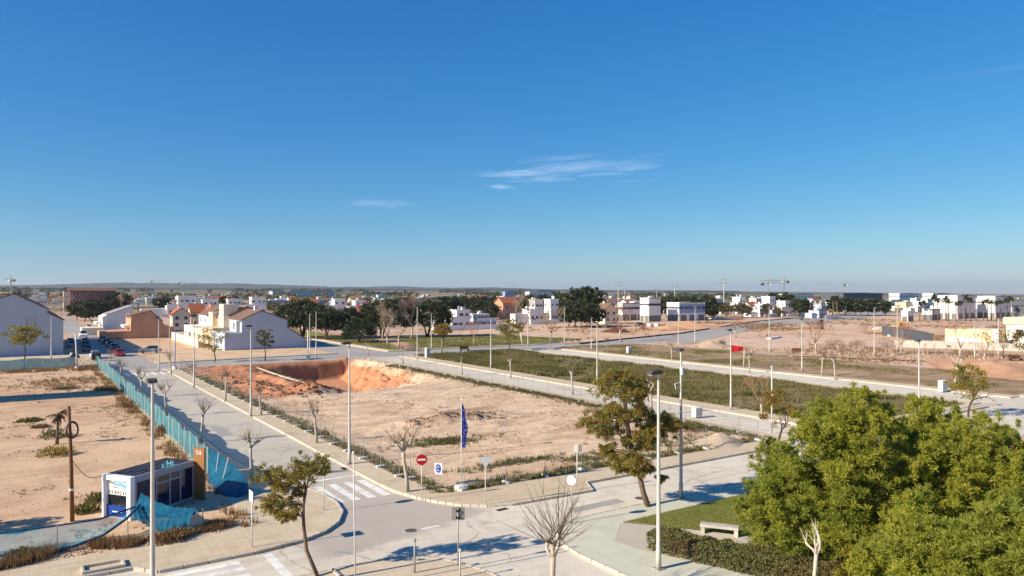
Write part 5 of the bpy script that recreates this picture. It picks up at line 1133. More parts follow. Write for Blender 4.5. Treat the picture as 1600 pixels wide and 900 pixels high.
# heaps
def heap(label, xy, r, h, mat, seed, name='soil_heap', sq=1., cat='heap'):
    n = 26; V = []; fs = []; rings_ = 9
    for i in range(rings_ + 1):
        f = i / rings_
        for k in range(n):
            t = 2 * PI * k / n; e = 1 + .35 * (float(fbm(math.cos(t) * 1.5 + seed, math.sin(t) * 1.5 + f, 3)) - .45); V.append((math.cos(t) * r * f * e, math.sin(t) * r * sq * f * e, -.1 + h * (1 - f) ** 1.15 * (.8 + .45 * float(fbm(math.cos(t) * f * 4 + seed, math.sin(t) * f * 4, 4)))))
    for i in range(rings_):
        for k in range(n): fs.append((i * n + k, i * n + (k + 1) % n, (i + 1) * n + (k + 1) % n, (i + 1) * n + k))
    m = MB(); m.add(V, fs); return tag(put(name, m.mesh(name, mat, True), None, (*xy, 0), seed), label, cat)
heap('pale gravel heap at the right end of the plot', G(1122, 692), 2.5, 1.0, 'gravel_heap', 1.3, 'gravel_heap')
heap('wide orange earth heap on the cleared lot', G(1075, 512), 15, 2.4, 'orange_soil', 2.6, sq=.6); heap('smaller orange earth heap left on the cleared lot', G(1045, 514), 8, 1.6, 'orange_soil', 4.1)
heap('raised reddish earth bank before the yellow house', G(1545, 577), 15, 1.5, 'orange_soil', 3.7, 'earth_bank', .55); heap('dark earth heap on the cleared lot behind the reddish bare tree', G(962, 518), 5, 1.8, 'rust_iron', 5.2); heap('low pale earth heap before the boundary wall', G(1400, 517), 9, 2.2, 'orange_soil', 6.3); heap('low earth bank beside the diagonal road', G(1110, 541), 6, 1.4, 'rubble_ground', 7.1)
o = heap('grey plastic sheet crumpled on the dark soil patch', G(650, 661), 1.7, .35, 'tarp', 8.8, 'plastic_sheet', .5, 'sheet'); heap('pale rubble sack heap at the bottom left corner', (-.7, 42.7), .9, .45, 'tarp', 9.9, 'rubble_sack', .6, 'sack')
o = tag(put('pit_pipe', MB().tube([(*G(402, 577), .25), (*G(440, 590), .2), (*G(500, 607), .15)], .13, 7).mesh('pit_pipe', 'concrete', True)), 'pale pipe lying along the left edge of the pit', 'pipe')
# tree pits framed by low kerbs in the near pavement
for x, y, w2, lb in ((11.35, 33.0, 1.3, 'low kerb frame round the foreground olive tree'),):
    t = thing('tree_pit', lb, 'kerb frame', (x, y, 0)); 
    for a in (-1, 1): put('edging', MB().bevbox(a * .8 - .06, a * .8 + .06, -1.1, .35, -.02, .09, .01).mesh('edging', 'kerb'), t)
t = thing('kerb_island', 'low kerb frame of an empty planting pit at the bottom left', 'kerb frame', (3.3, 39.6, 0), .0)
for x0, x1, y0, y1 in ((-.9, .9, -.5, -.38), (-.9, .9, .38, .5), (-.9, -.78, -.38, .38), (.78, .9, -.38, .38)): put('edging', MB().bevbox(x0, x1, y0, y1, -.02, .13, .012).mesh('edging', 'kerb'), t)
# ------------------------------------------------------------------ small street furniture
def cabinet(px, py, label, w_=.8, h_=1.1, mat='concrete_white'):
    t = thing('utility_box', label, 'utility box', (*G(px, py), 0), RND.uniform(-.1, .1)); put('body', MB().bevbox(-w_ / 2, w_ / 2, -.3, .3, 0, h_, .03).mesh('body', mat), t); put('door', MB().box(-w_ / 2 + .06, w_ / 2 - .06, -.312, -.301, .15, h_ - .1).mesh('door', 'post_white'), t)
cabinet(983, 553, 'white utility box beside the far parallel road', 1.0, 1.5); cabinet(1473, 611, 'large pale utility box on the far parallel road near the yellow green tree', 1.3, 1.4); cabinet(668, 558, 'white utility box at the corner of the parallel road', .9, 1.9); cabinet(1089, 651, 'pale utility box between the pines and the feathery tree', 1.0, .95)
def dark_bench(px, py, label, rz=.3):
    t = thing('bench', label, 'bench', (*G(px, py), 0), rz, 'dark benches'); put('seat', MB().box(-1.1, 1.1, -.3, .3, .4, .5).mesh('seat', 'rust_iron'), t); put('backrest', MB().box(-1.1, 1.1, .26, .34, .55, 1.05).mesh('backrest', 'rust_iron'), t)
    for s in (-.9, .9): put('leg', MB().box(s - .06, s + .06, -.28, .28, 0, .4).mesh('leg', 'black'), t)
dark_bench(1246, 552, 'dark bench on the rubble strip right of the red flag', -.6); dark_bench(1587, 564, 'dark bench at the far right before the yellow house', -.6); dark_bench(726, 549, 'dark bench at the edge of the back road', 0)
t = thing('waste_container', 'dark waste container at the end of the netting fence', 'container', (*G(150, 563), 0), .1); put('body', MB().bevbox(-.7, .7, -.55, .55, .15, 1.25, .08).mesh('body', 'black'), t); put('lid', MB().bevbox(-.74, .74, -.6, .6, 1.25, 1.45, .08).mesh('lid', 'lamp_dark'), t)
for sx in (-.5, .5):
    for sy in (-.4, .4): put('wheel', MB().tube([(sx - .04, sy, .1), (sx + .04, sy, .1)], .1, 10).mesh('wheel', 'tyre'), t)

# saplings tied to stakes along the rubble strip
sap_tk = MB().tube([(0, 0, -.05), (.03, .02, 1.4), (-.02, .05, 2.5)], [.04, .03, .015], 6).mesh('stem', 'bark'); _m = MB()
for k in range(9): _a = k * 2.4; _z = 1.6 + k * .1; _m.tube([(0, .03, _z), (.3 * math.cos(_a), .3 * math.sin(_a), _z + .35), (.5 * math.cos(_a), .5 * math.sin(_a), _z + .75)], [.02, .014, .006], 4)
sap_tw = _m.mesh('twigs', 'twig'); sap_st = MB().tube([(.15, 0, -.05), (.15, 0, 1.5)], .035, 6).mesh('stake', 'wood_pole')
ORD = 'first second third fourth fifth sixth seventh eighth ninth tenth eleventh twelfth thirteenth fourteenth fifteenth sixteenth seventeenth eighteenth'.split()
for i, (px, py) in enumerate(((1264, 551), (1292, 552), (1316, 553), (1338, 554), (1386, 555), (1388, 571), (1445, 557), (1460, 557), (1538, 560), (1552, 561))):
    t = thing('sapling', 'bare sapling tied to a stake on the rubble strip, ' + ORD[i] + ' from the left', 'sapling', (*G(px, py), 0), i, 'saplings on the rubble strip'); put('stem', sap_tk, t); put('twigs', sap_tw, t); put('stake', sap_st, t)
# leftovers of building work on the lots
for i, (px, py, lx, ly, rz, lb) in enumerate(((1372, 513, 9, 2.4, .4, 'long pale concrete slab on the bare lot left of the digger'), (1395, 524, 6, 1.6, .3, 'short concrete slab on the bare lot behind the boundary wall'), (1210, 528, 10, 1.2, .35, 'narrow concrete strip beside the diagonal road'), (1120, 497, 16, 1.5, .3, 'long concrete strip at the far side of the cleared lot'))):
    t = thing('concrete_slab', lb, 'slab', (*G(px, py), -.15), rz); put('slab', MB().bevbox(-lx / 2, lx / 2, -ly / 2, ly / 2, 0, .45, .05).mesh('slab', 'concrete_white'), t)
t = thing('advert_column', 'dark upright advert column beside the diagonal road', 'column', (*G(1283, 514), -.15)); put('body', MB().bevbox(-.8, .8, -.4, .4, .2, 3.4, .06).mesh('body', 'lamp_dark'), t); put('plinth', MB().box(-.95, .95, -.55, .55, -.05, .2).mesh('plinth', 'concrete'), t)
simple('digger_yellow', srgb(214, 160, 36), .5, .1, 2)
t = thing('excavator', 'small yellow excavator with raised arm on the bare lot', 'excavator', (*G(1402, 516), -.15), -.4)
for y in (-.9, .9): put('track', MB().prism([(-1.5, .3), (-1.3, .65), (1.3, .65), (1.5, .3), (1.3, .0), (-1.3, .0)], y - .25, y + .25).mesh('track', 'black'), t)
put('body', MB().bevbox(-1.7, .8, -1.0, 1.0, .75, 1.7, .1).mesh('body', 'digger_yellow'), t); c_ = put('cab', MB().bevbox(-.2, 1.1, -1.0, .0, 1.2, 2.75, .08).mesh('cab', 'digger_yellow'), t); put('window', MB().box(-.05, 1.0, -1.015, -1.003, 1.85, 2.6).mesh('window', 'dark_glass'), c_)
put('boom', MB().tube([(.6, .4, 1.4), (2.2, .4, 3.6), (3.6, .4, 3.4)], [.22, .2, .16], 6).mesh('boom', 'digger_yellow'), t); put('stick', MB().tube([(3.6, .4, 3.4), (4.3, .4, 1.3)], [.16, .12], 6).mesh('stick', 'digger_yellow'), t); put('bucket', MB().prism([(4.0, 1.3), (4.6, 1.3), (4.5, .6), (3.9, .5)], .0, .8).mesh('bucket', 'black'), t)
for i, (px, py, lb) in enumerate(((1016, 510, 'pallet of pale sacks before the tall white block'), (1026, 510, 'second pallet of pale sacks right of the first'), (946, 512, 'pallet of dark blocks behind the reddish bare tree'), (1004, 513, 'pallet of reddish bricks left of the pale sacks'))):
    t = thing('pallet_stack', lb, 'pallet', (*G(px, py), -.15), .3 * i); put('pallet', MB().box(-.9, .9, -.9, .9, 0, .16).mesh('pallet', 'wood_pole'), t); put('load', MB().bevbox(-.85, .85, -.85, .85, .162, 1.3, .1).mesh('load', ('concrete_white', 'concrete_white', 'lamp_dark', 'wall_brick')[i]), t)

# ------------------------------------------------------------------ cars
def car_meshes():
    body = MB()
    prof = [(-2.1, .32), (-2.12, .6), (-2.05, .82), (-1.55, .9), (-1.0, .93), (1.05, .92), (1.75, .84), (2.05, .68), (2.1, .45), (2.05, .3), (-1.0, .26)]
    for s in (1,):
        body.prism(prof, -.84, .84)
    cab = [(-1.75, .9, .74), (-1.35, 1.42, .6), (.1, 1.46, .6), (1.0, .9, .74)]
    vs = []; 
    for x, z, hw in cab: vs += [(x, -hw, z), (x, hw, z)]
    body.add(vs, [(0, 1, 3, 2), (2, 3, 5, 4), (4, 5, 7, 6), (0, 2, 4, 6), (1, 7, 5, 3), (0, 6, 7, 1)])
    me = body.mesh('body', 'white_paint'); bm = bmesh.new(); bm.from_mesh(me); bmesh.ops.bevel(bm, geom=[e for e in bm.edges if e.calc_length() > .25], offset=.05, segments=2, affect='EDGES', clamp_overlap=True); bm.to_mesh(me); bm.free()
    gl = {}
    q = lambda a, b_, c_, d: MB().add([a, b_, c_, d], [(0, 1, 2, 3)])
    m = MB(); m.add([(1.0 - .02, -.68, .95), (.98, .68, .95), (.18, .55, 1.42), (.18, -.55, 1.42)], [(0, 1, 2, 3)]); m.v = [(x + .05, y, z + .03) for x, y, z in m.v]; gl['windscreen'] = m.mesh('windscreen', 'dark_glass')
    m = MB(); m.add([(-1.73, -.66, .97), (-1.73, .66, .97), (-1.42, .54, 1.38), (-1.42, -.54, 1.38)], [(0, 1, 2, 3)]); m.v = [(x - .06, y, z + .02) for x, y, z in m.v]; gl['rear_window'] = m.mesh('rear_window', 'dark_glass')
    for s in (-1, 1):
        m = MB(); m.add([(-1.45, s * .735, .98), (.72, s * .735, .98), (.05, s * .645, 1.37), (-1.22, s * .645, 1.37)], [(0, 1, 2, 3)]); m.v = [(x, y + s * .012, z) for x, y, z in m.v]; gl['side_window' + ('' if s < 0 else '_')] = m.mesh('side_window', 'dark_glass')
    wh = MB().tube([(0, -.1, 0), (0, .1, 0)], .31, 16).mesh('tyre', 'tyre'); rim = MB().tube([(0, -.11, 0), (0, .11, 0)], .18, 10).mesh('rim', 'rim')
    hl = MB().box(2.0, 2.12, -.12, .12, .58, .72).mesh('headlight', 'white_paint'); tl_ = MB().box(-2.14, -2.06, -.1, .1, .62, .8).mesh('taillight', 'sign_red'); np_ = MB().box(2.1, 2.125, -.26, .26, .38, .5).mesh('number_plate', 'white_paint')
    return me, gl, wh, rim, hl, tl_, np_
CM = car_meshes()
def paint(n, c): simple(n, c, .3, .03, 1, spec=.6); return MATS[n]
paints = {'white': paint('car_white', srgb(232, 232, 232)), 'red': paint('car_red', srgb(176, 24, 28)), 'black': paint('car_black', srgb(30, 32, 36)), 'blue': paint('car_blue', srgb(60, 76, 120)), 'silver': paint('car_silver', srgb(150, 154, 160)), 'grey': paint('car_grey', srgb(86, 90, 96))}
def car(xy, rz, colour, label, sc=(1, 1, 1), z=ZR + .005, name='parked_car', cat='car', grp='cars parked on the side street'):
    t = thing(name, label, cat, (*xy, z), rz, grp, sc); b_ = put('body', CM[0], t); b_.material_slots[0].link = 'OBJECT'; b_.material_slots[0].material = paints[colour]
    for k, me in CM[1].items(): put(k.rstrip('_'), me, t)
    for x in (-1.3, 1.3):
        for y in (-.76, .76): w_ = put('wheel', CM[2], t, (x, y, .31)); put('rim', CM[3], w_)
    for y in (-.6, .6): put('headlight', CM[4], t, (0, y, 0)); put('taillight', CM[5], t, (0, y, 0))
    put('number_plate', CM[6], t); return t
for px, py, rz, c_, lb in ((148.5, 559, S_, 'white', 'white car nearest the junction at the end of the netting fence'), (187, 555, S_, 'red', 'red car parked at the corner of the sandy house lot'), (182, 550.5, S_, 'black', 'black car just behind the red one'), (178, 545, N_, 'silver', 'silver car third in the shaded row behind the red one'), (172, 541.5, S_, 'blue', 'bluish car in the middle of the shaded row'), (165, 537, N_, 'black', 'dark car farther back in the shaded row'), (160, 533.5, S_, 'grey', 'grey car near the far end of the shaded row'),
        (136, 548, S_, 'grey', 'grey car behind the white car in the shaded street'), (134, 541.5, S_, 'black', 'black car second behind the white car'), (132, 536, N_, 'silver', 'silver car third behind the white car'), (112, 541, S_, 'silver', 'silver car in deep shade beside the gable building'), (110, 536.5, S_, 'black', 'dark car in deep shade beside the gable building')): car(G(px, py), rz, c_, lb)
car(G(130, 527.5), S_, 'white', 'white van parked in the sun far up the shaded street', (1.1, 1.05, 1.45), name='parked_van', cat='van'); car(G(139, 513), S_, 'white', 'small white car far up the street beyond the dark tree', grp='cars parked on the side street')
car(G(234.5, 551), W_ - .15, 'silver', 'silver white car standing alone on the sandy house lot', (1.05, 1, 1.12), z=-.1, name='parked_car')
t = thing('red_flag', 'bright red flag hung from a street lamp above the weedy plot', 'flag', (*G(1142, 640), 0)); V = []; fs = []
for i in range(11):
    for k in range(5):
        u_ = i / 10; q = .08 + 1.3 * u_; wv = .09 * math.sin(u_ * 7 + k * .5) * u_; V.append((q * CA + wv * SA, -q * SA + wv * CA, 7.05 - .7 * k / 4 * (1 - .35 * u_) - .22 * u_ * u_))
for i in range(10):
    for k in range(4): fs.append((i * 5 + k, (i + 1) * 5 + k, (i + 1) * 5 + k + 1, i * 5 + k + 1))
m = MB(); m.add(V, fs); put('cloth', m.mesh('cloth', 'red_paint', True, fix=False), t)
for z in (6.4, 7.0): put('bracket', MB().lathe([(.09, 0), (.09, .06)], 8, (0, 0, z)).mesh('bracket', 'galv'), t)
car(G(1000, 509), .2, 'grey', 'grey car parked before the white industrial hall', z=-.15, grp='cars by the industrial halls')
car(G(715, 505), .3, 'white', 'white car parked beside the white flat roofed villa', z=-.15, grp='cars by the villas'); car(G(1590, 513), .0, 'black', 'black car on the terrace of the yellow house', z=-.15, grp='cars by the villas')
t = thing('motorcycle', 'dark motorcycle parked in front of the gable building', 'motorcycle', (*G(117, 560), 0.0), .5)
for x in (-.65, .65): put('wheel', MB().tube([(x, -.06, .3), (x, .06, .3)], .3, 14).mesh('wheel', 'tyre'), t)
put('frame', MB().prism([(-.7, .45), (-.5, .85), (.1, .8), (.35, .95), (.6, .6), (.2, .3), (-.3, .3)], -.14, .14).mesh('frame', 'black'), t); put('handlebar', MB().tube([(.35, -.35, 1.05), (.42, 0, 1.0), (.35, .35, 1.05)], .025, 5).mesh('handlebar', 'galv'), t); put('top_box', MB().bevbox(-.85, -.5, -.2, .2, .85, 1.15, .04).mesh('top_box', 'white_paint'), t)

# ------------------------------------------------------------------ houses
win_me = MB().box(-.65, .65, -.06, .03, -.7, .7).mesh('window', 'wall_white'); pane_me = MB().box(-.55, .55, -.075, -.062, -.6, .6).mesh('pane', 'far_glass')
win_dk = MB().box(-.65, .65, -.03, .03, -.7, .7).mesh('window', 'far_glass')
door_me = MB().box(-.55, .55, -.06, .03, 0, 2.2).mesh('door', 'shade_shutter'); gar_me = MB().box(-1.4, 1.4, -.06, .03, 0, 2.3).mesh('garage_door', 'shade_shutter')
def win(parent, x, y, z, face='y', w_=1., h_=1., detail=True):
    o = put('window', win_me if detail else win_dk, parent, (x, y, z), 0 if face == 'y' else -PI / 2, (w_, 1, h_))
    if detail: put('pane', pane_me, o)
    return o
def slabs(parent, prof, y0, y1, pairs, mat, th=.2, ov=.25):
    for i, j in pairs:
        (xa, za), (xb, zb) = prof[i], prof[j]; d = Vector((xb - xa, 0, zb - za)).normalized(); nn = Vector((-d.z, 0, d.x)); nn = nn if nn.z > 0 else -nn
        a = Vector((xa, 0, za)) - d * ov; c_ = Vector((xb, 0, zb)) + d * ov; P_ = [a + nn * .03, c_ + nn * .03, c_ + nn * (.03 + th), a + nn * (.03 + th)]
        put('roof', MB().prism([(p.x, p.z) for p in P_], y0 - .15, y1 + .15).mesh('roof', mat), parent)
def profile_house(name, label, prof, y0, y1, wall, roof, pairs, cat='house', group=None):
    t = thing(name, label, cat, (0, 0, 0), 0, group); put('wall', MB().prism(prof, y0, y1).mesh('wall', wall), t); slabs(t, prof, y0, y1, pairs, roof); return t
# big gable building at the left edge, its end wall in shade
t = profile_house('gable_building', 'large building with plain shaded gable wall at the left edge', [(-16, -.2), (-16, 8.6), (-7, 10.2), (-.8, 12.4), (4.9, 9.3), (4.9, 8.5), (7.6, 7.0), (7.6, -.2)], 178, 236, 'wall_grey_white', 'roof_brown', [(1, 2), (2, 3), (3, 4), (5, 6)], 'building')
for y in range(184, 234, 8):
    for z in (2.0, 5.0): win(t, 7.62, y, z, 'x').rotation_euler.z = PI / 2
put('chimney', MB().box(-.2, .5, 182, 182.7, 11.5, 13.2).mesh('chimney', 'wall_terracotta'), t)
# terracotta house and its white neighbour
o_ = [PY(*p, 229) for p in ((158, 529), (158, 519), (204, 517), (205, 494), (219, 490), (235, 486.5), (253, 501), (258, 509), (272, 511), (272, 529))]
t = profile_house('terracotta_house', 'terracotta coloured house with gable end and garden wall', o_, 229, 241, 'wall_terracotta', 'roof_brown', [(3, 4), (4, 5), (5, 6)])
for i in range(3): win(t, o_[2][0] - .02, 231 + i * 3.4, 6.0, 'x', .8, .9)
put('chimney', MB().box(o_[5][0] - .4, o_[5][0] + .4, 234, 234.8, 9, 10.6).mesh('chimney', 'wall_cream'), t); put('balcony', MB().box(o_[2][0] - 1.4, o_[2][0] - .01, 231, 239, 2.8, 3.5).mesh('balcony', 'wall_white'), t)
o_ = [PY(*p, 262) for p in ((160, 517), (160, 495), (168, 492), (207, 479), (207, 517))]
t = profile_house('white_house', 'white house with grey lean roof behind the terracotta house', o_, 262, 276, 'wall_white', 'roof_grey', [(2, 3)])
for i in range(3): win(t, o_[0][0] - .02, 264 + i * 4, 4.5, 'x')
put('garden_wall', MB().box(o_[0][0] - 6, o_[0][0] - .05, 254, 262, -.2, 2.0).mesh('garden_wall', 'wall_cream'), t); put('balcony', MB().box(o_[0][0] - 1.6, o_[0][0] - .01, 264, 272, 2.6, 3.4).mesh('balcony', 'wall_white'), t)
# the row of houses: white end gable in shade, sunlit fronts facing the sandy lot
A = [PY(*p, 171) for p in ((351, 547), (351, 520.5), (378.5, 520.5), (378.5, 500), (408, 486), (449, 500.5), (449, 511.5), (476, 529), (480, 544))]
A[0] = (A[0][0], -.2); A[-1] = (A[-1][0], -.2)
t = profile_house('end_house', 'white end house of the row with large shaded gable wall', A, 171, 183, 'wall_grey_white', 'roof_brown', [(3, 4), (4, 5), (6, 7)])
xl = A[1][0]; xm = A[2][0]
put('parapet', MB().box(xl - .05, xm, 170.9, 171.15, A[1][1], A[1][1] + .15).mesh('parapet', 'wall_white'), t)
for y in (174, 178.5): win(t, xm - .02, y, A[1][1] + 1.2, 'x', .8, 1.2); win(t, xl - .02, y, 1.7, 'x', .9, 1.)
put('terrace_arch', MB().prism([(xm - 1.3, A[1][1]), (xm - 1.3, A[1][1] + 2.6), (xm, A[1][1] + 2.9), (xm, A[1][1] + 2.5), (xm - .5, A[1][1] + 2.2), (xm - .5, A[1][1])], 171.05, 171.4).mesh('terrace_arch', 'wall_white'), t)
put('door', door_me, t, (xl - .02, 181, -.1), -PI / 2); put('chimney', MB().box(A[4][0] - .4, A[4][0] + .3, 175, 175.8, A[4][1] - .6, A[4][1] + 1.2).mesh('chimney', 'wall_white'), t)
rows = [(183.2, 195, 'wall_beige', .6, 'beige house with square cream tower behind the white end house', 'wall_cream', 3.2), (195.2, 207, 'wall_cream', -.2, 'cream house with sunlit terrace in the middle of the row', 'wall_cream', 1.8), (207.2, 219, 'wall_white', .1, 'white house with greenish front at the far end of the row', 'wall_white', 0)]
for y0, y1, wl, dz, lb, tw_, th_ in rows:
    B = [(x, z + (dz if z > 1 else 0)) for x, z in A]; t = profile_house('row_house', lb, B, y0, y1, wl, 'roof_brown', [(3, 4), (4, 5), (6, 7)], group='row houses')
    for y in (y0 + 2.5, y0 + 6, y0 + 9.3): win(t, xl - .02, y, 1.8, 'x', .8, 1.); win(t, xm - .02, y, B[1][1] + 1.3, 'x', .8, .9)
    put('door', door_me, t, (xl - .02, y0 + 4.2, -.1), -PI / 2)
    if th_: tx = xm + 1.0; put('tower', MB().box(xm - 1.2, xm + 2.2, y0 + .6, y0 + 5.0, B[1][1], B[4][1] + th_ - 2.4).mesh('tower', tw_), t); win(t, xm - 1.22, y0 + 3, B[4][1] + th_ - 3.8, 'x', .5, .6)
    put('garden_wall', MB().box(xl - 3.2, xl - 3.0, y0, y1, -.2, 1.9).mesh('garden_wall', 'wall_cream'), t)
# ---- generic houses placed on sight lines
def hroot(px0, px1, Yc, k, name, label, cat, group=None):
    Wm = (px1 - px0) * Yc / F; w_ = Wm / (CA + SA * k); d_ = k * w_; c0 = atd((px0 + px1) / 2, Yc + (SA * w_ + CA * d_) / 2); z = zg(*c0)
    return thing(name, label, cat, (c0[0], c0[1], z), 0, group), w_, d_, z
def villa(px0, px1, Yc, pyt, label, wall='wall_white', k=.9, name='white_villa', up=.62, side=1, group='flat roofed villas', trim='wall_white', nw=3, detail=True):
    t, w_, d_, z = hroot(px0, px1, Yc, k, name, label, 'house', group); h = zt(pyt, Yc + 3) - z; h1 = h * .5 if h > 4.5 else h; x0, x1, y0, y1 = -w_ / 2, w_ / 2, -d_ / 2, d_ / 2
    put('ground_floor', MB().box(x0, x1, y0, y1, -.5, h1).mesh('ground_floor', wall), t); hw = h1 * RND.uniform(.7, .95); put('wing', MB().box(x0 - w_ * RND.uniform(.4, .9), x0 - .04, y0 + d_ * .25, y1 - .3, -.5, hw).mesh('wing', wall), t); put('parapet', MB().box(x0 - .1, x1 + .1, y0 - .1, y1 + .1, h1, h1 + .3).mesh('parapet', trim), t)
    if h > 4.5:
        ux0, ux1 = (x0, x0 + w_ * up) if side < 0 else (x1 - w_ * up, x1); put('upper_floor', MB().box(ux0, ux1, y0 + .4, y1 - d_ * .2, h1 + .3, h - .3).mesh('upper_floor', wall), t); put('roof_slab', MB().box(ux0 - .3, ux1 + .3, y0 + .1, y1 - d_ * .2 + .3, h - .3, h).mesh('roof_slab', trim), t)
        for i in range(max(1, nw - 1)): win(t, ux0 + (ux1 - ux0) * (i + .3 + .4 * RND.random()) / max(1, nw - 1), y0 + .38, (h1 + h) / 2, 'y', RND.uniform(.7, 1.6), .7, detail)
        for i in range(max(1, nw - 1)): win(t, ux0 - .02, y0 + .4 + (d_ * .8) * (i + .3 + .4 * RND.random()) / max(1, nw - 1), (h1 + h) / 2, 'x', .7, .6, detail)
        put('balcony_rail', MB().box(x0, x1, y0 - .06, y0 + .06, h1 + .32, h1 + 1.1).mesh('balcony_rail', trim), t)
    for i in range(nw): win(t, x0 + w_ * (i + .5) / nw, y0 - .02, h1 * .5, 'y', 1.1, .9, detail); win(t, x0 - .02, y0 + d_ * (i + .5) / nw, h1 * .5, 'x', .6, .6, detail)
    for i in range(3): q = RND.uniform(-.35, .35) * w_; put('roof_unit', MB().cbox(q, RND.uniform(-.2, .3) * d_, (h if (h > 4.5 and (q - (ux0 + ux1) / 2) ** 2 < (w_ * up / 2 - .6) ** 2) else h1 + .3) - .02, RND.uniform(.7, 1.4), RND.uniform(.6, 1.2), RND.uniform(.6, 1.3)).mesh('roof_unit', 'roof_grey' if i else 'wall_white'), t)
    put('door', door_me, t, (x0 + w_ * .3, y0 - .03, -.1)); put('garden_wall', MB().box(x0 - 4, x1 + 2, y0 - 6.2, y0 - 6, -.4, 1.7).mesh('garden_wall', 'wall_white'), t)
    return t
def gable(px0, px1, Yc, pyt, label, wall='wall_cream', roof='roof_tile', k=.8, name='tiled_house', group='tiled houses', ridge='x', nw=2, cat='house', detail=True, rise=.3):
    t, w_, d_, z = hroot(px0, px1, Yc, k, name, label, cat, group); h = zt(pyt, Yc + 4) - z; e = h * (1 - rise); x0, x1, y0, y1 = -w_ / 2, w_ / 2, -d_ / 2, d_ / 2
    if ridge == 'x':
        put('wall', MB().prism([(y0, -.5), (y0, e), (0, h), (y1, e), (y1, -.5)], x0, x1, 'x').mesh('wall', wall), t); s = (h - e) / (d_ / 2)
        for sg in (-1, 1): put('roof', MB().prism([(sg * (d_ / 2 + .5), e - .5 * s + .03), (0, h + .03), (0, h + .28), (sg * (d_ / 2 + .5), e - .5 * s + .28)], x0 - .4, x1 + .4, 'x').mesh('roof', roof), t)
    else:
        put('wall', MB().prism([(x0, -.5), (x0, e), (0, h), (x1, e), (x1, -.5)], y0, y1).mesh('wall', wall), t); s = (h - e) / (w_ / 2)
        for sg in (-1, 1): put('roof', MB().prism([(sg * (w_ / 2 + .5), e - .5 * s + .03), (0, h + .03), (0, h + .28), (sg * (w_ / 2 + .5), e - .5 * s + .28)], y0 - .4, y1 + .4).mesh('roof', roof), t)
    for zz in ((e * .3, e * .75) if e > 5 else (e * .5,)):
        for i in range(nw): win(t, x0 + w_ * (i + .5) / nw, y0 - .02, zz, 'y', 1, .9, detail); win(t, x0 - .02, y0 + d_ * (i + .5) / nw, zz, 'x', 1, .9, detail)
    put('chimney', MB().box(-.4, .4, d_ * .12, d_ * .12 + .8, h - 1.2, h + .9).mesh('chimney', wall), t); return t
def hall(px0, px1, Yc, pyt, label, wall='wall_white', roof='roof_grey', k=.6, name='industrial_hall', nd=2, band=None, strip=True):
    t, w_, d_, z = hroot(px0, px1, Yc, k, name, label, 'building', 'halls and sheds'); h = zt(pyt, Yc + 4) - z; x0, x1, y0, y1 = -w_ / 2, w_ / 2, -d_ / 2, d_ / 2
    put('wall', MB().box(x0, x1, y0, y1, -.5, h).mesh('wall', wall), t); put('roof', MB().prism([(x0 - .2, h + .02), (0, h + h * .08), (x1 + .2, h + .02)], y0 - .2, y1 + .2).mesh('roof', roof), t)
    put('parapet', MB().box(x0 - .08, x1 + .08, y0 - .08, y0 + .2, h, h + .5).mesh('parapet', wall), t); put('parapet', MB().box(x0 - .08, x0 + .2, y0 + .2, y1, h, h + .5).mesh('parapet', wall), t)
    for i in range(nd): put('garage_door', gar_me, t, (x0 + w_ * (i + .5) / nd, y0 - .03, -.1), 0, (1.3, 1, min(1.2, h / 4))); put('garage_door', gar_me, t, (x0 - .03, y0 + d_ * (i + .5) / nd, -.1), -PI / 2, (.8, 1, min(1.2, h / 4)))
    if strip:
        for i in range(nd * 2): win(t, x0 + w_ * (i + .5) / (nd * 2), y0 - .03, h * .75, 'y', 1.6, .7, False); win(t, x0 - .03, y0 + d_ * (i + .5) / (nd * 2), h * .75, 'x', .9, .5, False)
    if band: put('band', MB().box(x0 - .05, x1 + .05, y0 - .05, y0 + .01, h * .45, h * .95).mesh('band', band), t)
    return t
# middle distance, left to right
gable(262, 300, 255, 481, 'left of three red tiled houses behind the row', 'wall_cream', 'roof_tile', 1.1, ridge='y'); gable(292, 322, 268, 476, 'middle one of three red tiled houses behind the row', 'wall_cream', 'roof_tile', 1.1, ridge='x'); gable(315, 345, 262, 478, 'right of three red tiled houses behind the row', 'wall_cream', 'roof_tile', 1.0, ridge='y')
villa(260, 305, 380, 462, 'long white house with green fascia behind the red roofs', k=.4, nw=4); villa(300, 340, 400, 468, 'white villa row second block behind the red roofs', k=.4, nw=4); villa(340, 378, 410, 467, 'white villa row third block behind the cream tower', k=.5, nw=4); villa(375, 416, 400, 464, 'white villa with large upper storey left of the domed trees', k=.6, nw=4)
hall(410, 512, 640, 470, 'long grey green glasshouse shed behind the domed trees', 'wall_blue', 'roof_grey', .3, nd=4)
villa(506, 540, 400, 467, 'white villa behind the second domed tree', k=.7); villa(538, 572, 420, 469, 'white villa above the brick coloured house', k=.7); villa(570, 600, 410, 468, 'white villa behind the broad domed tree', k=.7)
gable(555, 583, 268, 478, 'brick coloured house with steep roof between the domed trees', 'wall_terracotta', 'roof_tile', .9, ridge='x', rise=.4)
gable(655, 680, 420, 470, 'cream house hidden behind the right domed tree', 'wall_cream', 'roof_brown')
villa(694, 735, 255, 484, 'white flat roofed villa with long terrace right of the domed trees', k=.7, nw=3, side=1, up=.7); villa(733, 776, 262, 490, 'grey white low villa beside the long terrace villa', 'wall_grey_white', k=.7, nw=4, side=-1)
gable(772, 810, 345, 465, 'terracotta house with shallow tiled roof behind the pale bare tree', 'wall_terracotta', 'roof_tile', .9, ridge='x', rise=.25)
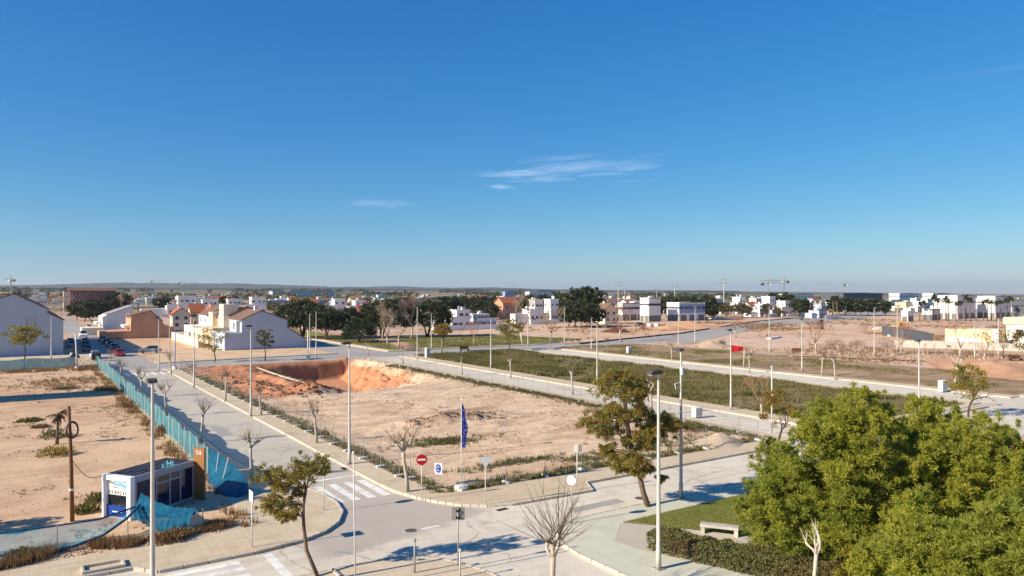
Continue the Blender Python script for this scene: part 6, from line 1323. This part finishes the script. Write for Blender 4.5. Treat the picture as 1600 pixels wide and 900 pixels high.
villa(816, 850, 300, 468, 'white villa with roof terrace left of the dark pines', k=.8); villa(848, 882, 312, 467, 'second white villa left of the dark pines', k=.8, side=-1); villa(880, 902, 325, 474, 'low white villa half hidden by the dark pines', k=.8)
gable(930, 964, 295, 474, 'pale house with tiled roof right of the dark pines', 'wall_cream', 'roof_brown', .9, ridge='y')
hall(956, 1008, 330, 475, 'wide white industrial hall with dark openings', k=.5, nd=3); hall(1000, 1032, 318, 467, 'tall white block joined to the wide industrial hall', k=.8, nd=2); hall(1040, 1104, 325, 474, 'blue and white hall with blue glazed front', k=.45, nd=3, band='wall_blue')
villa(1136, 1165, 420, 464, 'white villa left in the cluster right of the pine row', k=.9); villa(1163, 1190, 440, 466, 'white villa in the middle of the cluster right of the pine row', k=.9); villa(1182, 1212, 415, 463, 'white villa right in the cluster right of the pine row', k=.9); villa(1172, 1200, 380, 475, 'low white villa in front of the cluster', k=.9)
villa(1204, 1238, 385, 470, 'white two storey block before the round green trees', k=.8); villa(1264, 1291, 360, 474, 'grey modern cube house with dark windows', 'wall_grey_white', k=.9, trim='roof_grey')
hall(1275, 1388, 640, 459, 'long dark grey warehouse on the horizon', 'wall_dark', 'wall_dark', .35, nd=5, strip=False); hall(1282, 1375, 560, 468, 'sand coloured long wall building before the dark warehouse', 'wall_beige', 'roof_grey', .2, nd=4, strip=False)
hall(1384, 1440, 760, 459, 'white warehouse left on the right horizon', k=.3, nd=4); hall(1436, 1490, 740, 459, 'white warehouse middle on the right horizon', k=.3, nd=4); hall(1210, 1276, 820, 460, 'white warehouse far behind the round green trees', k=.3, nd=4)
hall(1393, 1452, 480, 473, 'beige open parking shed left of the palms', 'wall_beige', 'roof_grey', .3, nd=5, strip=False); hall(1440, 1470, 330, 484, 'low black and white pavilion before the palms', 'wall_white', 'black', .6, nd=2, strip=False)
hall(1462, 1528, 350, 463, 'big white hall behind the palm row', k=.5, nd=3); hall(1524, 1582, 360, 464, 'second big white hall at the right behind the palms', k=.5, nd=3); hall(1580, 1625, 330, 470, 'dark grey hall cut by the right edge', 'wall_dark', 'wall_dark', .6, nd=2)
hall(1408, 1428, 320, 487, 'small white cabin on the bare lot', 'wall_white', 'wall_white', .6, name='site_cabin', nd=1, strip=False)
# apartment block and far left quarter
t, w_, d_, z = hroot(112, 178, 430, .35, 'apartment_block', 'brick red apartment block with rows of balconies at far left', 'building'); h = zt(454, 430) - z; x0, x1, y0, y1 = -w_ / 2, w_ / 2, -d_ / 2, d_ / 2
put('wall', MB().box(x0, x1, y0, y1, -.5, h).mesh('wall', 'wall_brick'), t); put('roof', MB().prism([(y0 - .8, h), (0, h + 1.6), (y1 + .8, h)], x0 - .6, x1 + .6, 'x').mesh('roof', 'roof_brown'), t)
for fl in range(4):
    zz = 1.5 + fl * (h - 1) / 4
    for i in range(6): win(t, x0 + w_ * (i + .5) / 6, y0 - .03, zz, 'y', 1.5, 1.0); win(t, x0 - .03, y0 + d_ * (i % 3 + .5) / 3, zz, 'x', .9, .9, False) if i < 3 else None
    put('balcony', MB().box(x0 + w_ * .38, x1, y0 - 1.3, y0 - .06, zz - 1.1, zz - .3).mesh('balcony', 'wall_brick'), t)
hall(98, 118, 450, 456, 'pink white stair block joined to the brick red apartment block', 'wall_cream', 'roof_tile', .8, nd=1)
villa(46, 62, 560, 452, 'white villa at far left above the gable roof', k=.8); villa(58, 74, 600, 457, 'low white villa at far left above the gable roof', k=.8)
# yellow and white house at the right edge
t = thing('yellow_house', 'modern yellow and white house at the right edge behind a white wall', 'house', (0, 0, 0))
put('garage_wing', MB().box(184, 194, 79, 89.5, -.2, 4.1).mesh('garage_wing', 'wall_yellow'), t); put('white_panel', MB().box(183.9, 183.99, 82, 88.4, .9, 2.2).mesh('white_panel', 'wall_white'), t); put('pillar', MB().box(183.6, 184.8, 77.8, 79, -.2, 4.4).mesh('pillar', 'wall_white'), t)
put('main_block', MB().box(190, 206, 60, 78.9, -.2, 5.4).mesh('main_block', 'wall_white'), t); put('fascia', MB().box(189.6, 206.4, 59.6, 79.3, 5.42, 7.0).mesh('fascia', 'wall_yellow'), t); put('lower_band', MB().box(189.7, 189.98, 60, 77, -.1, 1.6).mesh('lower_band', 'wall_yellow'), t)
for y in (63, 67, 71.5, 76): win(t, 189.98, y, 3.7, 'x', 1.4, 1.0)
for x in (192.5, 197, 202): win(t, x, 59.96, 3.7, 'y', 1.3, 1.0)
put('roof_cabin', MB().bevbox(195, 204, 64, 76, 7.02, 9.0, .2).mesh('roof_cabin', 'wall_white'), t)
def wall_line(name, label, pts, h, mat, th=.25):
    t = thing(name, label, 'wall', (0, 0, 0))
    for a, c_ in zip(pts[:-1], pts[1:]):
        d = Vector((c_[0] - a[0], c_[1] - a[1])); nn = Vector((-d.y, d.x)).normalized() * th / 2
        put('section', MB().prism([(a[0] - nn.x, a[1] - nn.y), (c_[0] - nn.x, c_[1] - nn.y), (c_[0] + nn.x, c_[1] + nn.y), (a[0] + nn.x, a[1] + nn.y)], -.3, h, 'z').mesh('section', mat), t)
        put('coping', MB().prism([(a[0] - nn.x * 1.4, a[1] - nn.y * 1.4), (c_[0] - nn.x * 1.4, c_[1] - nn.y * 1.4), (c_[0] + nn.x * 1.4, c_[1] + nn.y * 1.4), (a[0] + nn.x * 1.4, a[1] + nn.y * 1.4)], h + .003, h + .1, 'z').mesh('coping', mat), t)
wall_line('boundary_wall', 'low white boundary wall before the yellow house', [G(1398, 540.5), G(1500, 544), G(1610, 548)], 1.4, 'concrete')
wall_line('boundary_wall', 'dark grey boundary wall running back from the yellow house', [(184.2, 92.5), (207, 112), (214, 122)], 2.6, 'wall_dark')
# two buildings and a tree just outside the left edge: their long shadows reach into the sand lot
t = thing('side_house', 'tall narrow house just beyond the left edge, its shadow crossing the sand lot', 'house', (-26, 110.6, 0)); put('wall', MB().box(-9, 9, -2.6, 2.6, -.2, 15.2).mesh('wall', 'wall_cream'), t); put('roof', MB().box(-9.2, 9.2, -2.8, 2.8, 15.22, 15.5).mesh('roof', 'roof_grey'), t)
for i in range(4): win(t, 0, -2.63, 2 + i * 3.4, 'y'); win(t, -5, -2.63, 2 + i * 3.4, 'y')
tk, cr = generic_meshes(301, 4.4, 2.0, 1.6, 'far_olive', 40, 34, .35, .18); tree_thing('roadside_tree', 'leafy tree just beyond the left edge beside the kiosk lot', (-7.2, 50.0), tk, cr)

# ------------------------------------------------------------------ background trees
TV = [generic_meshes(s, 8, 3.6, 1.8, 'far_green', 44, 26, .8, .5, r=.2, cl=.9) for s in (401, 402, 403)]; OV = [generic_meshes(s, 7, 3.2, 1.6, 'far_olive', 40, 26, .7, .45, r=.18, cl=.9) for s in (411, 412)]
ORD = 'first second third fourth fifth sixth seventh eighth ninth tenth eleventh twelfth thirteenth fourteenth fifteenth sixteenth seventeenth eighteenth'.split()
def clump(spec, label, group, kinds=TV, name='background_tree'):
    rank = {q[0]: r for r, q in enumerate(sorted(spec))}
    for i, (px, Yc, h_, wf) in enumerate(spec):
        p = atd(px, Yc); k = kinds[(i * 7 + int(px)) % len(kinds)]; o = tree_thing(name, label + ', ' + ORD[rank[px]] + ' from the left', (p[0], p[1], zg(*p)), *k, rz=i * 2.1, group=group); b_ = 8 if kinds is TV else 7; o.scale = (h_ / b_ * wf, h_ / b_ * wf, h_ / b_)
clump([(888, 268, 8, 1.2), (898, 272, 9.5, 1.2), (910, 265, 9, 1.2), (922, 270, 8.5, 1.1), (934, 274, 8, 1.0), (905, 330, 14, 1.2), (920, 335, 15, 1.3), (890, 340, 13, 1.2), (875, 350, 12, 1.2), (930, 345, 11, 1.1), (940, 350, 10, 1)], 'dark pine in the tall clump beside the white villas', 'dark pines in the tall clump')
clump([(x, 350 + (x % 7) * 3, 10.5, .9) for x in range(1032, 1092, 9)] + [(1094, 345, 12, 1.1), (1104, 340, 11, 1.1), (1112, 336, 8, 1)], 'dark green tree in the row behind the blue and white hall', 'tree row behind the halls')
clump([(1128, 372, 7.5, 1.1), (1136, 368, 8, 1.1), (1160, 362, 7.5, 1.1), (1168, 366, 6, 1), (1196, 372, 7, 1), (1216, 360, 6, 1)], 'round olive tree before the white villa cluster', 'round trees before the villa cluster', OV)
clump([(1208, 430, 12, 1.2), (1220, 436, 13, 1.2), (1232, 432, 11, 1.1), (1248, 380, 9, 1.2), (1258, 376, 9, 1.1), (1252, 400, 10, 1.2)], 'green tree in the clump behind the white two storey block', 'green clump right of the crane')
clump([(1300, 400, 9, 1.1), (1312, 396, 9, 1.1), (1322, 402, 9.5, 1.2), (1334, 398, 9, 1.1), (1345, 394, 9, 1.2), (1357, 400, 9, 1.1), (1366, 396, 9, 1.1), (1383, 392, 8, 1.2)], 'round green tree in the diagonal road end row', 'round trees at the diagonal road end')
clump([(x, 400 + (x * 13 % 60), 9 + x % 3, 1.25) for x in range(694, 772, 10)] + [(752, 340, 9, 1.2), (762, 350, 9, 1.2), (768, 320, 7, 1.2)], 'dark green tree in the wood behind the white terrace villa', 'wood behind the terrace villa')
clump([(120, 330, 8, 1.2), (132, 322, 9, 1.3), (144, 316, 9.5, 1.3), (155, 322, 9, 1.2), (162, 330, 7, 1.1)], 'dark leafy tree at the far end of the shaded street', 'dark trees at the street end')
clump([(180, 440, 12, 1.1), (190, 450, 12, 1.2), (250, 480, 9, 1.2), (258, 500, 9, 1), (352, 520, 9, 1.2), (366, 560, 9, 1.2), (640, 380, 10, 1.1), (632, 372, 11, 1.1), (812, 420, 10, 1.1), (826, 430, 11, 1.2), (846, 430, 11, 1.2), (862, 440, 11, 1.2)], 'dark green garden tree between the background houses', 'garden trees between background houses')
clump([(168, 250, 3.2, 1.1), (176, 252, 2.8, 1.2)], 'garden shrub before the white house with grey lean roof', 'garden shrubs', OV, 'garden_shrub')
for i, (px, Yc, s) in enumerate(((60, 420, 1.1), (72, 400, 1.2), (84, 410, 1.1), (94, 390, 1.2), (104, 380, 1.1), (116, 390, 1.0), (190, 430, 1.1), (205, 440, 1.1), (216, 450, 1.2), (228, 440, 1.1), (560, 360, 1.2), (636, 330, 1.3), (648, 350, 1.2))):
    p = atd(px, Yc); tree_thing('bare_tree', 'brown bare tree in the hazy quarter behind the left houses, ' + ORD[i] + ' from the left' if px < 300 else ORD[i - 10] + ' brown bare tree from the left behind the domed park trees', (p[0], p[1], zg(*p)), *BV[1 if i % 2 else 2], rz=i, sc=s * 1.15, group='bare trees in the left quarter' if px < 300 else 'bare trees behind the park', crown_name='branches')
PM = [palm_meshes(500 + i, 9 + i * .6) for i in range(3)]
for i, px in enumerate((1437, 1444, 1459, 1466, 1478, 1482, 1494, 1500, 1509, 1516, 1537, 1543, 1549, 1557, 1563, 1573, 1579)):
    p = atd(px, 318 + (px * 7 % 17)); o = tree_thing('fan_palm', 'tall fan palm in the row before the big white halls, ' + ORD[i] + ' from the left', (p[0], p[1], zg(*p)), *PM[i % 3], rz=i * .8, sc=.95 + .1 * math.sin(px), group='palm row', cat='palm')
for px in (1302, 1308): p = atd(px, 365); tree_thing('fan_palm', ('left' if px == 1302 else 'right') + ' one of two fan palms beside the grey modern cube house', (p[0], p[1], zg(*p)), *PM[0], rz=px, sc=1.1, group='palms beside the cube house', cat='palm')
# far belts of trees and scrub, one mass each
def belt(name, label, th0, th1, d0, d1, h, n, mat, seed, size):
    rng = np.random.default_rng(seed); t_ = rng.uniform(th0, th1, n); keep = fbm(t_ * 40 + seed, np.full(n, seed * 1.3), 3) > .36; t_ = t_[keep]; m_ = len(t_); r = rng.uniform(d0, d1, m_) ; x = r * np.sin(t_ + YAW); y = r * np.cos(t_ + YAW)
    base = np.array([zg(a, c_) for a, c_ in zip(x, y)]); hh = h * (.5 + 1.0 * fbm(t_ * 160 + seed, np.full(m_, 2.2), 3)); P = np.stack([x, y, base + rng.random(m_) ** .8 * hh], 1)
    V, Fq = leaf_quads(P, rng.normal(size=(m_, 3)) + [0, 0, .5], size * (.6 + .8 * rng.random(m_)), size * .7, rng); stuff(name, qmesh(name, V, Fq, mat), label, 'wood')
belt('wood_belt', 'dark belt of trees far behind the domed park trees', -.22, .02, 620, 680, 6, 3500, 'far_green', 1, 2.6); belt('wood_belt', 'far belt of trees along the left horizon fields', -.62, -.2, 1000, 1150, 7, 3500, 'far_olive', 2, 3.6); belt('wood_belt', 'far belt of trees in the middle of the horizon', -.2, .3, 1300, 1500, 8, 4500, 'far_green', 3, 4.0)
belt('wood_belt', 'thin belt of trees far to the right', .1, .62, 1000, 1150, 6, 3000, 'far_olive', 4, 3.5); belt('wood_belt', 'last belt of trees below the left hills', -.64, .1, 2200, 2600, 11, 5000, 'far_green', 5, 6); belt('scrub_field', 'brown scrub between the left villas and the tree belt', -.4, .1, 480, 560, 5, 4500, 'far_olive', 6, 2.4)
# far town: small white houses
def copy_tree(o, parent=None):
    c_ = o.copy(); COL.objects.link(c_); c_.parent = parent
    for ch in o.children: copy_tree(ch, c_)
    return c_
protos = [villa(120, 128, 900, 450, 'small white house in the far town below the left hills', detail=False, nw=1, group='far town houses', name='town_house'), gable(140, 148, 900, 450, 'small white house in the far town below the left hills', 'wall_white', 'roof_tile', .9, 'town_house', 'far town houses', detail=False)]
rng = np.random.default_rng(19)
def town(n, p0, p1, d0, d1, label, group, flat=.7):
    for i in range(n):
        px = rng.uniform(p0, p1); Yc = rng.uniform(d0, d1); p = atd(px, Yc); o = copy_tree(protos[0 if rng.random() < flat else 1]); o.location = (p[0], p[1], zg(*p)); s = rng.uniform(.8, 1.35); o.scale = (s * rng.uniform(1.4, 3.0), s * 1.4, s * rng.uniform(.24, .44)); o['label'] = label; o['group'] = group
bpy.context.view_layer.update()
town(70, 5, 420, 560, 1300, 'small white house in the far town below the left hills', 'far town houses'); town(26, 430, 650, 480, 1000, 'small white house in the fields behind the domed park trees', 'far houses behind the park'); town(54, 640, 960, 430, 1200, 'small white house in the far fields in the middle of the view', 'far houses in the middle fields'); town(54, 940, 1300, 430, 1200, 'small white house in the far fields behind the halls', 'far houses behind the halls'); town(70, 1290, 1600, 480, 900, 'small white building of the industrial quarter on the right horizon', 'buildings on the right horizon', 1.0)
hall(425, 520, 1250, 455.5, 'pale glasshouse field far behind the domed trees', 'wall_grey_white', 'roof_grey', .2, nd=3, strip=False); hall(785, 805, 900, 456, 'blue white shed far behind the terracotta house', 'wall_blue', 'roof_grey', .4, nd=1, strip=False); hall(820, 862, 950, 456, 'long pale shed far behind the white villas', 'wall_grey_white', 'roof_grey', .3, nd=2, strip=False)
# ------------------------------------------------------------------ tower cranes and floodlight masts
def crane(px, Yc, pyt, jib, cj, rz, label, th=.9):
    p = atd(px, Yc); z = zg(*p); h = zt(pyt, Yc) - z; hj = h * .86; t = thing('tower_crane', label, 'crane', (p[0], p[1], z), rz, 'tower cranes'); m = MB()
    for a in (-1, 1):
        for c_ in (-1, 1): m.tube([(a * th / 2, c_ * th / 2, 0), (a * th / 2, c_ * th / 2, hj)], .11, 4)
    n = 12
    for i in range(n): s = 1 if i % 2 else -1; m.tube([(-s * th / 2, -th / 2, hj * i / n), (s * th / 2, -th / 2, hj * (i + 1) / n)], .1, 3); m.tube([(-th / 2, -s * th / 2, hj * i / n), (-th / 2, s * th / 2, hj * (i + 1) / n)], .1, 3)
    put('mast', m.mesh('mast', 'crane_steel'), t); m = MB(); m.tube([(0, -th / 2, hj), (jib, 0, hj + .2)], .13, 4); m.tube([(0, th / 2, hj), (jib, 0, hj + .2)], .13, 4); m.tube([(0, 0, hj + 1.1), (jib, 0, hj + .4)], .13, 4); n = 14
    for i in range(n): m.tube([(jib * i / n, 0, hj + (0 if i % 2 else 1.0)), (jib * (i + 1) / n, 0, hj + (.9 if i % 2 else 0))], .1, 3)
    put('jib', m.mesh('jib', 'crane_steel'), t); put('counter_jib', MB().box(-cj, 0, -.5, .5, hj, hj + .5).mesh('counter_jib', 'crane_steel'), t); put('counterweight', MB().box(-cj, -cj + 2.4, -.7, .7, hj - 1.8, hj - .02).mesh('counterweight', 'lamp_dark'), t); put('apex', MB().tube([(-.4, 0, hj), (0, 0, h)], [.45, .2], 4).mesh('apex', 'crane_steel'), t); put('cab', MB().box(.7, 2.2, -.8, .8, hj - 2, hj - .05).mesh('cab', 'white_paint'), t)
    m = MB(); m.tube([(0, 0, h), (jib * .65, 0, hj + .9)], .08, 3); m.tube([(0, 0, h), (-cj * .9, 0, hj + .5)], .08, 3); put('tie', m.mesh('tie', 'crane_steel'), t)
crane(17, 700, 431, 6, 4, -YAW + PI, 'slim crane rising behind the big gable roof', .9); crane(241, 1150, 435, 22, 5, -YAW, 'left one of two far cranes above the left hills'); crane(284, 1150, 438, 24, 5, -YAW, 'right one of two far cranes above the left hills'); crane(1201, 640, 437, 20, 7, -YAW + .15, 'left one of the pair of cranes right of the floodlight masts', 1.0); crane(1225, 700, 433, 24, 5, -YAW + PI + .1, 'taller right one of the pair of cranes', 1.0); crane(1321, 900, 440, 9, 2, -YAW, 'single far crane above the dark warehouse')
def mast(px, Yc, pyt, label):
    p = atd(px, Yc); z = zg(*p); h = zt(pyt, Yc) - z; t = thing('floodlight_mast', label, 'floodlight', (p[0], p[1], z), -YAW, 'floodlight masts'); put('pole', MB().tube([(0, 0, 0), (0, 0, h)], [.35, .18], 7).mesh('pole', 'lamp_metal'), t)
    for k in (0, 1): put('lamp_rack', MB().box(-2.2, 2.2, -.15, .15, h - .1 - k * 2.2, h + .35 - k * 2.2).mesh('lamp_rack', 'galv'), t)
mast(966, 520, 442, 'floodlight mast left, above the white industrial hall'); mast(1054, 560, 444, 'floodlight mast middle, above the tree row'); mast(1131, 480, 437.5, 'floodlight mast right, tallest, left of the cranes'); mast(976, 700, 452, 'short far floodlight mast beside the left one'); mast(1026, 700, 453, 'far floodlight mast between left and middle ones')
# ------------------------------------------------------------------ haze: one closed box of thin even air
HZ = True
if HZ:
    b = NB('haze_air'); pv = b.n('ShaderNodeVolumePrincipled'); pv.inputs['Color'].default_value = (.80, .88, 1.0, 1); pv.inputs['Density'].default_value = 6e-5; pv.inputs['Anisotropy'].default_value = .2
    b.l(pv.outputs[0], b.o.inputs['Volume']); me = MB().box(-18500, 18500, -18500, 18500, -75, 200).mesh('haze', b.m); o = put('haze', me); o['kind'] = 'stuff'; o['label'] = 'thin bluish haze over the distant fields and hills'; o['category'] = 'haze'
